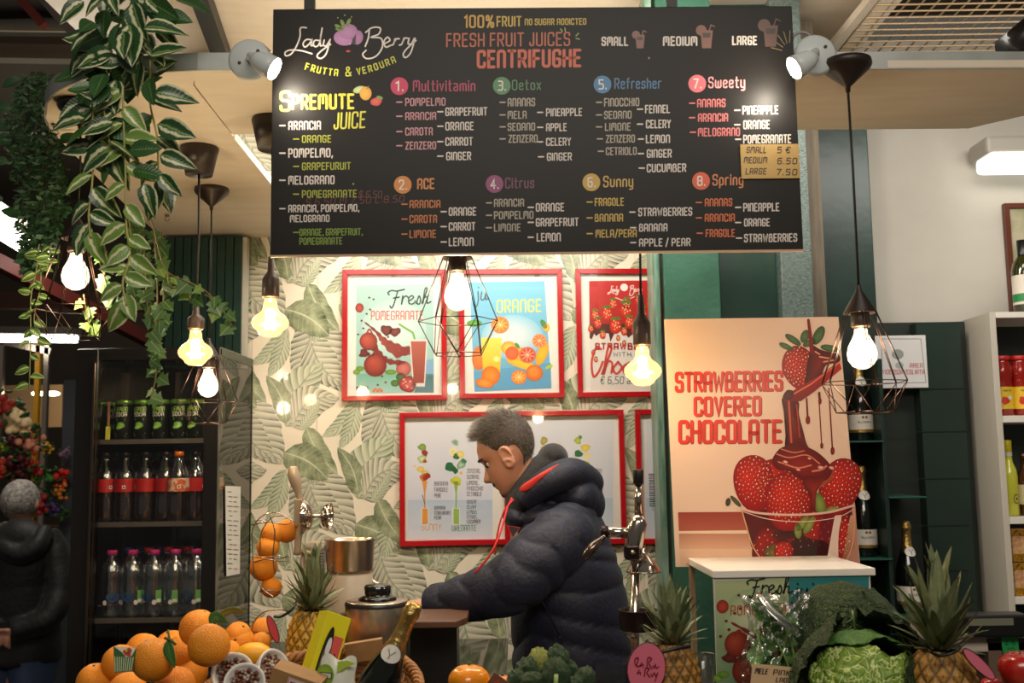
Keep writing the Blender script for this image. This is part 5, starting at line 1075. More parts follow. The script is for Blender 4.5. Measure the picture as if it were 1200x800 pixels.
for pts in ([(46, 286), (42, 320), (36, 350), (36, 390), (35, 430), (34, 456)], [(44, 290), (48, 330), (40, 372), (44, 400)], [(60, 285), (58, 300), (54, 318)]):
    c = cr([P(x, y, 2.5) for x, y in pts], 8); mb.tube(c, .0014, 5)
    for k in range(2, len(c) - 1, 3):
        put_leaf(t, LFp if 'LFp' in globals() else (globals().update(LFp=[leaf_mesh('vine_leaf', .034, .02, leaf_mat('vine_leaf', (62, 92, 40), (170, 186, 104), (120, 150, 70), 'varieg', .45), .2, .25)]) or LFp), c[k], ((1 if k % 2 else -1), -.2, random.uniform(-.7, .1)), facing(), random.uniform(.8, 1.2))
mb.build('stems', M('vine_stem', (110, 110, 60), .6), t, world=True)
# ================================================================= DRINKS FRIDGE
FY = 3.42; FB = 3.86
xa, xb = P(85, 600, FY).x, P(255, 600, FY).x; zt = P(170, 407, FY).z; zl = .12
fr = thing('drinks_fridge', 'tall black framed glass door drinks fridge with cans and bottles', 'fridge', ((xa + xb) / 2, (FY + FB) / 2, 0))
fk = M('fridge_black', (22, 19, 17), .22, coat=.3); X = lambda px, Y=FY: P(px, 600, Y).x; Zf = lambda py, Y=FY: P(170, py, Y).z
def fb(nm, a, b, m=fk, **k): return MB().box(a, b).build(nm, m, fr, world=True, **k)
fb('base_panel', (xa, FY, 0), (xb, FB, zl)); fb('top_panel', (xa, FY, zt - .03), (xb, FB, zt), bevel=.003)
fb('back_panel', (xa + .01, FB - .02, zl), (xb - .01, FB, zt - .03), M('fridge_back', (44, 40, 38), .15, coat=.5))
fb('side_panel', (xa, FY + .03, zl), (xa + .012, FB, zt - .03))
fb('rear_post', (xb - .012, FB - .014, zl), (xb, FB, zt - .03))
dr = MB(); x1 = X(112); x2 = X(238)
dr = fb('door', (xa, FY - .012, zl), (x1, FY + .02, zt - .004), bevel=.004)
for a, b in (((x2, FY - .012, zl), (xb, FY + .02, zt - .004)), ((x1, FY - .012, zt - .045), (x2, FY + .02, zt - .004)), ((x1, FY - .012, zl), (x2, FY + .02, zl + .06))):
    MB().box(a, b).build('door_frame', fk, fr, world=True, bevel=.003)
gl_ = thin_glass('fridge_glass', (.92, .92, .9), .02, .01)
MB().add([(x1, FY, zl + .06), (x2, FY, zl + .06), (x2, FY, zt - .045), (x1, FY, zt - .045)], [(0, 1, 2, 3)], False).build('door_glass', gl_, fr, world=True)
MB().add([(xb - .002, FY + .02, zl), (xb - .002, FB - .014, zl), (xb - .002, FB - .014, zt - .03), (xb - .002, FY + .02, zt - .03)], [(0, 1, 2, 3)], False).build('side_glass', thin_glass('side_glass', (.7, .69, .66), .03, .03), fr, world=True)
MB().box((x1 - .012, FY - .03, Zf(790)), (x1 - .002, FY - .016, Zf(425))).build('door_handle', M('dark_chrome', (120, 104, 90), .2, metal=1), fr, world=True, bevel=.002)
SH = {}
SY = 3.5
for nm, py in (('can', 516.5), ('cola', 612.5), ('water', 724)):
    z = P(175, py, SY).z; SH[nm] = z
    fb('shelf', (xa + .014, FY + .05, z - .008), (xb - .016, FB - .03, z), M('shelf_wire', (60, 56, 52), .3, metal=.6))
    MB().box((xa + .014, FY + .045, z - .010), (xb - .016, FY + .052, z + .006)).build('shelf_lip', M('shelf_lip', (110, 100, 90), .35, metal=.5), fr, world=True)
for px in (150, 208): MB().box((X(px, FB) - .008, FB - .035, zl), (X(px, FB) + .008, FB - .022, zt - .05)).build('shelf_rail', M('shelf_lip'), fr, world=True)
# cans
cang = M('can_top_green', (120, 170, 60), .3, metal=.5); canb = M('can_body_black', (26, 30, 24), .3, metal=.3)
def can(label, loc, rz):
    t = thing('soda_can', label, 'can', loc, rz, 'lemon soda cans on the top fridge shelf'); t.scale = (1.06, 1.06, 1); H = .142; R = .0285
    MB().lathe([(.022, 0), (R, .008), (R, H - .014), (.026, H - .004)], 24).build('body', canb, t); MB().lathe([(R + .0003, H - .015), (.0265, H - .003), (.0255, H), (.024, H - .003), (0, H - .003)], 24).build('lid', cang, t)
    def fn(x, y, l): a = x / R; return ((R + .0004 + .0003 * l) * math.sin(a), -(R + .0004 + .0003 * l) * math.cos(a), y * -1)
    pr = Print(lambda x, y, l: fn(x, y, l)); LG = (150, 196, 70)
    pr.text('LEMON', -.021, .021, -.098, .017, LG, .13, layer=1, dy=-.003); pr.text('SODA', -.019, .019, -.083, .014, (214, 214, 196), .14, layer=1, dy=-.002)
    pr.rect(-.014, -.078, .014, -.071, (96, 150, 50), 1); pr.blob(0, -.055, .013, .010, (150, 200, 80), (90, 150, 50), .3, 1); pr.blob(-.004, -.048, .012, .007, (180, 216, 110), (110, 170, 60), -.3, 2); pr.rect(-.02, -.028, .02, -.024, (170, 176, 120), 1); pr.rect(-.015, -.02, .015, -.017, (130, 140, 100), 1)
    pr.build(t, 'label'); return t
cans = [(117, 3.62, -1.2), (145, 3.54, 0), (166.5, 3.54, 0), (188, 3.54, 0), (209.5, 3.54, .2), (229, 3.54, -.15)]
place = ['leftmost, standing further back', 'just right of the price stick', 'third from the left', 'fourth from the left', 'behind the small cage lamp’s wires', 'rightmost, beside the door frame']
can0 = None
for k, (px, Y, rz) in enumerate(cans):
    p = P(px, 500, Y); loc = (p.x, Y, SH['can'] + .0005); lb = 'green topped black lemon soda can, ' + place[k]
    if can0 is None: can0 = can(lb, loc, rz)
    else: dup(can0, loc, (0, 0, rz), lb)
for k, (px, Y) in enumerate(((134, 3.66), (156, 3.65), (177, 3.65), (198, 3.65), (219, 3.65))):
    p = P(px, 500, Y); dup(can0, (p.x, Y, SH['can'] + .0005), (0, 0, .1 * k), 'black lemon soda can in the back row, between the ' + ('leftmost and second', 'second and third', 'third and fourth', 'fourth and fifth', 'last two')[k] + ' front cans')
p = P(127, 500, 3.5); t = thing('price_stick', 'tan stick with yellow lower end standing between the first cans', 'stick', (p.x, 3.5, SH['can'] + .001)); MB().box((-.004, -.002, 0), (.004, .002, .135)).build('stick', M('tan_stick', (150, 110, 70), .5), t); MB().box((-.008, -.003, 0), (.008, -.0021, .05)).build('yellow_tag', M('yellow_tag', (206, 196, 60), .5), t)
# cola bottles
pet = thin_glass('pet_clear', (.96, .96, .96), .14, .14, pw_=2); cola = M('cola_liquid', (34, 12, 8), .12, coat=.6)
def prof(pts, H): return [(r / 1000, z / 1000 * H / 235) for r, z in pts]
CB = [(20, 0), (29, 3), (32, 12), (32, 60), (30, 78), (30.5, 95), (32.5, 105), (32.5, 150), (30, 165), (23, 185), (15, 203), (11.5, 215), (11, 222), (14, 223), (14, 225), (11, 226), (11, 232)]
def bottle(label, loc, kind, capc, lab, liq, rz=0, H=.235, grp=None, nm='cola_bottle'):
    t = thing(nm, label, 'bottle', loc, rz, grp); t.scale = (1.1, 1.1, 1); MB().lathe(prof(CB, 235), 20).build('bottle_body', pet if not liq else pet, t)
    if liq: MB().lathe([(r * .94, z * .99 + .001) for r, z in prof(CB, 235)[:9]] + [(.024, .172), (0, .173)], 20).build('drink', liq, t)
    MB().lathe([(.0145, .222), (.0145, .236), (.013, .238), (0, .238)], 16).build('cap', capc, t)
    if lab: 
        MB().lathe([(.0332, .104), (.0332, .148)], 24, cap=False).build('label_band', lab, t); pr = Print(lambda x, y, l: ((.0334 + .0003 * l) * math.sin(x / .0334), -(.0334 + .0003 * l) * math.cos(x / .0334), y))
        pr.rect(.006, .114, .016, .126, (226, 214, 206), 1); pr.rect(.0085, .1165, .0135, .1235, (120, 40, 36), 2); pr.build(t, 'code_print')
    return t
capk = M('cap_dark', (30, 18, 16), .4); capg = M('cap_green', (40, 130, 60), .4); capo = M('cap_orange', (226, 110, 30), .4); redl = M('label_red', (176, 24, 20), .4); 
b0 = None; nmz = ['leftmost', 'second', 'third', 'fourth', 'fifth', 'sixth']
for k, px in enumerate((124, 147, 170.5, 194.5, 206, 229)):
    p = P(px, 560, 3.535 if k != 4 else 3.62); lb = nmz[k] + ' dark cola bottle with a red label in the fridge’s middle shelf'; loc = (p.x, p.y, SH['cola'] + .0005)
    if b0 is None: b0 = bottle(lb, loc, 'c', capk, redl, cola, .5, grp='bottles on the middle fridge shelf')
    else: dup(b0, loc, (0, 0, [.5, -.1, -1.2, .3, .9, .8][k]), lb)
bg = bottle('green capped bottle behind the first two cola bottles', (P(135, 560, 3.63).x, 3.63, SH['cola'] + .0005), 'g', capg, redl, cola, 0, grp='bottles on the middle fridge shelf')
for k, (px, lb) in enumerate(((159, 'green capped bottle behind the second and third cola bottles'), (182, 'green capped bottle behind the third and fourth cola bottles'), (219.5, 'green capped bottle at the back right of the middle fridge shelf'))): dup(bg, (P(px, 560, 3.66).x, 3.66, SH['cola'] + .0005), None, lb)
oj = M('orange_drink', (206, 96, 24), .2, coat=.5); wl = M('label_white_orange', (226, 196, 170), .4, noise=(60, (206, 90, 40), .45, .55))
bo = bottle('orange capped bottle with a white and orange label, right part of the middle shelf', (P(213.5, 560, 3.535).x, 3.5, SH['cola'] + .0005), 'o', capo, wl, cola, 0, grp='bottles on the middle fridge shelf')
dup(bo, (P(234, 560, 3.48).x, 3.64, SH['cola'] + .0005), None, 'orange capped bottle half hidden behind the rightmost cola bottle')
# water bottles
WB = [(22, 0), (30, 3), (32.5, 10), (31, 22), (32.5, 34), (32.5, 80), (30, 96), (32, 108), (32, 122), (28, 142), (20, 156), (13, 164), (12, 168), (14, 169), (12, 171), (12, 176)]
pk = M('cap_pink', (222, 56, 140), .4); watr = thin_glass('water_body', (.9, .95, .98), .24, .18, pw_=1.6); lbl = M('label_blue_clear', (40, 74, 110), .3)
def water(label, loc, rz, capm_):
    t = thing('water_bottle', label, 'bottle', loc, rz, 'water bottles on the lower fridge shelf'); t.scale = (1.2, 1.2, 1.03); pts = [(r / 1000, z / 1000 * 1.18) for r, z in WB]
    MB().lathe(pts, 22).build('bottle_body', watr, t); m2 = MB(); m2.lathe([(r * .9, z + .002) for r, z in pts[1:10]], 18); m2.build('water', thin_glass('water_inner', (.93, .96, .98), .14, .1, pw_=1.6), t)
    MB().lathe([(.0145, .199), (.0145, .214), (.013, .216), (0, .216)], 16).build('cap', capm_, t)
    pr = Print(lambda x, y, l: ((.0336 + .0003 * l) * math.sin(x / .0336), -(.0336 + .0003 * l) * math.cos(x / .0336), y))
    pr.rect(-.045, .038, .045, .042, (206, 110, 130), 1); pr.poly([(-.018, .062), (0, .048), (.018, .062), (.018, .074), (0, .088), (-.018, .074)], (30, 60, 110), 1, (20, 80, 120)); pr.blob(-.022, .05, .006, .008, (226, 214, 206), layer=1, n=10); pr.blob(.022, .05, .006, .008, (226, 214, 206), layer=1, n=10); pr.text('ACQUA', -.011, .011, .064, .009, (206, 216, 226), .14, layer=2) if False else None
    pr.rect(.026, .046, .042, .088, (110, 170, 90), 1); pr.rect(.028, .05, .04, .06, (226, 226, 206), 2)
    pr.build(t, 'label'); return t
w0 = None
for k, px in enumerate((130.5, 155, 180.5, 205, 229.5)):
    p = P(px, 690, 3.535); loc = (p.x, p.y, SH['water'] + .0005); lb = nmz[k] + ' pink capped clear water bottle in the front row of the lower shelf'
    if w0 is None: w0 = water(lb, loc, .5, pk)
    else: dup(w0, loc, (0, 0, [.5, 0, -.3, -.7, -.5][k]), lb)
for k, (px, Y, c, nm) in enumerate(((151, 3.64, (40, 70, 150), 'blue capped water bottle behind the first two pink capped ones'), (165, 3.70, (44, 70, 160), 'blue capped water bottle at the rear, left of the red capped ones'), (175, 3.62, (190, 30, 40), 'red capped water bottle behind the third pink capped one'), (187, 3.70, (40, 70, 150), 'blue capped water bottle between two red capped ones'), (198, 3.64, (190, 30, 40), 'red capped water bottle just left of the fourth pink capped one'), (209, 3.72, (180, 30, 40), 'red capped water bottle at the very back, right of centre'), (220, 3.64, (190, 34, 44), 'red capped water bottle left of the last pink capped one'))):
    o = water(nm, (P(px, 640, Y).x, Y, SH['water'] + .0005), .3 * k, M('cap_%d' % c[0] + '_%d' % c[2], c, .4))
# receipt paper taped on the side glass
pp = [PX(x, y, xb + .003) for x, y in ((264, 569), (282, 570), (281, 672), (265.5, 675))]
t = thing('taped_receipt', 'long white handwritten paper slip taped on the fridge side glass', 'paper', pp[3]); mb = MB(); mb.add([pp[3], pp[2], pp[1], pp[0]], [(0, 1, 2, 3)], False); mb.build('paper', M('paper_white', (226, 222, 212), .6), t, world=True, solid=.0005)
pr = Print(lambda x, y, l: PX(x, y, xb + .0036 + .0002 * l) - pp[3])
for k in range(17): 
    y = 576 + k * 5.6; pr.stroke([(267 + k % 3, y), (271 + k % 2, y + .3)], 1.2, (110, 106, 110), 1); pr.stroke([(274, y + .5), (279 - k % 3, y + .8)], 1.2, (120, 100, 104) if k % 4 else (190, 90, 90), 1) if k % 5 else None
pr.build(t, 'handwriting')
# ================================================================= GREEN BOTTLE CUBBIES (right of the poster)
GY_ = 3.62; gback = 3.86
cab = thing('bottle_cabinet', 'dark green open shelving with prosecco bottles, left of the white bookcase', 'cabinet', (P(1060, 600, GY_).x, 3.75, 0)); cg = M('cabinet_green', (22, 42, 35), .4, noise=(8, (28, 48, 40), .3, .7)); ct_ = M('cabinet_tile', (34, 50, 40), .35, noise=(6, (44, 56, 44), .3, .7))
def cb(nm, a, b, m=cg, **k): return MB().box(a, b).build(nm, m, cab, world=True, **k)
Xc = lambda px, Y=GY_: P(px, 560, Y).x; Zc = lambda py, px=1040, Y=GY_: P(px, py, Y).z
ztop = P(1080, 379, 3.9).z
cb('back_board', (Xc(985), gback, 0), (P(1160, 378, 3.66).x - .003, gback + .04, ztop), M('cabinet_back', (36, 44, 34), .5, noise=(6, (26, 36, 30), .3, .7)))
cb('divider', (Xc(1036), GY_, .0), (Xc(1041), gback, Zc(420)), bevel=.002); cb('divider', (Xc(985), GY_, 0), (Xc(988), gback, Zc(420)), bevel=.002)
cb('upright_board', (P(1084, 560, 3.8).x, 3.80, 0), (P(1136, 560, 3.8).x, gback, ztop - .01), M('cabinet_green2', (28, 44, 37), .38, noise=(5, (34, 52, 43), .3, .7)))
for py, a, b in ((516, 986, 1037), (654, 986, 1040), (582, 1040, 1084), (723, 1040, 1096), (470, 1040, 1084)):
    if py == 470: continue
    z = Zc(py); cb('shelf', (Xc(a), GY_ - .01, z - .006), (Xc(b), gback, z), M('shelf_green_edge', (40, 84, 72), .3), bevel=.002)
for py in (455, 505, 560, 615, 668):
    z = P(1110, py, 3.8).z; MB().box((P(1042, py, 3.8).x, 3.797, z - .0015), (P(1135, py, 3.8).x, 3.80, z)).build('joint_strip', M('joint_dark', (18, 34, 30), .5), cab, world=True)
foil = M('gold_foil', (206, 172, 100), .3, metal=.9, bump=(120, .4)); bg_ = M('bottle_dark', (12, 16, 12), .08, coat=.6); labw = M('bottle_label', (220, 210, 196), .5); gband = M('label_gold', (196, 160, 84), .3, metal=.8)
CH_ = [(38, 0), (44, 4), (44, 120), (42, 150), (34, 180), (24, 210), (17, 235), (15, 262), (14.5, 290), (17, 293), (17, 300), (14.5, 302)]
def prosecco(label, loc, rz=0, tilt=None, neck=True, grp='prosecco bottles'):
    t = thing('prosecco_bottle', label, 'bottle', loc, rz, grp)
    if tilt: t.rotation_euler = tilt
    MB().lathe([(r / 1000, z / 1000) for r, z in CH_], 28).build('bottle_glass', bg_, t)
    MB().lathe([(.0258, .209), (.018, .236), (.0163, .262), (.0158, .288), (.0185, .292), (.0187, .300), (.0165, .304), (.017, .310), (.014, .318), (0, .320)], 24).build('foil', foil, t)
    MB().lathe([(.0447, .040), (.0447, .094)], 28, cap=False).build('label_band', labw, t); MB().lathe([(.0449, .030), (.0449, .0405)], 28, cap=False).build('gold_band', gband, t)
    if neck:
        pr = Print(lambda x, y, l: ((.021 + .0003 * l + (.228 - y) * .34) * math.sin(x / .021), -(.021 + .0003 * l + (.228 - y) * .34) * math.cos(x / .021), y))
        pr.blob(0, .214, .017, .017, (226, 222, 214), layer=5, n=18); pr.stroke([(-.006, .220), (0, .210), (.006, .220)], .002, (150, 130, 90), 8); pr.stroke([(0, .210), (0, .204)], .002, (150, 130, 90), 8); pr.build(t, 'neck_label')
    pr = Print(lambda x, y, l: ((.0450 + .0003 * l) * math.sin(x / .045), -(.0450 + .0003 * l) * math.cos(x / .045), y))
    for sx in (-1, 1): pr.blob(sx * .006, .084, .005, .005, (90, 60, 36), (150, 120, 60), sx * .5, 1, n=10)
    pr.text('MILLESIMATO', -.024, .024, .062, -.008, (110, 116, 130), .14, layer=1); pr.stroke([(-.015, .054), (.015, .054)], .001, (150, 150, 150), 1); pr.build(t, 'label_print')
    return t
b0 = prosecco('dark prosecco bottle on the highest green shelf, seen through the right cage lamp', (P(1009, 500, 3.72).x, 3.72, Zc(516) + .001))
dup(b0, (P(1013.5, 640, 3.72).x, 3.72, Zc(654) + .001), None, 'dark prosecco bottle on the green shelf right beside the poster’s lower corner')
dup(b0, (P(1066, 700, 3.72).x, 3.72, Zc(723) + .001), (0, 0, .15), 'dark prosecco bottle on the lowest green shelf, behind the right pineapple')
# ================================================================= WHITE BOOKCASE
WY = 3.66; bcx = P(1160, 378, WY).x
xbL = bcx - .0; bk = thing('white_bookcase', 'white open bookcase with jars and bottles at the right edge', 'bookcase', (bcx + .3, 3.8, 0)); wl_ = white
ztp = P(1161, 366, WY).z
def wb(nm, a, b, m=wl_, **k): return MB().box(a, b).build(nm, m, bk, world=True, **k)
wb('side_board', (bcx, WY, 0), (bcx + .022, WY + .29, ztp + .001), M('side_grey', (200, 192, 178), .45), bevel=.001); wb('top_board', (bcx + .0225, WY, ztp - .02), (bcx + .8, WY + .29, ztp + .001), bevel=.001); wb('side_board', (bcx + .78, WY, 0), (bcx + .80, WY + .29, ztp - .02)); wb('back_board', (bcx + .022, WY + .27, 0), (bcx + .78, WY + .285, ztp - .02), M('bookcase_back_dark', (40, 48, 42), .6))  # back board is a dark green grey
WS = {}
for k, py in enumerate((487, 606, 700)):
    z = P(1172, py, WY).z; WS[k] = z; wb('shelf', (bcx + .022, WY + .002, z - .024), (bcx + .78, WY + .27, z), bevel=.001)
lid = M('jar_lid_red', (200, 40, 36), .35); sauce = M('tomato_sauce', (150, 26, 14), .18, coat=.6); yl = M('jar_label_yellow', (236, 196, 50), .45)
def jar(label, loc):
    t = thing('sauce_jar', label, 'jar', loc, 0, 'red sauce jars on the white bookcase'); MB().lathe([(.03, 0), (.034, .004), (.035, .10), (.033, .12), (.033, .135), (.036, .15), (.034, .175), (.027, .195), (.026, .205)], 24).build('jar_glass', sauce, t)
    MB().lathe([(.029, .203), (.030, .206), (.030, .216), (.028, .219), (0, .2195)], 24).build('lid', lid, t); MB().lathe([(.0355, .025), (.0355, .105)], 24, cap=False).build('label_band', yl, t)
    pr = Print(lambda x, y, l: ((.0357 + .0003 * l) * math.sin(x / .036), -(.0357 + .0003 * l) * math.cos(x / .036), y))
    pr.rect(-.04, .026, .04, .032, (60, 60, 150), 1); pr.blob(-.01, .055, .014, .014, (206, 50, 30), n=14, wob=.1); pr.blob(.008, .066, .009, .008, (236, 226, 200), n=12, layer=2); pr.text('RUSTICA', -.014, .014, .088, -.006, (90, 40, 20), .2, layer=1); pr.rect(-.02, .036, .024, .044, (190, 40, 30), 1); pr.build(t, 'label_print'); return t
zj = WS[0] + .001; j0 = jar('red lidded sauce jar with yellow label, nearest the bookcase’s left side', (P(1177, 480, 3.74).x, 3.74, zj)); dup(j0, (P(1197.5, 480, 3.74).x, 3.74, zj), None, 'red lidded sauce jar with yellow label, cut off by the picture edge')
t = thing('limoncello_bottle', 'yellow capped bottle of cloudy yellow liqueur on the second bookcase shelf', 'bottle', (P(1186, 600, 3.74).x, 3.74, WS[1] + .001)); lim = M('limoncello', (214, 214, 70), .15, coat=.5, sss=.1)
MB().lathe([(.022, 0), (.026, .004), (.027, .14), (.024, .165), (.014, .19), (.012, .21), (.012, .235)], 22).build('bottle_glass', lim, t); MB().lathe([(.0135, .215), (.0135, .268), (.012, .27), (0, .271)], 18).build('cap', M('cap_yellow', (236, 216, 40), .4), t); MB().lathe([(.0138, .212), (.0138, .228)], 18, cap=False).build('tax_band', labw, t)
pr = Print(lambda x, y, l: ((.0273 + .0003 * l) * math.sin(x / .027), -(.0273 + .0003 * l) * math.cos(x / .027), y)); pr.blob(.008, .06, .011, .017, (206, 196, 70), (60, 70, 40), layer=1); pr.blob(.008, .06, .008, .013, (214, 206, 90), layer=2); pr.blob(.008, .06, .004, .007, (90, 96, 50), layer=3, n=10); pr.build(t, 'label_print')
t = thing('amber_bottle', 'dark amber bottle with a cream label cut off at the picture’s right edge, second shelf', 'bottle', (P(1204, 600, 3.74).x, 3.74, WS[1] + .001)); MB().lathe([(.026, 0), (.03, .004), (.03, .12), (.022, .15), (.012, .17), (.011, .2), (.014, .202), (.014, .222), (0, .223)], 22).build('bottle_glass', M('amber_glass', (70, 34, 14), .12, coat=.5), t); MB().lathe([(.0304, .04), (.0304, .11)], 22, cap=False).build('label_band', M('label_cream', (214, 200, 160), .5), t)
pk_ = M('shrimp_pack', (232, 190, 130), .35, noise=(90, (214, 150, 110), .4, .6), coat=.3)
for k, (z, lb) in enumerate(((WS[2] + .001, 'gold and clear pack of dried pasta shapes, lower of the two stacked at right'), (WS[2] + .119, 'gold and clear pack of dried pasta shapes, upper of the two stacked at right'))):
    t = thing('pasta_pack', lb, 'pack', (P(1200, 640, 3.72).x, 3.72, z), 0, 'pasta packs on the third bookcase shelf'); MB().box((-.055, -.03, 0), (.10, .04, .115)).build('bag', pk_, t, bevel=.008); gb = M('gold_print', (206, 150, 40), .35, metal=.4, noise=(120, (120, 80, 30), .5, .6))
    MB().box((-.0555, -.0312, .0), (.1005, -.0302, .028)).build('gold_strip', gb, t); MB().box((-.0555, -.0312, .09), (.1005, -.0302, .112)).build('gold_strip', gb, t)
# on top of the bookcase: bottle and framed picture
t = thing('olive_oil_bottle', 'dark green oil bottle with black neck on top of the bookcase, right edge', 'bottle', (P(1203, 365, 3.78).x, 3.78, ztp + .002)); MB().lathe([(.038, 0), (.043, .005), (.043, .17), (.036, .2), (.018, .225), (.016, .24)], 26).build('bottle_glass', M('olive_glass', (44, 44, 12), .1, coat=.6), t); MB().lathe([(.0185, .224), (.0175, .23), (.0185, .285), (0, .287)], 20).build('cap', black, t)
MB().lathe([(.0436, .04), (.0436, .15)], 26, cap=False).build('label_band', labw, t); MB().lathe([(.0439, .05), (.0439, .08)], 26, cap=False).build('green_patch', M('label_green', (40, 130, 70), .5), t)
t = thing('wall_picture', 'brown wooden framed picture cut off at the right edge of the wall', 'picture', P(1215, 365, 4.085)); a = P(1186, 365, 4.07); b = P(1186, 238, 4.07); w0_, h0 = a.x - t.location.x, b.z - a.z
fm_ = M('brown_frame', (96, 46, 26), .35)
MB().box((w0_, -.015, 0), (w0_ + .02, .01, h0)).build('frame_rail', fm_, t); MB().box((w0_ + .3, -.015, 0), (w0_ + .32, .01, h0)).build('frame_rail', fm_, t)
MB().box((w0_ + .02, -.015, h0 - .02), (w0_ + .3, .01, h0)).build('frame_rail', fm_, t); MB().box((w0_ + .02, -.015, 0), (w0_ + .3, .01, .02)).build('frame_rail', fm_, t); MB().box((w0_ + .02, -.004, .02), (w0_ + .3, .008, h0 - .02)).build('picture_sheet', M('old_paper', (190, 180, 150), .6, noise=(9, (160, 156, 120), .4, .6)), t)
# ================================================================= PRODUCE AND MACHINES
def W2(px, py, Y): return P(px, py, Y)
orm = M('orange_peel', (250, 158, 28), .42, noise=(7, (242, 138, 14), .3, .75), bump=(420, .5), coat=.05, sss=.08); stm = M('orange_stem', (70, 90, 40), .6)
olm = leaf_mat('orange_leaf', (44, 96, 40), (76, 130, 60), (140, 170, 90), 'plain', .4, .1)
wood = M('crate_wood', (150, 112, 72), .65, noise=(6, (120, 86, 54), .3, .7), stretch=(1, 8, 8))
cr_ = thing('fruit_crate', 'wooden crate under the heap of oranges', 'crate', (P(205, 790, 2.38).x, 2.38, 1.0605)); 
for k in range(4): MB().box((-.24 + k * .097, -.2, 0), (-.24 + k * .097 + .09, .2, .08)).build('slat', wood, cr_)
def orange_mesh(seed):
    r_ = random.Random(seed); a = r_.random() * 6; mb = MB(); mb.ball((0, 0, 0), .042, 28, 18, fn=lambda p: 1 + .012 * math.sin(3 * p.x + a) + .01 * math.sin(4 * p.y * a) - .05 * max(0, abs(p.z) - .93) * 8)
    return mb.mesh('orange', orm)
OM = [orange_mesh(k) for k in range(4)]; bud = MB().lathe([(0, -.0002), (.0035, 0), (.0025, .0014), (0, .0016)], 7).mesh('bud', stm)
OR_ = [(112, 799, 21, 'at the far left bottom of the heap'), (141, 777, 21, 'carrying the green and white striped paper flag'), (168, 763, 20.5, 'behind the big one with the hanging leaf, upper left'), (180, 773, 24, 'big, with a dark leaf hanging at its right side'), (201, 758, 19, 'at the back centre, half hidden'), (214, 764, 20, 'in the middle behind the two largest'),
       (232, 736, 21, 'topmost of the heap, with a pale green leaf'), (245, 756, 24, 'big, directly below the topmost one'), (279, 744, 15, 'small, at the back right, top of the right group'), (280, 752, 17.5, 'in the right group showing its navel'), (267, 766, 15, 'tucked low between the big one and the right group'), (306, 752, 11, 'smallest, at the far right edge of the heap'),
       (149, 811, 22, 'cut off by the picture’s bottom, second from left'), (205, 805, 23, 'bottom row, in front of the big leafy one'), (223, 787, 20, 'low, between the bottom row and the white trays')]
for k, (x, y, r, lb) in enumerate(OR_):
    Y = .042 * F / r if r > 16 else 2.48 + (k % 3) * .03; Y = min(max(Y, 2.12), 2.52); s = r * Y / F / .042
    if k in (2, 4): Y += .06; s *= 1.02
    if k == 10: Y = 2.45
    p = P(x, y, Y); t = thing('orange', 'orange ' + lb, 'orange', p, random.random() * 6, 'oranges heaped at lower left'); t.rotation_euler = (random.uniform(-.5, .9), random.uniform(-.6, .6), random.random() * 6)
    if k == 9: t.rotation_euler = (1.25, 0, 0)
    inst('peel', random.choice(OM), t, sc=s); inst('bud', bud, t, (0, 0, .0405 * s))
t = thing('lemon', 'yellow orange oval citrus fruit at the right foot of the orange heap', 'fruit', P(297, 766, 2.4), rot=(0, math.pi / 2, .1)); MB().lathe([(0, -.042), (.008, -.040), (.016, -.033), (.025, -.015), (.026, 0), (.025, .015), (.016, .033), (.008, .040), (0, .043)], 24).build('peel', M('lemon_peel', (246, 176, 30), .4, bump=(400, .2), coat=.15), t)
def leafobj(label, pts_px, Y, W, mat=olm, nm='fruit_leaf', cat='leaf'):
    c = cr([P(x, y, Y + dy) for x, y, dy in pts_px], 6); mb = MB(); n_ = len(c) - 1
    def fn(u, v):
        i = min(int(u * n_), n_ - 1); p = c[i].lerp(c[i + 1], u * n_ - i); d = (c[min(i + 1, n_)] - c[max(i - 1, 0)]).normalized(); sd = d.cross(Vector((.2, 1, .3))).normalized(); ww = W * .5 * math.sin(pi * min(1, u ** .8)) ** .8
        return p + sd * (v - .5) * 2 * ww + Vector((0, -.25, .1)) * abs(v - .5) * 2 * ww
    mb.grid(fn, 10, 4); o = mb.build(nm, mat, None, solid=.0006, label=label, cat=cat); return o
leafobj('pale green leaf on the topmost orange', [(247, 733, -.035), (254, 722, -.04), (266, 731, -.03)], 2.36, .026)
leafobj('dark green leaf hanging from the big orange’s right side', [(196, 750, -.05), (199, 765, -.055), (205, 783, -.055)], 2.14, .026)
mb = MB(); mb.tube([P(197, 738, 2.1), P(198, 745, 2.09), P(199, 750, 2.09)], .0022, 6); mb.tube(cr([P(193, 747, 2.09), P(200, 750, 2.085), P(206, 755, 2.09)], 4), .0028, 6); mb.build('twig', stm, label='short green twig on top of the big leafy orange', cat='twig')
leafobj('olive coloured leaf behind the topmost orange, lying toward the right', [(255, 722, .02), (272, 715, .02), (289, 717, .02)], 2.45, .018, leaf_mat('olive_leaf', (90, 96, 40), (120, 120, 50), (140, 140, 80)))
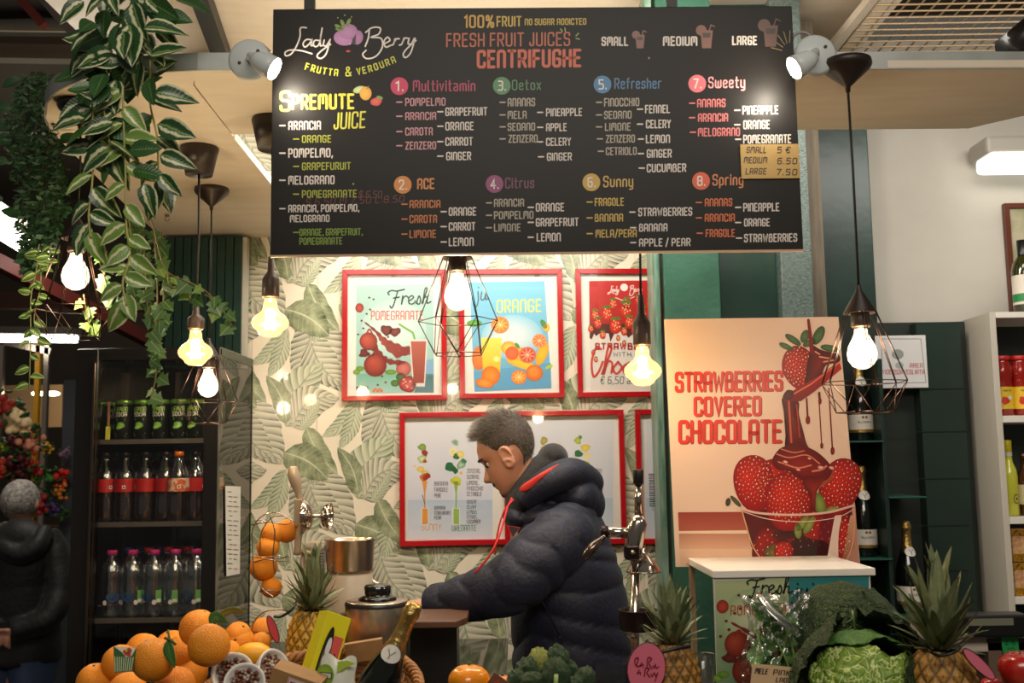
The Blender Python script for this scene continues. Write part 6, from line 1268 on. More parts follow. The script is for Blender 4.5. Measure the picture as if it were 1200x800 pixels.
# paper flag on an orange
t = thing('paper_flag', 'green and white striped paper flag with a picture, stuck on an orange', 'label', P(146, 775, 2.08)); q = [P(x, y, Y) for x, y, Y in ((133, 757, 2.12), (160, 759, 2.1), (155, 786, 2.065), (134, 788, 2.075))]; q = [v - t.location for v in q]
MB().add([q[3], q[2], q[1], q[0]], [(0, 1, 2, 3)], False).build('paper', M('flag_green', (48, 90, 50), .5), t, solid=.0004)
def qmap(q, off=.0007):
    def fn(x, y, l):       # x,y in 0..1, y down ; q = tl,tr,br,bl
        a = q[0].lerp(q[1], x); b = q[3].lerp(q[2], x); n_ = (q[1] - q[0]).cross(q[3] - q[0]).normalized(); n_ = n_ if n_.y < 0 else -n_; return a.lerp(b, y) + n_ * (off + .0002 * l)
    return fn
pr = Print(qmap(q))
for k in range(9): pr.stroke([(.06 + k * .11, .42), (.06 + k * .11, .97)], .035, (206, 214, 180), 1)
pr.poly([(0, 0), (1, 0), (.86, .35), (.6, .42), (.35, .2)], (214, 206, 176), 2); pr.blob(.66, .22, .2, .18, (70, 60, 60), (206, 70, 50), layer=3, wob=.2, n=14); pr.blob(.6, .16, .05, .05, (220, 170, 60), layer=4, n=8); pr.build(t)
# ------------------------------------------------ basket
wick = M('wicker', (176, 122, 66), .55, noise=(30, (130, 82, 40), .3, .7), bump=(60, .2))
B0 = P(364, 803, 2.27); bt = thing('wicker_basket', 'oval wicker basket full of packets standing right of the oranges', 'basket', (B0.x, B0.y, 1.0605)); RX, RY = .232, .15
def rimz(a): return .152 + .05 * math.sin(a) + .012 * math.sin(2 * a)
def ring(f, dz, tw, r, n=120, ph=0):
    return [Vector((RX * f * math.cos(a) + r * .9 * math.cos(tw * a + ph) * math.cos(a), RY * f * math.sin(a) + r * .9 * math.cos(tw * a + ph) * math.sin(a), rimz(a) + dz + r * .9 * math.sin(tw * a + ph))) for a in np.linspace(0, 2 * pi, n + 1)[:-1]]
for ph in (0, 2.1, 4.2): MB().tube(ring(1, 0, 26, .009, 240, ph), .006, 6, closed=True).build('rim_strand', wick, bt)
for k in range(14):
    f = .985 - k * .012; zf = 1 - (k + 1) * .068
    MB().tube([Vector((RX * (f + .012 * math.cos(18 * a + pi * k)) * math.cos(a), RY * (f + .012 * math.cos(18 * a + pi * k)) * math.sin(a), rimz(a) * zf)) for a in np.linspace(0, 2 * pi, 109)[:-1]], .0052, 5, closed=True).build('weave_strand', wick, bt)
for k in range(36):
    a = 2 * pi * k / 36; MB().tube([Vector((RX * .82 * math.cos(a), RY * .82 * math.sin(a), .004)), Vector((RX * .985 * math.cos(a), RY * .985 * math.sin(a), rimz(a)))], .003, 5).build('stake', wick, bt)
MB().lathe([(0, .002), (.82, .002), (.82, .006), (0, .006)], 40, Matrix.Diagonal((RX, RY, 1, 1))).build('bottom', wick, bt)
# packing straw filling
mb = MB()
for k in range(520):
    a = random.uniform(0, 6.28); r = math.sqrt(random.random()) * .85; p = Vector((RX * r * math.cos(a), RY * r * math.sin(a), random.uniform(.09, .15))); d = Vector((random.gauss(0, 1), random.gauss(0, 1), random.gauss(0, .4))).normalized() * .03; mb.tube([p, p + d * .5 + Vector((0, 0, .006)), p + d], .0012, 4)
mb.build('packing_straw', M('brown_straw', (110, 62, 32), .5), bt, kind='stuff')
# trays
poly_ = M('white_tray_foam', (226, 222, 216), .45); dried = M('dried_fruit', (110, 60, 40), .35, noise=(90, (206, 190, 176), .52, .62), bump=(90, .8), coat=.4)
for k, (x, y, Y, rot, sx, lb) in enumerate(((273, 789, 2.16, (1.15, 0, .15), 1, 'white oval tray of dried fruit, back left of the three'), (287, 801, 2.08, (1.15, .1, .1), .95, 'white oval tray of dried fruit, in front and lowest'), (318, 785, 2.14, (1.2, -.1, 1.05), 1, 'white oval tray of dried fruit seen edge on, right of the three'))):
    t = thing('dried_fruit_tray', lb, 'tray', P(x, y, Y), 0, 'white trays in the wicker basket', rot=rot); R = .043 * sx; M4 = Matrix.Diagonal((1, .95, 1, 1))
    MB().lathe([(0, -.012), (R * .8, -.012), (R * .98, .006), (R, .010), (R * .95, .0125), (R * .84, .008), (R * .7, -.006), (0, -.006)], 32, M4).build('tray', poly_, t)
    mb = MB(); 
    for j in range(38):
        a = j * 2.4; r = R * .7 * math.sqrt(j / 38); mb.ball((r * math.cos(a), r * math.sin(a), .002), (.006, .005, .005), 7, 5, rot=(random.random() * 3, random.random() * 3, 0))
    mb.build('dried_fruit', dried, t, kind='stuff')
# yellow box
def obox_thing(name, label, cat, c, size, rot, mat, part='box', bev=.0008, group=None):
    t = thing(name, label, cat, c, 0, group, rot=rot); w_, d_, h_ = size; MB().box((-w_ / 2, -d_ / 2, -h_ / 2), (w_ / 2, d_ / 2, h_ / 2)).build(part, mat, t, bevel=bev); return t
yb = M('box_yellow', (214, 206, 30), .4); c = P(376, 775, 2.22)
t = obox_thing('biscuit_box', 'yellow box with an oval window and pink stripe leaning in the basket', 'box', c, (.058, .042, .20), (-.12, .40, .62), yb)
w_, d_, h_ = .058, .042, .20; pr = Print(lambda x, y, l: (-w_ / 2 + x * w_, -d_ / 2 - .0006 - .0002 * l, h_ / 2 - y * h_))
pr.poly([(.55, .22), (.92, .22), (.92, .98), (.3, .98)], (206, 84, 80), 1); pr.blob(.38, .5, .20, .36, (20, 18, 20), layer=2, n=30); pr.blob(.4, .55, .14, .27, (150, 140, 120), (90, 80, 70), layer=3, n=24); pr.blob(.42, .35, .1, .1, (214, 214, 220), layer=4, n=16)
for k in range(4): pr.blob(.75 - k * .02, .42 + k * .13, .05, .025, (60, 30, 30), layer=4, n=10)
pr.build(t, 'front_print')
pr = Print(lambda x, y, l: (w_ / 2 + .0006 + .0002 * l, -d_ / 2 + x * d_, h_ / 2 - y * h_)); pr.text('BISCOTTI', .35, .6, .30, .03, (60, 60, 30), .2) if False else None
for k in range(9): pr.rect(.30, .14 + k * .032, .42, .16 + k * .032, (90, 90, 30), 1)
pr.stroke([(.6, .06), (.85, .06), (.85, .16), (.6, .16)], .02, (90, 90, 30), 1, closed=True); pr.rect(.66, .09, .8, .12, (90, 90, 30), 1); pr.build(t, 'side_print')
# champagne bottle in the basket
top = P(487.5, 706, 2.14); ti = .44; prosecco('dark prosecco bottle with gold foil leaning in the wicker basket in the foreground', top - Vector((math.sin(ti), .0, math.cos(ti))) * .318, 0, (0, ti, -.1), True, 'prosecco bottles')
pw = M('bag_white', (222, 222, 206), .4, bump=(30, .3), coat=.2)
t = thing('snack_bag', 'white and green snack bag in front of the yellow box', 'bag', P(394, 806, 2.1), rot=(0, .1, 0)); mb = MB()
def bagfn(sgn):
    def fn(u, v):
        x = (v - .5) * .085 * (1 - .25 * u + .06 * math.sin(9 * u)); z = u * .085 - .025; th = .016 * math.sin(pi * v) * (1 - u ** 3); return (x, sgn * th + .002 * math.sin(30 * v + 10 * u), z + .006 * math.sin(v * 9) * u)
    return fn
mb.grid(bagfn(-1), 14, 12); mb.grid(bagfn(1), 14, 12); mb.build('bag_body', pw, t)
pr = Print(lambda x, y, l: ((x - .5) * .08, -.0175 - .0003 * l, .062 - y * .07)); pr.blob(.22, .5, .22, .30, (150, 186, 60), (120, 160, 40), n=20); pr.rect(.1, .42, .4, .60, (60, 80, 40), 2); pr.rect(.13, .45, .37, .57, (206, 214, 206), 3); pr.poly([(.5, .1), (.75, .05), (.95, .12), (.7, .25), (.52, .4)], (176, 200, 70), 1); pr.build(t, 'bag_print')
kr = M('kraft_card', (172, 132, 86), .6, noise=(20, (150, 112, 70), .3, .7))
t = obox_thing('kraft_box', 'kraft cardboard box with a small white and red name label at the basket front', 'box', P(348, 803, 2.07), (.10, .05, .06), (.15, .32, -.1), kr); pr = Print(lambda x, y, l: (-.05 + x * .10, -.0256 - .0002 * l, .03 - y * .06)); pr.rect(.36, .12, .92, .50, (226, 216, 206), 1); pr.stroke([(.38, .15), (.9, .15), (.9, .47), (.38, .47)], .015, (190, 60, 50), 2, closed=True); pr.text('FATTINA', .42, .86, .40, .18, (150, 40, 34), .2, layer=2, fil=.05); pr.build(t, 'name_label')
obox_thing('card_flap', 'plain tan cardboard piece standing behind the yellow box', 'card', P(427, 762, 2.36), (.085, .012, .045), (.2, -.12, .15), kr)
# ------------------------------------------------ pineapples
pinem = attr_mat('pineapple_rind', .45, 0, bump=(200, .3)); plm = leaf_mat('pineapple_leaf', (104, 114, 76), (142, 148, 108), (164, 170, 130), 'smooth', .45, .05, scale=20); plm2 = leaf_mat('pineapple_leaf_dark', (72, 90, 56), (112, 122, 82), (140, 150, 110), 'smooth', .45, .05, scale=20)
PL = [leaf_mesh('pine_leaf', 1, .19, m, b, .5, nu=8, nv=2, shape='blade') for m in (plm, plm2) for b in (-.35, -.15, .12)]
def pineapple(label, base, R, H, crown, cw, tilt=(0, 0, 0), cols=((206, 160, 60), (110, 70, 30)), n=74, ripe=0):
    t = thing('pineapple', label, 'pineapple', base, rot=tilt); nr, nc = 9, 13
    def fn(u, v):
        z = u * H; pr_ = (math.sin(pi * min(.985, max(.04, .08 + u * .86))) ** .38); a = 2 * pi * v; row_ = u * nr; k1 = (v * nc + row_ * .5) % 1; k2 = (v * nc - row_ * .5) % 1
        e = min(abs(k1 - .5), 1) * 2; f = min(abs(k2 - .5), 1) * 2; b = (1 - max(e, f) ** 2.5); r = R * pr_ * (1 + .075 * b) + (.0025 if max(e, f) < .22 else 0)
        return (r * math.cos(a), r * math.sin(a), z)
    def cf(u, v):
        row_ = u * nr; k1 = (v * nc + row_ * .5) % 1; k2 = (v * nc - row_ * .5) % 1; e = abs(k1 - .5) * 2; f = abs(k2 - .5) * 2; m_ = max(e, f); c1, c2 = lin(cols[0]), lin(cols[1]); dk = lin((54, 46, 22)); j = .5 + .5 * math.sin(v * 40 + row_ * 7)
        if m_ > .93: return dk
        if m_ < .2: return lin((120, 84, 44))
        q = min(1, max(0, (m_ - .2) / .73)) ** 1.6; q = q * (.7 + .3 * j); return tuple(a * (1 - q) + b * q for a, b in zip(c1, c2))
    mb = MB(); mb.grid(fn, 110, 156, colfn=cf); mb.build('rind', pinem, t); mb = MB(); mb.lathe([(0, .0), (R * .5, .003)], 20); mb.build('base_cap', M('pine_base', (110, 80, 50), .8), t)
    for k in range(n):
        q = k / (n - 1); a = k * 2.39996; L = crown * (.38 + .62 * q ** .8) * random.uniform(.85, 1.08); el = .12 + 1.35 * q ** .9 + random.uniform(-.08, .08); z0 = H * .955 + crown * .30 * q ** 1.2; rr = R * .30 * (1 - q) + .003
        d = Vector((math.cos(a) * math.cos(el), math.sin(a) * math.cos(el), math.sin(el))); up = Vector((-math.cos(a) * math.sin(el), -math.sin(a) * math.sin(el), math.cos(el)))
        inst('leaf', random.choice(PL), t, (rr * math.cos(a), rr * math.sin(a), z0), orient(d, up), (L * .82, L * cw, L * .82))
    return t
c = P(788, 757, 2.2); pineapple('pineapple in the middle foreground behind the round pink label', (c.x, c.y, c.z - .158), .053, .165, .135, 1.35, cols=((176, 124, 50), (110, 84, 34)))
c = P(1102, 764, 2.0); pineapple('pineapple at the right in front of the scale, with a pink tag', (c.x, c.y, c.z - .16), .062, .168, .175, 1.2, (0, -.03, 1), cols=((190, 140, 60), (130, 92, 40)))
c = P(353, 716, 2.62); pineapple('golden pineapple at left behind the basket, leaning slightly', (c.x + .02, c.y, c.z - .16), .055, .172, .155, 1.05, (0, -.16, 2), cols=((236, 190, 70), (176, 120, 30)))
# round pink labels
pinkm = M('pink_label', (226, 116, 136), .35, coat=.3)
def disc_label(label, c, rx, rz_, rot, m=pinkm, txt=True):
    t = thing('price_label', label, 'label', c, 0, rot=rot); M4 = Matrix.Diagonal((rx, 1, rz_, 1)) @ Matrix.Rotation(math.radians(90), 4, 'X')
    MB().lathe([(0, -.002), (1.0, -.002), (1.05, 0), (1.05, .0015), (1, .0015), (0, .0015)][::-1], 40, M4).build('disc', m, t); MB().tube([Vector((rx * 1.04 * math.cos(a), 0, rz_ * 1.04 * math.sin(a))) for a in np.linspace(0, 2 * pi, 41)[:-1]], .0018, 6, closed=True).build('rim', M('label_rim', (60, 30, 34), .4), t)
    if txt:
        pr = Print(lambda x, y, l: (x * rx, -.0026 - .0002 * l, -y * rz_)); K = (120, 30, 50)
        pr.curve([(-.62, -.12), (-.68, -.36), (-.5, -.42), (-.55, -.1), (-.35, -.12)], .06, K); pr.curve([(-.3, -.25), (-.38, -.1), (-.22, -.18), (-.2, -.05)], .05, K); pr.curve([(0, -.1), (.03, -.45), (.22, -.42), (.1, -.25), (.28, -.02)], .06, K); pr.curve([(.34, -.15), (.4, -.05), (.46, -.2), (.52, -.05), (.66, -.12)], .05, K)
        pr.curve([(-.4, .05), (-.5, .2), (-.34, .15), (-.32, .25)], .05, K); pr.curve([(-.1, .3), (-.06, -.02), (.14, 0), (.02, .15), (.2, .32)], .06, K); pr.curve([(.26, .2), (.34, .3), (.4, .15)], .05, K); pr.curve([(.46, .15), (.52, .28), (.62, .15), (.5, .5)], .05, K); pr.text('9', .25, .38, .95, .28, (40, 30, 30), .14, layer=1); pr.build(t, 'lettering')
    return t
disc_label('round pink handwritten label clipped before the middle pineapple', P(757.5, 783, 2.04), .036, .047, (.1, .08, .12))
disc_label('pink oval tag turned edge on, leaning right of the right pineapple', P(1147, 778, 1.92), .010, .041, (0, -.85, .3), txt=False)
disc_label('red pink oval tag turned edge on, left of the golden pineapple', P(320, 737, 2.5), .0085, .032, (0, -.35, .3), M('red_tag', (206, 70, 80), .4), False)
mb = MB(); mb.tube(cr([P(757, 750, 2.12), P(772, 763, 2.12), P(790, 760, 2.12), P(808, 757, 2.13)], 5), .004, 6); mb.build('tag_strap', black, label='black strap round the middle pineapple under its crown', cat='strap')
mb = MB(); mb.tube(cr([P(321, 722, 2.5), P(330, 722, 2.5), P(342, 714, 2.5), P(346, 706, 2.52)], 5), .007, 6, flat=.5); mb.build('tag_strap', black, label='black strap holding the red tag at the golden pineapple', cat='strap')
mb = MB(); mb.tube(cr([P(1088, 762, 1.92), P(1100, 768, 1.92), P(1118, 764, 1.92), P(1126, 757, 1.92)], 5), .003, 6); mb.build('tag_strap', black, label='thin black strap round the right pineapple', cat='strap')
# ------------------------------------------------ cabbages
sav_d = None
def savoy_mat(name, dark_, mid_, vein_crease, sc, dist=.004, rough=.5):
    m = bpy.data.materials.new(name); m.use_nodes = True; nt = m.node_tree; N = nt.nodes; Lk = nt.links; b = N['Principled BSDF']; b.inputs['Roughness'].default_value = rough
    tc = N.new('ShaderNodeTexCoord'); nz = N.new('ShaderNodeTexNoise'); nz.inputs['Scale'].default_value = sc * .6; mxv = N.new('ShaderNodeMixRGB'); mxv.inputs[0].default_value = .08; Lk.new(tc.outputs['Object'], nz.inputs[0]); Lk.new(tc.outputs['Object'], mxv.inputs[1]); Lk.new(nz.outputs['Color'], mxv.inputs[2])
    vo = N.new('ShaderNodeTexVoronoi'); vo.feature = 'DISTANCE_TO_EDGE'; vo.inputs['Scale'].default_value = sc; Lk.new(mxv.outputs[0], vo.inputs[0])
    r = N.new('ShaderNodeValToRGB'); e = r.color_ramp.elements; e[0].position = .0; e[0].color = lin(vein_crease); e[1].position = .45; e[1].color = lin(mid_); x = e.new(.035); x.color = lin(vein_crease); x = e.new(.08); x.color = lin(dark_); Lk.new(vo.outputs['Distance'], r.inputs[0]); Lk.new(r.outputs[0], b.inputs['Base Color'])
    bp = N.new('ShaderNodeBump'); bp.inputs['Strength'].default_value = .9; bp.inputs['Distance'].default_value = dist; Lk.new(vo.outputs['Distance'], bp.inputs['Height']); Lk.new(bp.outputs[0], b.inputs['Normal']); return m
sd_ = savoy_mat('savoy_dark', (36, 60, 28), (116, 146, 78), (30, 50, 24), 105, .02); sl_ = savoy_mat('savoy_light', (100, 136, 40), (146, 176, 66), (206, 218, 138), 44, .006); sm_ = savoy_mat('savoy_mid', (54, 100, 38), (80, 130, 54), (96, 136, 66), 80, .005); vn = M('savoy_rib', (176, 190, 110), .5)  # savoy_dark: bump shading painted into the colour, dark creases and paler cell tops
def noise3(p, s=1): return math.sin(p.x * 37 * s + 1.3) * math.sin(p.y * 41 * s + p.z * 13) + .5 * math.sin(p.z * 67 * s + p.x * 29)
def cup_leaf(c, R, n0, open_, ruff, mat, parent, hx=1, nu=54, nv=84, stem=True, name='leaf'):
    """bowl shaped cabbage leaf: part of a sphere round n0 with a ruffled edge"""
    n0 = Vector(n0).normalized(); q = n0.to_track_quat('Z', 'Y').to_matrix(); mb = MB(); ph = random.random() * 6; c = Vector(c)
    def fn(u, v):
        a = 2 * pi * v; th = u * open_ * (1 + .07 * math.sin(5 * a + ph)); r = R * (1 + .14 * u ** 3 + ruff * u ** 4 * math.sin(11 * a + ph) + ruff * .6 * u ** 5 * math.sin(23 * a + ph)); p = Vector((math.sin(th) * math.cos(a) * hx, math.sin(th) * math.sin(a), math.cos(th))) * r; p += p.normalized() * (.0016 * noise3(p * 3) + .0026 * (abs(math.sin(p.x * 270 + 3 * math.sin(p.z * 90))) + abs(math.sin(p.y * 250 + p.z * 210)))); return c + q @ p
    mb.grid(fn, nu, nv); o = mb.build(name, mat, parent, world=True, solid=.0012)
    if stem:
        m2 = MB(); pts = [Vector(fn(u, .75)) * 1.0 for u in np.linspace(0.02, .9, 12)]; m2.tube([p + (p - c).normalized() * .0015 for p in pts], [.0028 * (1 - k / 16) for k in range(12)], 6)
        for s_ in range(1, 9):
            for sg in (-1, 1): m2.tube([Vector(fn(s_ / 10 + t_ * .22, .75 + sg * t_ * .2)) + (Vector(fn(s_ / 10, .75)) - c).normalized() * .001 for t_ in np.linspace(0, 1, 6)], [.0015 * (1 - k / 8) for k in range(6)], 5)
        m2.build('rib', vn if mat is sl_ else M('savoy_rib_dark', (96, 122, 60), .5), o, world=True) if False else m2.build('rib', vn if mat is sl_ else M('savoy_rib_dark', (84, 112, 54), .5), parent, world=True)
    return o
c1 = P(1011, 808, 2.06); cb1 = thing('savoy_cabbage', 'savoy cabbage with a pale yellow green heart wrapped in dark leaves, front centre right', 'cabbage', c1)
MB().ball((0, 0, 0), (.084, .08, .084), 44, 30, fn=lambda p: 1 + .012 * noise3(p * .08)).build('heart', sl_, cb1)
cup_leaf(c1, .089, (-.55, -.75, .1), 1.05, .03, sl_, cb1); cup_leaf(c1 + Vector((.01, 0, .002)), .091, (.55, -.75, -.1), .95, .03, sl_, cb1)
cup_leaf(c1 + Vector((.0, .02, .0)), .104, (.0, .62, .8), 1.22, .03, sm_, cb1); cup_leaf(c1 + Vector((.012, .02, -.01)), .112, (.95, -.15, .0), 1.05, .045, sd_, cb1, 1.1); cup_leaf(c1 + Vector((-.005, .03, 0)), .118, (-.75, .35, .55), .85, .05, sd_, cb1); cup_leaf(c1 + Vector((.03, .03, .0)), .125, (.7, .3, .6), .9, .05, sd_, cb1)
c2 = P(988, 742, 2.25); cb2 = thing('savoy_cabbage', 'dark green savoy cabbage standing behind the pale hearted one', 'cabbage', c2)
cup_leaf(c2, .098, (-.05, -.8, .6), 1.5, .02, sd_, cb2, .95); cup_leaf(c2 + Vector((.03, .0, -.02)), .10, (.75, -.5, .2), 1.15, .05, sd_, cb2); MB().ball((0, .01, -.01), (.085, .08, .085), 30, 20).build('heart', sd_, cb2)
c3 = P(1052, 775, 2.16); cb3 = thing('cabbage_leaf', 'loose dark crinkled savoy leaf standing between the cabbages and the right pineapple', 'leaf', c3); cup_leaf(c3, .062, (.3, -.9, .3), 1.3, .08, sd_, cb3, .62)
# dark kale bunch
kt = thing('kale_bunch', 'bunch of dark crinkled green leaves at the bottom centre', 'vegetable', P(650, 806, 2.15)); kd = savoy_mat('kale_dark', (30, 56, 28), (70, 108, 56), (44, 74, 38), 130, .005); ky = savoy_mat('kale_yellow', (120, 130, 50), (150, 156, 70), (160, 160, 80), 120, .005)
for k, (x, y, rx, rz2, Y, m, tl) in enumerate(((618, 788, 14, 17, 2.17, kd, .1), (632, 775, 8, 15, 2.2, ky, .35), (655, 772, 12, 16, 2.2, kd, .3), (652, 792, 19, 20, 2.1, kd, -.2), (686, 795, 10, 13, 2.12, kd, .3), (640, 790, 10, 16, 2.2, kd, -.3), (668, 790, 10, 18, 2.2, kd, .4), (606, 797, 9, 12, 2.14, kd, -.2), (625, 800, 14, 12, 2.1, kd, .5), (676, 802, 14, 10, 2.12, kd, .2))):
    c = P(x, y, Y); s = Y / F; mb = MB(); ph = k * 1.7
    mb.ball((0, 0, 0), (rx * s, .026, rz2 * s), 26, 18, rot=(0, tl, ph), fn=lambda p: 1 + .10 * math.sin(9 * p.x + ph) * math.sin(8 * p.z) + .08 * math.sin(17 * p.y + 5 * p.z + ph)); mb.build('leaf', m, kt, loc=c - kt.location)
MB().cyl(P(652, 790, 2.06), P(651, 806, 2.06), .004, 8, .005).build('stalk', M('kale_stalk', (170, 190, 120), .5), kt, world=True)
# yellow peppers
pm = M('pepper_yellow', (244, 158, 30), .25, noise=(5, (236, 130, 20), .3, .8), coat=.5)
for x, y, r, m, nm, lb in ((550, 797, 23, pm, 'yellow_pepper', 'yellow orange lobed fruit at the bottom edge right of the basket'), (589, 805, 17, M('pepper_orange', (240, 140, 80), .4, coat=.2), 'orange_fruit', 'pale orange fruit behind the brown paper tag at the bottom edge')):
    s = r / ppm(2.15); t = thing(nm, lb, 'fruit', P(x, y, 2.15)); MB().ball((0, 0, 0), (s, s, s * .8), 32, 20, fn=lambda p: 1 + .07 * math.cos(4 * math.atan2(p.y, p.x) + .6) * (1 - abs(p.z)) - .1 * max(0, p.z - .85) * 4).build('flesh', m, t); MB().lathe([(.004, s * .7), (.003, s * .9), (0, s * .91)], 8).build('stem', stm, t)
t = thing('paper_tag', 'small brown handwritten paper tag at the bottom edge beside the kale', 'tag', P(583, 806, 2.06), rot=(.1, .6, 0)); MB().box((-.022, -.0006, -.022), (.022, .0006, .022)).build('card', M('brown_tag', (120, 74, 50), .7), t); pr = Print(lambda x, y, l: (x * .02, -.001 - .0002 * l, y * -.02)); pr.curve([(-.6, -.3), (-.3, -.6), (0, -.2), (.4, -.5)], .12, (190, 60, 50)); pr.build(t, 'writing')
# clear cup, clear box
t = thing('clear_cup', 'clear plastic cup between the middle pineapple and the display case', 'cup', (P(826, 800, 2.3).x, 2.3, P(826, 806, 2.3).z)); cz = P(826, 767, 2.3).z - t.location.z; MB().lathe([(0, 0), (.019, 0), (.023, cz), (.0238, cz + .002), (.0225, cz), (.0185, .003)], 24, cap=False).build('cup_wall', thin_glass('cup_plastic', (.9, .9, .9), .10, .06), t)
t = thing('clear_box', 'clear plastic box left of the round pink label', 'box', P(718, 803, 2.5)); MB().box((-.04, 0, -.03), (.035, .06, .048)).build('box_wall', thin_glass('box_plastic', (.72, .74, .76), .06, .06), t)
# ------------------------------------------------ plastic bag with greens and apple tag
bgm = thin_glass('bag_film', (.95, .96, .96), .17, .14); BY = 2.22; bc_ = P(907, 760, BY); t = thing('greens_bag', 'clear crinkled plastic bag of leafy greens with a brown paper price card', 'bag', bc_); mb = MB()
def bfn(sgn):
    def fn(u, v):
        x = 872 + 70 * v; y = 812 - 118 * u; x += 6 * math.sin(u * 7) * (v - .5) * 2 + (8 if v > .5 else -2) * u * u; dep = sgn * .045 * math.sin(pi * v) ** .7 * (1 - .75 * u ** 2); wr = .006 * (math.sin(31 * u + 17 * v) + math.sin(23 * v * (1 + u)) + .6 * math.sin(47 * u - 29 * v)) * (.4 + u)
        if u > .9: y += 4 * math.sin(v * 14)
        return P(x, y, BY + dep + wr) - bc_
    return fn
mb.grid(bfn(-1), 46, 40); mb.grid(bfn(1), 30, 24); mb.build('film', bgm, t)
mb = MB(); mb.tube(cr([P(888, 694, 2.2), P(905, 716, 2.17), P(925, 733, 2.16), P(938, 742, 2.17)], 5), [.004] + [.014] * 14 + [.003], 8, flat=.25); mb.build('twisted_film', thin_glass('film_white', (.85, .84, .82), .45, .2), t, world=True)
glm = leaf_mat('greens_leaf', (40, 92, 36), (84, 136, 60), (150, 180, 110), 'plain', .35, .2); GLm = [leaf_mesh('greens', .05, .036, glm, b, .2, wave=.12) for b in (.2, .5, -.3)]
for k in range(46):
    x = random.uniform(880, 928); y = random.uniform(715, 800); a = random.uniform(0, 6.28); put_leaf(t, GLm, P(x, y, BY + random.uniform(-.02, .03)), (math.cos(a), random.uniform(-.4, .2), math.sin(a)), facing(), random.uniform(.6, 1.1))
mb = MB()
for pts in ([(925, 745), (930, 770), (926, 800)], [(900, 735), (915, 760), (928, 790)], [(890, 790), (892, 760), (884, 735)], [(905, 790), (915, 770), (925, 735)]): mb.tube(cr([P(x, y, BY - .02) for x, y in pts], 6), .0022, 6)
mb.build('stalks', M('greens_stalk', (150, 180, 90), .4), t, world=True)
q = [P(882, 777, 2.12), P(934, 782, 2.12), P(930, 812, 2.11), P(878, 812, 2.11)]; ct2 = thing('price_card', 'kraft price card reading mele pink at the foot of the greens bag', 'card', q[3]); q = [v - ct2.location for v in q]; MB().add([q[3], q[2], q[1], q[0]], [(0, 1, 2, 3)], False).build('card', M('card_kraft', (196, 164, 122), .65), ct2, solid=.0006)
pr = Print(qmap(q)); K = (44, 34, 32); pr.text('MELE', .07, .36, .34, .2, K, .14, layer=1, slant=.05, fil=.05); pr.text('PINK', .48, .86, .34, .2, K, .14, layer=1, slant=.05, fil=.05); pr.text('LADY', .56, .9, .60, .18, K, .14, layer=1, slant=.05, fil=.05); pr.text('2.50', .34, .8, .95, .28, K, .12, layer=1, slant=.05); pr.build(ct2, 'handwriting')
# ------------------------------------------------ scale and apples
SYc = 2.3; t = thing('shop_scale', 'pale shop scale with a black display at the right edge', 'scale', (P(1165, 770, SYc).x, SYc, P(1165, 768, SYc).z)); L_ = t.location
def lp(px, py, Y=SYc): v = P(px, py, Y) - L_; return v
a = lp(1108, 765); b = lp(1230, 744); MB().box((a.x, 0, a.z), (b.x, .2, b.z)).build('body', M('scale_beige', (196, 184, 166), .45), t, bevel=.004)
a = lp(1112, 745); b = lp(1198, 717); MB().box((a.x, -.03, a.z), (b.x, .02, b.z)).build('display_head', M('scale_black', (24, 23, 22), .3), t, bevel=.006)
a = lp(1136, 733, SYc - .03); b = lp(1187, 724, SYc - .03); MB().box((a.x, -.0315, a.z), (b.x, -.0305, b.z)).build('display_window', M('lcd_grey', (120, 122, 104), .2, coat=.5), t)
MB().box((lp(1108, 0).x, -.005, lp(0, 770).z), (lp(1230, 0).x, .2, lp(0, 765).z)).build('dark_seam', black, t); MB().box((lp(1108, 0).x, .0, -.2), (lp(1230, 0).x, .2, lp(0, 770).z)).build('foot', M('foot_brown', (110, 90, 74), .6), t)
q = [lp(1171, 745), lp(1191, 744.5), lp(1193, 765), lp(1174, 765)]; q = [v - Vector((0, .006, 0)) for v in q]; MB().add([q[3], q[2], q[1], q[0]], [(0, 1, 2, 3)], False).build('green_tape', M('tape_green', (30, 150, 74), .45), t, solid=.0006); pr = Print(qmap(q)); pr.text('Z 5', .2, .8, .5, .22, (16, 60, 34), .15); pr.text('10', .3, .7, .85, .2, (16, 60, 34), .15); pr.build(t, 'tape_writing')
am = M('apple_red', (176, 30, 26), .25, noise=(14, (206, 84, 50), .5, .8), coat=.5)
for x, y, r, Y, lb in ((1196, 787, 24, 2.0, 'red apple cut off at the bottom right corner'), (1163, 806, 13, 2.1, 'dark red apple just left of the corner apple, mostly out of frame')):
    s = r / ppm(Y); t = thing('red_apple', lb, 'apple', P(x, y, Y), group='red apples at the right edge'); MB().lathe([(0, -.75 * s), (.35 * s, -.85 * s), (.8 * s, -.5 * s), (1.0 * s, .1 * s), (.9 * s, .6 * s), (.5 * s, .88 * s), (.15 * s, .78 * s), (0, .65 * s)], 32).build('flesh', am, t); MB().cyl((0, 0, .65 * s), (.002, 0, s), .0015, 6).build('stem', stm, t)
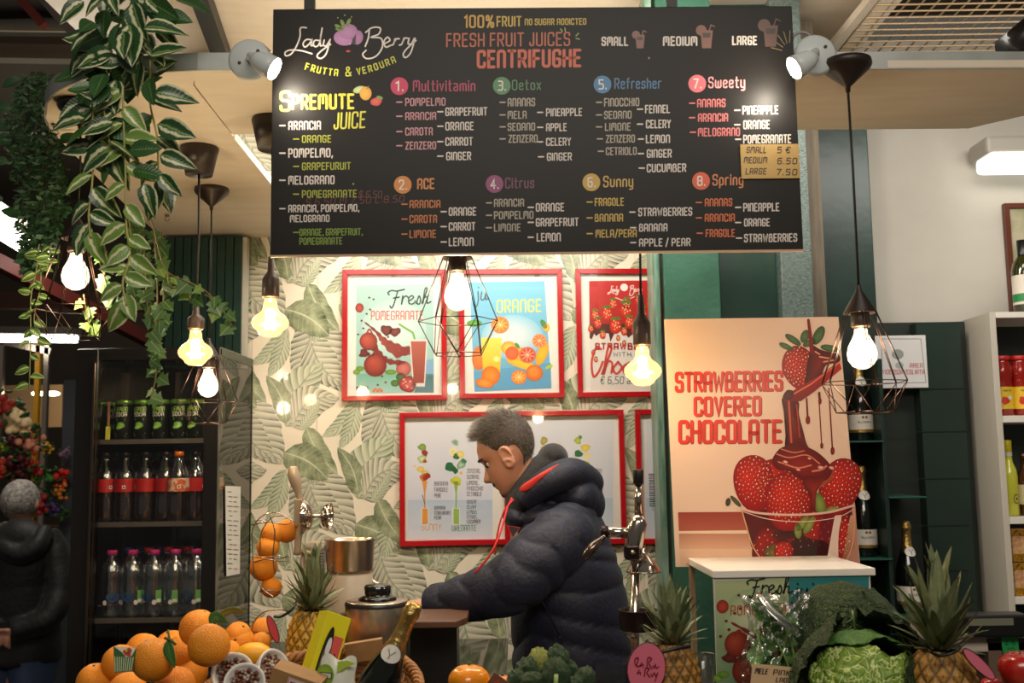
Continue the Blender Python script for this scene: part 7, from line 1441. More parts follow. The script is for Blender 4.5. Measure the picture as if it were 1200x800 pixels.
# ------------------------------------------------ hand press
HY = 2.45; hp = thing('hand_juice_press', 'chrome hand juice press with a lever, standing right of the man', 'juicer', (P(743, 800, HY).x, HY, 1.0605)); H0 = hp.location
def hl(px, py, dy=0): return P(px, py, HY + dy) - H0
dk = M('press_dark', (44, 30, 28), .25, metal=.5); cpr = M('press_chrome', (196, 184, 172), .16, metal=1)
MB().cyl(Vector((hl(742, 790).x, 0, 0)), hl(744, 655), .0105, 20).build('column', cpr, hp); MB().cyl(hl(748, 606), hl(748, 566), .009, 16).build('rack_bar', cpr, hp)
mb = MB()
for k in range(17): mb.box((hl(745, 0).x - .004, -.011, hl(0, 604).z + k * .0046), (hl(745, 0).x + .009, -.0075, hl(0, 604).z + k * .0046 + .0022))
mb.build('rack_teeth', dk, hp); MB().cyl(hl(748, 567), hl(748, 550), .0125, 20).build('end_cap', black, hp, bevel=.001)
mb = MB(); mb.loft([hl(744, 656), hl(743, 640), hl(744, 625), hl(748, 612), hl(749, 604)], [(.016, .016), (.021, .020), (.024, .022), (.021, .018), (.014, .014)], (1, 0, 0), 18); mb.build('head_casting', cpr, hp)
MB().box(tuple(hl(732, 655) + Vector((0, -.022, 0))), tuple(hl(748, 638) + Vector((0, .022, 0)))).build('clamp_block', dk, hp, bevel=.004); MB().cyl(hl(740, 646) + Vector((0, -.024, 0)), hl(740, 646) + Vector((0, -.03, 0)), .006, 12).build('clamp_bolt', cpr, hp)
MB().cyl(hl(706, 623), hl(742, 624), .0125, 18).build('cross_shaft', cpr, hp); MB().cyl(hl(704, 623), hl(712, 623), .0145, 18).build('shaft_collar', dk, hp)
mb = MB(); mb.tube(cr([hl(709, 628, -.02), hl(700, 636, -.025), hl(692, 645, -.03), hl(685, 654, -.03)], 6), [.005, .005, .006, .006, .007, .008, .009, .0105, .0115, .012, .0125, .0125, .0122, .0118, .011, .0105, .0095, .0085, .006][:19], 14); mb.build('lever_grip', M('lever_dark_chrome', (110, 96, 90), .2, metal=.9), hp)
c = hl(754, 670, .02); MB().lathe([(.006, .062), (.0075, .050), (.012, .040), (.022, .030), (.034, .014), (.039, .003), (.042, 0), (.040, .001), (.030, .014), (.004, .03)], 32, Matrix.Translation(c)).build('press_cone', cpr, hp); MB().cyl(hl(750, 640, .01), c + Vector((0, 0, .058)), .007, 10).build('cone_stem', dk, hp)
c = hl(748, 738, .02); MB().lathe([(.040, 0), (.043, .004), (.044, .044), (.047, .047), (.045, .048), (.040, .044), (.038, .004)], 32, Matrix.Translation(c)).build('cup_holder', dk, hp); MB().cyl(hl(741, 747), hl(741, 736), .015, 18).build('collar', cpr, hp); MB().box((-.07, -.08, 0), (.07, .08, .018)).build('foot', dk, hp, bevel=.005)
# ------------------------------------------------ centrifuge, blender base, citrus machine
JY = 2.82; jt = thing('centrifugal_juicer', 'grey juice machine with a flared steel top standing left of the steel blender', 'juicer', (P(410, 720, JY).x, JY, 1.0605)); J0 = jt.location; jl = lambda x, y, dy=0: P(x, y, JY + dy) - J0
jb = M('juicer_grey', (186, 172, 154), .4); z1 = jl(0, 677).z; z2 = jl(0, 637).z; rr = lambda px: px / ppm(JY)
cx = jl(410, 677).x; M4 = Matrix.Translation((cx, 0, 0)); MB().lathe([(rr(37), 0), (rr(36), .06), (rr(30), z1 * .7), (rr(26), z1 - .004), (rr(25), z1)], 36, M4).build('body', jb, jt); MB().lathe([(rr(25.5), z1), (rr(26.5), z1 + .01), (rr(28.5), z2 - .003), (rr(29.5), z2), (rr(28), z2 - .002), (rr(25), z1 + .02), (0, z1 + .015)], 40, M4).build('steel_bowl', steel, jt)
mb = MB(); mb.tube(cr([jl(381, 641), jl(365, 641), jl(357, 648), jl(356, 668), jl(360, 690), jl(372, 697), jl(379, 690)], 6), .008, 10); mb.build('handle', M('juicer_handle', (206, 196, 180), .4), jt); MB().tube(cr([jl(434, 679), jl(442, 684), jl(452, 691)], 5), .006, 8).build('spout', steel, jt)
mb = MB()
for k in range(14): mb.obox(jl(376, 646 + k * 3.4), (.016, .03, .0022))
mb.build('cooling_ribs', M('rib_grey', (170, 166, 160), .35), jt)
BY2 = 2.6; bt2 = thing('steel_blender', 'round brushed steel blender with a black lid behind the basket', 'blender', (P(442.5, 740, BY2).x, BY2, 1.0605)); zt2 = P(442, 703, BY2).z - 1.0605; R = 37 / ppm(BY2)
MB().lathe([(R, 0), (R * 1.0, zt2 - .01), (R * .97, zt2 - .002), (R * .9, zt2 + .001), (0, zt2 + .002)], 48).build('jug', steel, bt2); MB().lathe([(R * 1.01, zt2 - .012), (R * 1.015, zt2 - .006), (R * .97, zt2 - .001)], 48, cap=False).build('rim', M('dark_rim', (40, 36, 34), .3), bt2)
lz = zt2; MB().lathe([(R * .58, lz), (R * .6, lz + .006), (R * .5, lz + .010), (R * .38, lz + .012), (R * .40, lz + .018), (R * .42, lz + .034), (R * .36, lz + .038), (0, lz + .039)], 36).build('lid', M('lid_black', (20, 20, 20), .15, coat=.5), bt2); MB().box((-R - .012, -.02, zt2 - .07), (-R + .004, .01, zt2 - .03)).build('side_catch', black, bt2, bevel=.003)
# citrus machine
CY = 2.8; ct3 = thing('citrus_machine', 'citrus press with a tall handle, steel cups and a wire chute of oranges', 'juicer', (P(350, 720, CY).x, CY, 1.0605)); C0 = ct3.location; cl_ = lambda x, y, dy=0: P(x, y, CY + dy) - C0
hgm = M('machine_beige', (176, 156, 132), .38, metal=.3)
pts = cr([cl_(344, 546), cl_(344, 556), cl_(348, 570), cl_(352, 590), cl_(353, 610), cl_(350, 630), cl_(348, 650)], 5); rads = [.008 + .006 * math.sin(pi * min(1, k / 12)) if k < 12 else .008 for k in range(len(pts))]; MB().tube(pts, [r * 1.2 for r in rads], 12).build('lever', hgm, ct3)
MB().obox(cl_(368, 700, .06), (.05, .10, .30)).build('body_panel', hgm, ct3, bevel=.01); MB().cyl(cl_(352, 645), cl_(372, 650), .007, 12).build('handle_bar', hgm, ct3); MB().box((-.07, -.02, 0), (.03, .16, .05)).build('foot', hgm, ct3, bevel=.008)
mb = MB(); mb.obox(cl_(350, 600), (.022, .02, .075)); mb.build('bracket', hgm, ct3, bevel=.004); MB().cyl(cl_(352, 605), cl_(384, 604), .0055, 12).build('cup_axle', cpr, ct3)
for x, fl_, tw in ((362, -1, .12), (381, 1, .25)):
    c = cl_(x, 605); mb = MB()
    def cf2(u, v): a = pi * (v - .5) * 1.2; r = .046; return c + Vector((fl_ * (.018 - .030 * math.cos(u * 1.5)), r * math.sin(u * 1.5) * math.sin(a) * .9, r * math.sin(u * 1.5) * math.cos(a) * (1 if fl_ < 0 else .8)))
    mb.grid(cf2, 10, 16); mb.grid(lambda u, v: (lambda q: Vector((q.x, q.y, 2 * c.z - q.z)))(cf2(u, v)), 10, 16); mb.build('steel_cup', cpr, ct3, solid=.0015)
mb = MB()
for pts in ([(296, 645), (296, 620), (308, 604), (326, 601), (346, 612)], [(305, 650), (306, 625), (318, 607), (334, 604)], [(296, 645), (298, 672), (308, 690), (322, 700)], [(316, 604), (322, 622), (320, 650), (322, 672)], [(291, 652), (305, 653), (330, 651)]):
    mb.tube(cr([cl_(x, y, -.05) for x, y in pts], 6), .0016, 5)
for y, w_ in ((612, 22), (655, 20), (690, 12)):
    c = cl_(318, y); mb.tube([c + Vector((w_ / ppm(CY) * math.cos(a), .05 * math.sin(a), .004 * math.sin(3 * a))) for a in np.linspace(0, 2 * pi, 29)[:-1]], .0016, 5, closed=True)
mb.build('wire_chute', cpr, ct3)
for k, (x, y, r, dy) in enumerate(((319, 625, 13, 0), (336, 622, 13.5, .02), (314, 641, 13, -.01), (309, 664, 16, 0), (318, 688, 12, .0))):
    t = thing('orange', 'orange in the citrus machine’s wire chute, ' + ('upper left', 'upper right', 'third from the top', 'large middle', 'lowest')[k] + ' one', 'orange', P(x, y, CY + dy), group='oranges in the wire chute', rot=(random.random(), random.random(), 0)); inst('peel', OM[k % 4], t, sc=r / ppm(CY) / .042)
t = thing('orange', 'orange inside a wire loop between the heap and the golden pineapple', 'orange', P(308, 739, 2.66), group='oranges in the wire chute'); inst('peel', OM[1], t, sc=15 / ppm(2.66) / .042)
mb = MB(); mb.tube(cr([P(294, 745, 2.6), P(297, 730, 2.6), P(308, 718, 2.6), P(325, 714, 2.6), P(340, 716, 2.62)], 6), .0018, 5); mb.tube(cr([P(294, 740, 2.6), P(310, 741, 2.58), P(322, 742, 2.6)], 5), .0014, 5); mb.build('wire_loop', cpr, label='chrome wire loop round the single orange left of the pineapple', cat='wire')
# chopping board, stand, tissue
wb_ = M('board_wood', (104, 72, 52), .45, noise=(6, (84, 56, 40), .3, .7), stretch=(1, 8, 8)); c = P(512, 722, 2.84); t = thing('chopping_board', 'worn brown wooden board under the man’s hands', 'board', c)
mb = MB(); pts = [(.062, -.12), (.085, -.06), (.085, .08), (.07, .10), (-.07, .10), (-.08, -.12)]; mb.prism(pts, -.012, .006); mb.build('board', wb_, t, bevel=.003)
mb = MB(); mb.box((P(478, 0, 2.9).x, 2.86, 1.0605), (P(530, 0, 2.9).x, 2.99, c.z - .013)); mb.build('board_stand', M('stand_black', (26, 24, 24), .3), label='black box carrying the brown wooden board', cat='stand', bevel=.004)
mb = MB(); c = Vector((P(494, 766, 3.3).x, 3.3, 1.0515)); mb.grid(lambda u, v: c + Vector(((u - .5) * .09, (v - .5) * .12, .012 + .010 * math.sin(13 * u + 5 * v) + .008 * math.sin(21 * v - 9 * u) + .006 * math.sin(40 * u * v))), 30, 30); mb.build('tissue', M('tissue_white', (226, 222, 216), .7), solid=.0008, label='crumpled white tissue on the black glossy back counter', cat='tissue')
# ================================================================= PEOPLE
PYm = 3.15; skin = M('skin', (206, 152, 126), .48, noise=(9, (194, 134, 108), .35, .75), sss=.12, bump=(180, .08)); jk = M('navy_jacket', (19, 23, 48), .62, noise=(30, (15, 18, 38), .3, .7), sheen=.04, bump=(90, .25))
def S_(x, y, dy=0): return P(x, y, PYm + dy)
man = thing('person', 'grey haired man in a navy quilted jacket leaning forward behind the counter', 'person', (P(672, 800, PYm).x, PYm, 0))
px = 1 / ppm(PYm)
# ---- head in its own frame: f forward, u up, s toward the camera side
HO = S_(597, 535, 0); th = math.atan2(.53, .85)
fv = Vector((-math.cos(th), 0, -math.sin(th))); uv_ = Vector((-math.sin(th), 0, math.cos(th))); sv = Vector((0, -1, 0))
yaw = Matrix.Rotation(math.radians(-7), 3, 'Z'); fv = yaw @ fv; uv_ = yaw @ uv_; sv = yaw @ sv
def HP(f, u, s): return HO + (fv * f + uv_ * u + sv * s) * px
SL = [(-39, 24, 8, 9), (-36, 29.5, 3, 14), (-32, 31.5, -3, 18.5), (-27, 31.5, -8, 22), (-21, 32.2, -13, 24.5), (-16, 32.8, -18, 26), (-10, 31, -25, 27.5), (-3, 29.8, -31, 28.5), (5, 28.6, -35, 29.5), (14, 31.6, -37.5, 30), (24, 29.5, -37.5, 30), (33, 24, -35, 28.5), (40, 16.5, -29, 24), (45, 8, -22, 17), (48, 0, -12, 9)]
def interp(u):
    for a, b in zip(SL, SL[1:]):
        if a[0] <= u <= b[0]: t = (u - a[0]) / (b[0] - a[0]); t = t * t * (3 - 2 * t) * .5 + t * .5; return [x + (y - x) * t for x, y in zip(a, b)]
    return list(SL[0] if u < SL[0][0] else SL[-1])
def gs(x, m, s): return math.exp(-((x - m) / s) ** 2)
def nose(u):
    pts = [(12, 0), (8, 1.5), (2, 5), (-4, 9), (-8, 11.3), (-10.5, 10.5), (-12.5, 6.5), (-14.5, 1), (-16, 0)]
    for a, b in zip(pts, pts[1:]):
        if b[0] <= u <= a[0]: t = (a[0] - u) / (a[0] - b[0]); return a[1] + (b[1] - a[1]) * t
    return 0
def head_pt(u, a, off=0):
    _, f1, b1, w_ = interp(u); c = (f1 + b1) / 2; rf = (f1 - b1) / 2; ca, sa = math.cos(a), math.sin(a)
    f = c + rf * (abs(ca) ** .85) * (1 if ca > 0 else -1); s = w_ * (abs(sa) ** .9) * (1 if sa > 0 else -1)
    if ca > 0:
        s_abs = abs(s)
        f += nose(u) * gs(s, 0, 4.2 + max(0, -u) * .22) + 2.2 * gs(u, 14, 4) * gs(s_abs, 11, 9) - 5.0 * gs(u, 5, 4.5) * gs(s_abs, 12, 6) + 1.8 * gs(u, -5, 6) * gs(s_abs, 17, 7)
        f += 1.6 * gs(u, -19, 2) * gs(s, 0, 9) - 1.8 * gs(u, -21.4, 1.0) * gs(s, 0, 10) + 1.4 * gs(u, -23.5, 2) * gs(s, 0, 8) - 1.5 * gs(u, -27, 2.2) * gs(s, 0, 10) + 1.2 * gs(u, -33, 4) * gs(s, 0, 9)
    r = math.hypot(f - c, s)
    if off and r > 0: k = (r + off) / r; f = c + (f - c) * k; s *= k
    return HP(f, u, s)
def head_grid(mb, u0, u1, nu, na, off=0):
    vs = []; us = np.linspace(u0, u1, nu)
    for u in us:
        for k in range(na): vs.append(head_pt(u, 2 * pi * k / na, off))
    fs = [(i * na + k, i * na + (k + 1) % na, (i + 1) * na + (k + 1) % na, (i + 1) * na + k) for i in range(nu - 1) for k in range(na)] + [tuple(reversed(range(na))), tuple(range((nu - 1) * na, nu * na))]
    mb.add(vs, fs, True)
body = MB(); head_grid(body, -39, 48, 76, 72)
# ear on the near side and the far side
def ear(mb, sg):
    for du, df, ru, rf, dd in ((0, 0, 12, 6, 0), (-7, 2, 5, 3.6, .5)):
        c = Vector((df - 1, du - 1, 0)); base = 28.5 * sg
        M_ = [HP(c.x + rf * math.cos(a), c.y + ru * math.sin(a), base + sg * (3.2 + 1.2 * math.cos(a) * -1)) for a in np.linspace(0, 2 * pi, 21)[:-1]]; mb.tube(M_, 1.7 * px, 6, closed=True)
    mb.ball(HP(0, -1, base), (6.5 * px, 2.2 * px, 11 * px), 12, 8, rot=(0, th * -1 + .0, 0))
ear(body, 1); ear(body, -1)
# neck, torso, arms, legs
T = [S_(672, 905), S_(672, 850), S_(671, 790), S_(668, 740), S_(662, 690), S_(655, 645), S_(645, 612), S_(636, 598)]; TR = [(.19, .14), (.185, .135), (.175, .13), (.175, .13), (.19, .13), (.2, .115), (.15, .09), (.08, .07)]
body.loft(T, TR, (0, 1, 0), 24); body.loft([S_(642, 606), S_(628, 582), S_(610, 556), S_(604, 545)], [(.07, .075), (.062, .068), (.056, .062), (.052, .055)], (0, 1, 0), 20)
def arm(mb, sg, k=1.0, lastr=.0):
    sh = S_(655, 632, -.20 * sg); el = S_(592, 682, -.235 * sg); wr_ = S_(508, 708, -.12 * sg) if sg > 0 else S_(512, 704, .06)
    mb.loft([sh, sh.lerp(el, .5), el, el.lerp(wr_, .5), wr_], [(.062 * k, .062 * k), (.052 * k, .055 * k), (.045 * k, .047 * k), (.04 * k, .04 * k), (.028 * k, .03 * k)], (0, 1, 0), 16); return el, wr_
e1, w1 = arm(body, 1); e2, w2 = arm(body, -1)
def hand(mb, wr_, d, pal, sg):
    d = Vector(d).normalized(); pal = Vector(pal).normalized(); sd = d.cross(pal).normalized()
    mb.loft([wr_ - d * .02, wr_ + d * .02, wr_ + d * .05, wr_ + d * .088], [(.027, .021), (.034, .018), (.041, .016), (.040, .012)], sd, 14)
    for k, (o_, L) in enumerate(((-.031, .066), (-.010, .076), (.011, .072), (.031, .058))):
        b = wr_ + d * .083 + sd * o_; m1 = b + d * L * .45 + pal * L * .10; m2 = m1 + (d * .75 + pal * .65) * L * .32; m3 = m2 + (d * .4 + pal * .9) * L * .26
        mb.tube([b - d * .015, b, m1, m2, m3], [.0095, .0095, .0088, .008, .0065], 8)
    b = wr_ + d * .03 - sd * .030 * sg; mb.tube([b, b - sd * .022 * sg + d * .022 + pal * .01, b - sd * .026 * sg + d * .045 + pal * .02, b - sd * .020 * sg + d * .064 + pal * .026], [.013, .011, .0095, .0075], 8)
hand(body, w1, (-1, .15, -.12), (0, .25, -1), 1); hand(body, w2, (-1, -.25, -.15), (0, -.2, -1), -1)
for sg in (-1, 1):
    h_ = S_(672, 880, .09 * sg); body.loft([h_, Vector((h_.x - .02, h_.y, .5)), Vector((h_.x + .02, h_.y, .09))], [(.09, .095), (.062, .065), (.045, .05)], (0, 1, 0), 16); body.loft([Vector((h_.x + .07, h_.y, .045)), Vector((h_.x - .05, h_.y, .045)), Vector((h_.x - .17, h_.y, .03))], [(.035, .044), (.045, .044), (.03, .028)], (0, 1, 0), 12)
bo_ = body.build('body', skin, man, world=True); remesh(bo_, .0042, 3, .5)
# jacket: torso and sleeves with quilt channels
def puff(q, amp, sharp=.45): return amp * (abs(math.sin(pi * q)) ** sharp - .6)
jm = MB(); Tj = cr([S_(671, 830), S_(671, 790), S_(669, 740), S_(664, 690), S_(660, 650), S_(656, 618), S_(646, 596)], 12); n_ = len(Tj)
rads = []; kr_ = [(.225, .180), (.222, .176), (.222, .174), (.232, .172), (.235, .150), (.215, .128), (.155, .115)]
for i in range(n_):
    t_ = i / (n_ - 1) * 6; a = min(int(t_), 5); q = t_ - a; rads.append((kr_[a][0] * (1 - q) + kr_[a + 1][0] * q, kr_[a][1] * (1 - q) + kr_[a + 1][1] * q))
def tmod(i, a):
    s_ = i / 12 * .12; ch = .55 * abs(math.sin((a - pi) * .5 + .35)) ; return puff(s_ / .085 + ch * 1.9 + .2 * math.sin(2 * a + i * .22), .014, .32)
jm.loft(Tj, rads, (0, 1, 0), 72, mod=tmod)
for sg in (1, -1):
    sh = S_(660, 628, -.19 * sg); el = S_(598, 684, -.245 * sg); wr_ = (S_(504, 709, -.12 * sg) if sg > 0 else S_(508, 704, .06))
    ax = cr([S_(672, 606, -.12 * sg), sh, S_(628, 658, -.23 * sg), el, S_(552, 699, -.185 * sg), wr_], 14); kk = [.055, .088, .090, .082, .066, .047]; nn_ = len(ax); rd = []
    for i in range(nn_):
        t_ = i / (nn_ - 1) * 5; a = min(int(t_), 4); q = t_ - a; r = kk[a] * (1 - q) + kk[a + 1] * q; rd.append((r * .92, r))
    jm.loft(ax, rd, (0, 1, 0), 40, mod=lambda i, a: puff(i / 14 * 1.5 + .55 * abs(math.sin(a * .5 + .8)) + .15 * math.sin(a * 3 + i * .2), .0115, .32)); 
jo = jm.build('jacket', jk, man, world=True); remesh(jo, .0046, 1, .5)
# hem and cuffs
# hood of the jacket: padded roll lying on the back
hm = MB()
hm.loft(cr([S_(612, 588, -.11), S_(640, 566, -.125), S_(668, 556, -.09), S_(686, 566, 0), S_(668, 556, .09), S_(640, 566, .12)], 8), [(.03 + .022 * math.sin(pi * k / 40), .032 + .026 * math.sin(pi * k / 40)) for k in range(41)], (0, 0, 1), 24)
hm.ball(S_(634, 601, 0), (28 * px, .165, 15 * px), 24, 16, rot=(0, -.35, 0)); hm.ball(S_(607, 606, 0), (19 * px, .10, 15 * px), 22, 14, rot=(0, .5, 0)); hm.ball(S_(676, 582, -.02), (27 * px, .13, 28 * px), 32, 22, fn=lambda p: 1 + .05 * (abs(math.sin(5 * p.y + 1)) ** .5) - .04); hm.ball(S_(690, 590, -.01), (19 * px, .09, 24 * px), 26, 18); hm.ball(S_(650, 575, -.05), (22 * px, .08, 16 * px), 20, 14); hm.ball(S_(678, 560, -.02), (20 * px, .10, 14 * px), 20, 14)
ho = hm.build('hood', jk, man, world=True); remesh(ho, .005, 3)
# black sweater hood round the neck
sm2 = MB(); blk = M('black_fleece', (22, 21, 21), .85, bump=(60, .3), sheen=.2)
sm2.loft(cr([S_(611, 598), S_(614, 584), S_(626, 566), S_(641, 548), S_(652, 540)], 6), [(.082 + .012 * math.sin(pi * k / 24), .046 + .014 * math.sin(pi * k / 20)) for k in range(25)], (0, 1, 0), 28); sm2.ball(S_(648, 536, 0), (18 * px, .085, 17 * px), 22, 14); sm2.ball(S_(628, 578, 0), (26 * px, .11, 20 * px), 22, 14, rot=(0, .6, 0)); sm2.ball(S_(609, 594, 0), (11 * px, .085, 15 * px), 22, 14, rot=(0, .3, 0)); so = sm2.build('sweater_hood', blk, man, world=True); remesh(so, .005, 3)
rm = M('red_lining', (216, 60, 50), .5); mb = MB(); mb.tube(cr([S_(609, 575, -.150), S_(620, 568, -.158), S_(636, 556, -.165), S_(655, 544, -.145)], 6), [.003, .006, .009, .010, .011, .011, .011, .010, .010, .009, .008, .008, .007, .006, .006, .005, .004, .003, .002], 10, flat=.35, upv=(0, 1, 0)); mb.build('lining', rm, man, world=True)
rc = M('red_cord', (196, 36, 34), .5); mb = MB(); mb.tube(cr([S_(600, 583, -.13), S_(594, 597, -.15), S_(590, 612, -.2), S_(584, 630, -.28), S_(574, 650, -.30), S_(556, 672, -.30)], 6), .0032, 6); mb.build('drawcord', rc, man, world=True)
mb = MB(); mb.tube(cr([S_(602, 585, -.135), S_(590, 600, -.15), S_(583, 625, -.16), S_(580, 650, -.16)], 6), .0025, 6); mb.build('collar_piping', rc, man, world=True)
# arm badge, pocket zip
def on_sleeve(x, y, dy): return S_(x, y, dy)
mb = MB(); q = [S_(595.5, 616, -.325), S_(609.5, 618, -.333), S_(601, 629.5, -.333)]; mb.add([q[2], q[1], q[0]], [(0, 1, 2)], False); bd = mb.build('badge', M('badge_dark', (40, 20, 26), .5), man, world=True, solid=.002)
mb = MB(); mb.tube([p + Vector((0, -.002, 0)) for p in q], .0012, 5, closed=True); mb.build('badge_edge', rc, bd, world=False).parent = man; bpy.data.objects[-1] if False else None
o = [c for c in man.children if c.name.startswith('badge_edge')][0]; o.data.transform(parent_inv(man))
mb = MB(); mb.tube(cr([S_(633, 700, -.222), S_(645, 722, -.228), S_(657, 748, -.232)], 5), .003, 6, flat=.5); mb.build('pocket_zip', M('zip_black', (12, 12, 14), .3), man, world=True); mb = MB(); mb.obox(S_(657.5, 750, -.237), (.006, .004, .020), (0, -.3, 0)); mb.build('zip_puller', M('zip_black'), man, world=True, bevel=.001)
mb = MB()
for sg in (-1, 1): h_ = S_(672, 870, .085 * sg); mb.loft([S_(672, 815, .07 * sg), h_, Vector((h_.x - .02, h_.y, .5)), Vector((h_.x + .02, h_.y, .1))], [(.11, .155), (.10, .12), (.075, .08), (.065, .07)], (0, 1, 0), 24)
mb.build('jeans', M('dark_jeans', (34, 40, 56), .8, bump=(300, .2)), man, world=True)
# eyes, brows, moustache, hair
for sg in (1, -1):
    e = HP(22.8, 5.0, 12.5 * sg); mb = MB(); mb.ball(e, 4.1 * px, 16, 12); eo = mb.build('eye', M('eye_white', (220, 210, 200), .15), man, world=True)
    mb = MB(); mb.ball(HP(25.8, 4.0, 13.0 * sg), 2.2 * px, 12, 8); mb.build('iris', M('iris_dark', (40, 30, 26), .15), man, world=True)
    mb = MB(); mb.grid(lambda u, v: HO + (lambda d: d)(fv * (24.2 + 4.7 * math.cos((u - .25) * 1.9) * math.cos((v - .5) * 1.6)) + uv_ * (5.0 + 4.5 * math.sin((u - .02) * 1.5)) + sv * (12.5 * sg + 5.2 * math.sin((v - .5) * 2.2))) * px, 8, 8); mb.build('eyelid', skin, man, world=True, solid=.0008)
hairm = M('grey_hair', (132, 120, 108), .5, noise=(60, (84, 74, 66), .35, .65)); hairl = M('hair_light', (176, 168, 158), .5); hairk = M('hair_dark', (70, 60, 54), .55); beard = M('beard_dark', (44, 36, 32), .6)
def strand(mb, p, d, L, w_, bend=(0, 0, 0)):
    d = Vector(d).normalized(); sd = d.cross(Vector((.3, .8, .2))).normalized() * w_; s2 = d.cross(sd).normalized() * w_; m_ = p + d * L * .55 + Vector(bend) * L * .3; e = p + d * L + Vector(bend) * L
    mb.add([p + sd, p - sd * .5 + s2, p - sd * .5 - s2, m_ + sd * .6, m_ - sd * .3 + s2 * .6, m_ - sd * .3 - s2 * .6, e], [(0, 1, 4, 3), (1, 2, 5, 4), (2, 0, 3, 5), (3, 4, 6), (4, 5, 6), (5, 3, 6)], True)
hb = MB(); vs = []; fs = []; us = np.linspace(-10, 48, 40); na = 64
def hair_edge(a):      # lowest u that is covered with hair for angle a (0 = front)
    x = abs(((a + pi) % (2 * pi)) - pi)
    if x < .75: return 37 - 2 * x
    if x < 1.15: return 35 - (x - .75) / .4 * 13
    if x < 1.45: return 22 - (x - 1.15) / .3 * 14
    if x < 1.85: return 8
    return 8 - min(1, (x - 1.85) / .6) * 28
caps = []
for k in range(na):
    a = 2 * pi * k / na; lo = hair_edge(a)
    for j in range(15): caps.append(head_pt(lo + (48 - lo) * (j / 14), a, 1.9 * min(1, .25 + j / 4)))
for k in range(na):
    for j in range(14): a = k * 15 + j; b = ((k + 1) % na) * 15 + j; fs.append((a, b, b + 1, a + 1))
hb.add(caps, fs, True); hair = hb.build('hair', hairk, man, world=True)
mbs = {0: MB(), 1: MB(), 2: MB()}; R_ = random.Random(5)
for k in range(5200):
    a = R_.uniform(0, 2 * pi); lo = hair_edge(a); u = lo + (48.5 - lo) * R_.random() ** .8; 
    if u > 47: u = 47
    p = head_pt(u, a, 1.2); nrm = (p - HP(-2, 8, 0)).normalized(); x = abs(((a + pi) % (2 * pi)) - pi); topf = max(0, min(1, (u - 26) / 14))
    dirn = nrm * (.55 + .6 * topf) + fv * (.75 if topf > .3 or x < 1.3 else -.25) + uv_ * (.1 - .5 * (1 - topf)) + Vector((R_.gauss(0, .28), R_.gauss(0, .28), R_.gauss(0, .28)))
    L = (3.2 + 9.5 * topf) * px * R_.uniform(.7, 1.2) * (.75 if x > 1.3 and topf < .2 else 1)
    light_ = 1 if (x < 1.0 or topf < .15) and R_.random() < .75 else (1 if R_.random() < .25 else (0 if R_.random() < .6 else 2)); strand(mbs[light_], p, dirn, L, .00055, fv * .2)
for k, m in ((0, hairm), (1, hairl), (2, hairk)): mbs[k].build('hair_strands', m, hair, world=False, kind='stuff').data.transform(parent_inv(man))
mb = MB()
for k in range(420):
    sp = R_.gauss(0, 5.5); u = -16.5 + R_.uniform(-1.6, 1.2); p = HP(32.3 + nose(u) * gs(sp, 0, 4.2) + 1.2 - abs(sp) * .22, u, sp); strand(mb, p, fv * .3 - uv_ + sv * (sp * .06), 3.0 * px, .0004)
for k in range(360):
    sp = R_.gauss(0, 4.5); u = R_.uniform(-37, -27); p = HP(31.6 - abs(sp) * .22 - max(0, (-33 - u)) * .8, u, sp); strand(mb, p, fv * .35 - uv_, 2.6 * px, .0004)
mb.build('beard', beard, man, world=True, kind='stuff'); mb = MB()
for sg in (1, -1):
    for k in range(150):
        q = R_.random(); s_ = (5 + 15 * q) * sg; p = HP(32.8 - q * q * 7.5, 13 + 3.5 * q - 3 * q * q + R_.uniform(-1, 1), s_); strand(mb, p, fv * .25 + sv * sg * .9 + uv_ * .1, 3.2 * px, .00045)
mb.build('eyebrows', hairk, man, world=True, kind='stuff')
mb = MB()
for k in range(9): mb.tube([HP(29.6 - .12 * (s_ := -6 + k * 1.5) ** 2 * .35 + 1.6, -21.2, s_), HP(29.6 - .12 * (s_ + 1.5) ** 2 * .35 + 1.6, -21.2, s_ + 1.5)], .0012, 5)
mb.build('lips', M('lip', (150, 88, 76), .45), man, world=True)
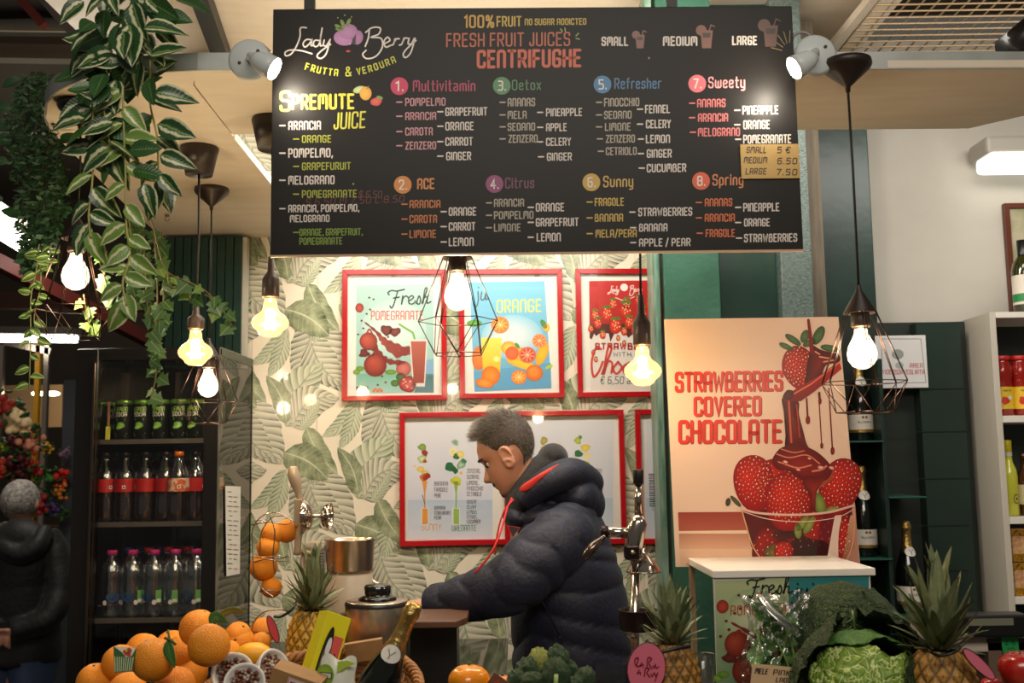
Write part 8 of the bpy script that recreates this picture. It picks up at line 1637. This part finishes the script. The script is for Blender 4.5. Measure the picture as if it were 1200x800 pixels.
# ================================================================= passer by at the left
Y2 = 5.5; Q = lambda x, y, dy=0: P(x, y, Y2 + dy); pb = thing('person', 'grey haired person in a long black padded coat seen from behind at the left edge', 'person', (Q(20, 700).x, Y2, 0)); m5 = 1 / ppm(Y2)
bm_ = MB(); bm_.ball(Q(24, 587), (19 * m5, 22 * m5, 23 * m5), 24, 18); bm_.loft([Q(24, 618), Q(24, 598)], [(12 * m5, 12 * m5), (11 * m5, 11 * m5)], (1, 0, 0), 14)
bm_.loft([Q(20, 815), Q(20, 740), Q(20, 680), Q(21, 640), Q(23, 618)], [(26 * m5, .09), (34 * m5, .11), (38 * m5, .11), (38 * m5, .09), (16 * m5, .07)], (1, 0, 0), 20)
for sx in (-1, 1): bm_.ball(Q(24 + sx * 19.5, 590), (2.5 * m5, 4 * m5, 7 * m5), 8, 6)
for sg in (-1, 1):
    s0 = Q(20 + sg * 42, 640); e0 = Q(20 + sg * 46, 700, -.05); w0_ = Q(6 + sg * 3, 742, -.15); bm_.loft([s0, e0, w0_], [(.04, .04), (.032, .032), (.027, .027)], (0, 1, 0), 14)
    for k in range(4): bm_.tube([w0_ + Vector((0, -.01, -.002 * k)), w0_ + Vector((-.03 * sg, -.02, -.02 - .014 * k)), w0_ + Vector((-.05 * sg, -.01, -.03 - .014 * k))], .009, 8)
    bm_.tube([w0_, w0_ + Vector((-.01 * sg, -.02, .02)), w0_ + Vector((-.035 * sg, -.025, .02))], .010, 8)
    h_ = Q(20 + sg * 18, 800); bm_.loft([h_, Vector((h_.x, h_.y, .5)), Vector((h_.x, h_.y, .08))], [(.08, .09), (.06, .06), (.04, .045)], (1, 0, 0), 14); bm_.loft([Vector((h_.x, h_.y - .06, .04)), Vector((h_.x, h_.y + .06, .04)), Vector((h_.x, h_.y + .18, .03))], [(.035, .04), (.045, .04), (.03, .025)], (1, 0, 0), 10)
b2 = bm_.build('body', skin, pb, world=True); remesh(b2, .008, 3)
cm_ = MB(); bkm = M('black_coat', (24, 23, 24), .6, bump=(40, .4), sheen=.1); ax = cr([Q(20, 776), Q(20, 735), Q(20, 690), Q(21, 650), Q(22, 628), Q(24, 612)], 8); kk = [(49, .17), (47, .165), (48, .165), (50, .15), (38, .11), (19, .085)]; rd = []
for i in range(len(ax)): t_ = i / (len(ax) - 1) * 5; a = min(int(t_), 4); q = t_ - a; rd.append(((kk[a][0] * (1 - q) + kk[a + 1][0] * q) * m5, kk[a][1] * (1 - q) + kk[a + 1][1] * q))
cm_.loft(ax, rd, (1, 0, 0), 36, mod=lambda i, a: puff(i / 8 * 1.3 + .3 * abs(math.sin(a)), .007))
for sg in (-1, 1): 
    ax = cr([Q(20 + sg * 30, 630), Q(20 + sg * 44, 648), Q(20 + sg * 50, 690, -.04), Q(20 + sg * 36, 725, -.12), Q(6 + sg * 10, 740, -.16)], 8); cm_.loft(ax, [(.085 - .032 * i / len(ax),) * 2 for i in range(len(ax))], (0, 1, 0), 20, mod=lambda i, a: puff(i / 8 * 1.4, .006))
c2_ = cm_.build('coat', bkm, pb, world=True); remesh(c2_, .011, 2); hm2 = MB(); hm2.loft(cr([Q(-8, 620, -.08), Q(4, 640, -.15), Q(24, 650, -.17), Q(44, 640, -.15), Q(54, 620, -.08)], 6), [(.05, .045)] * 25, (0, 0, 1), 18); hm2.ball(Q(24, 630, -.09), (30 * m5, .09, 22 * m5), 22, 14); h3 = hm2.build('hood', bkm, pb, world=True); remesh(h3, .01, 3)
mb = MB(); mb.ball(Q(24, 585), (20.5 * m5, 24 * m5, 23.5 * m5), 24, 18); hb2 = mb.build('hair', M('silver_hair', (184, 178, 172), .7, noise=(50, (124, 118, 112), .35, .65), bump=(120, .8)), pb, world=True); mb = MB()
for k in range(900):
    d = Vector((R_.gauss(0, 1), R_.gauss(0, 1), R_.gauss(.2, 1))).normalized(); c = Q(24, 585); p = c + Vector((d.x * 20 * m5, d.y * 23.5 * m5, d.z * 23 * m5)); strand(mb, p, d * .5 + Vector((0, 0, -.7)) + Vector((R_.gauss(0, .2), 0, 0)), .014, .0009)
mb.build('hair_strands', M('silver_hair'), hb2, world=False, kind='stuff').data.transform(parent_inv(pb))
mb = MB()
for sg in (-1, 1): h_ = Q(20 + sg * 18, 770); mb.loft([h_, Vector((h_.x, h_.y, .5)), Vector((h_.x, h_.y, .1))], [(.13, .16), (.095, .10), (.065, .07)], (1, 0, 0), 18)
mb.build('jeans', M('blue_jeans', (60, 76, 110), .8, bump=(200, .2)), pb, world=True)
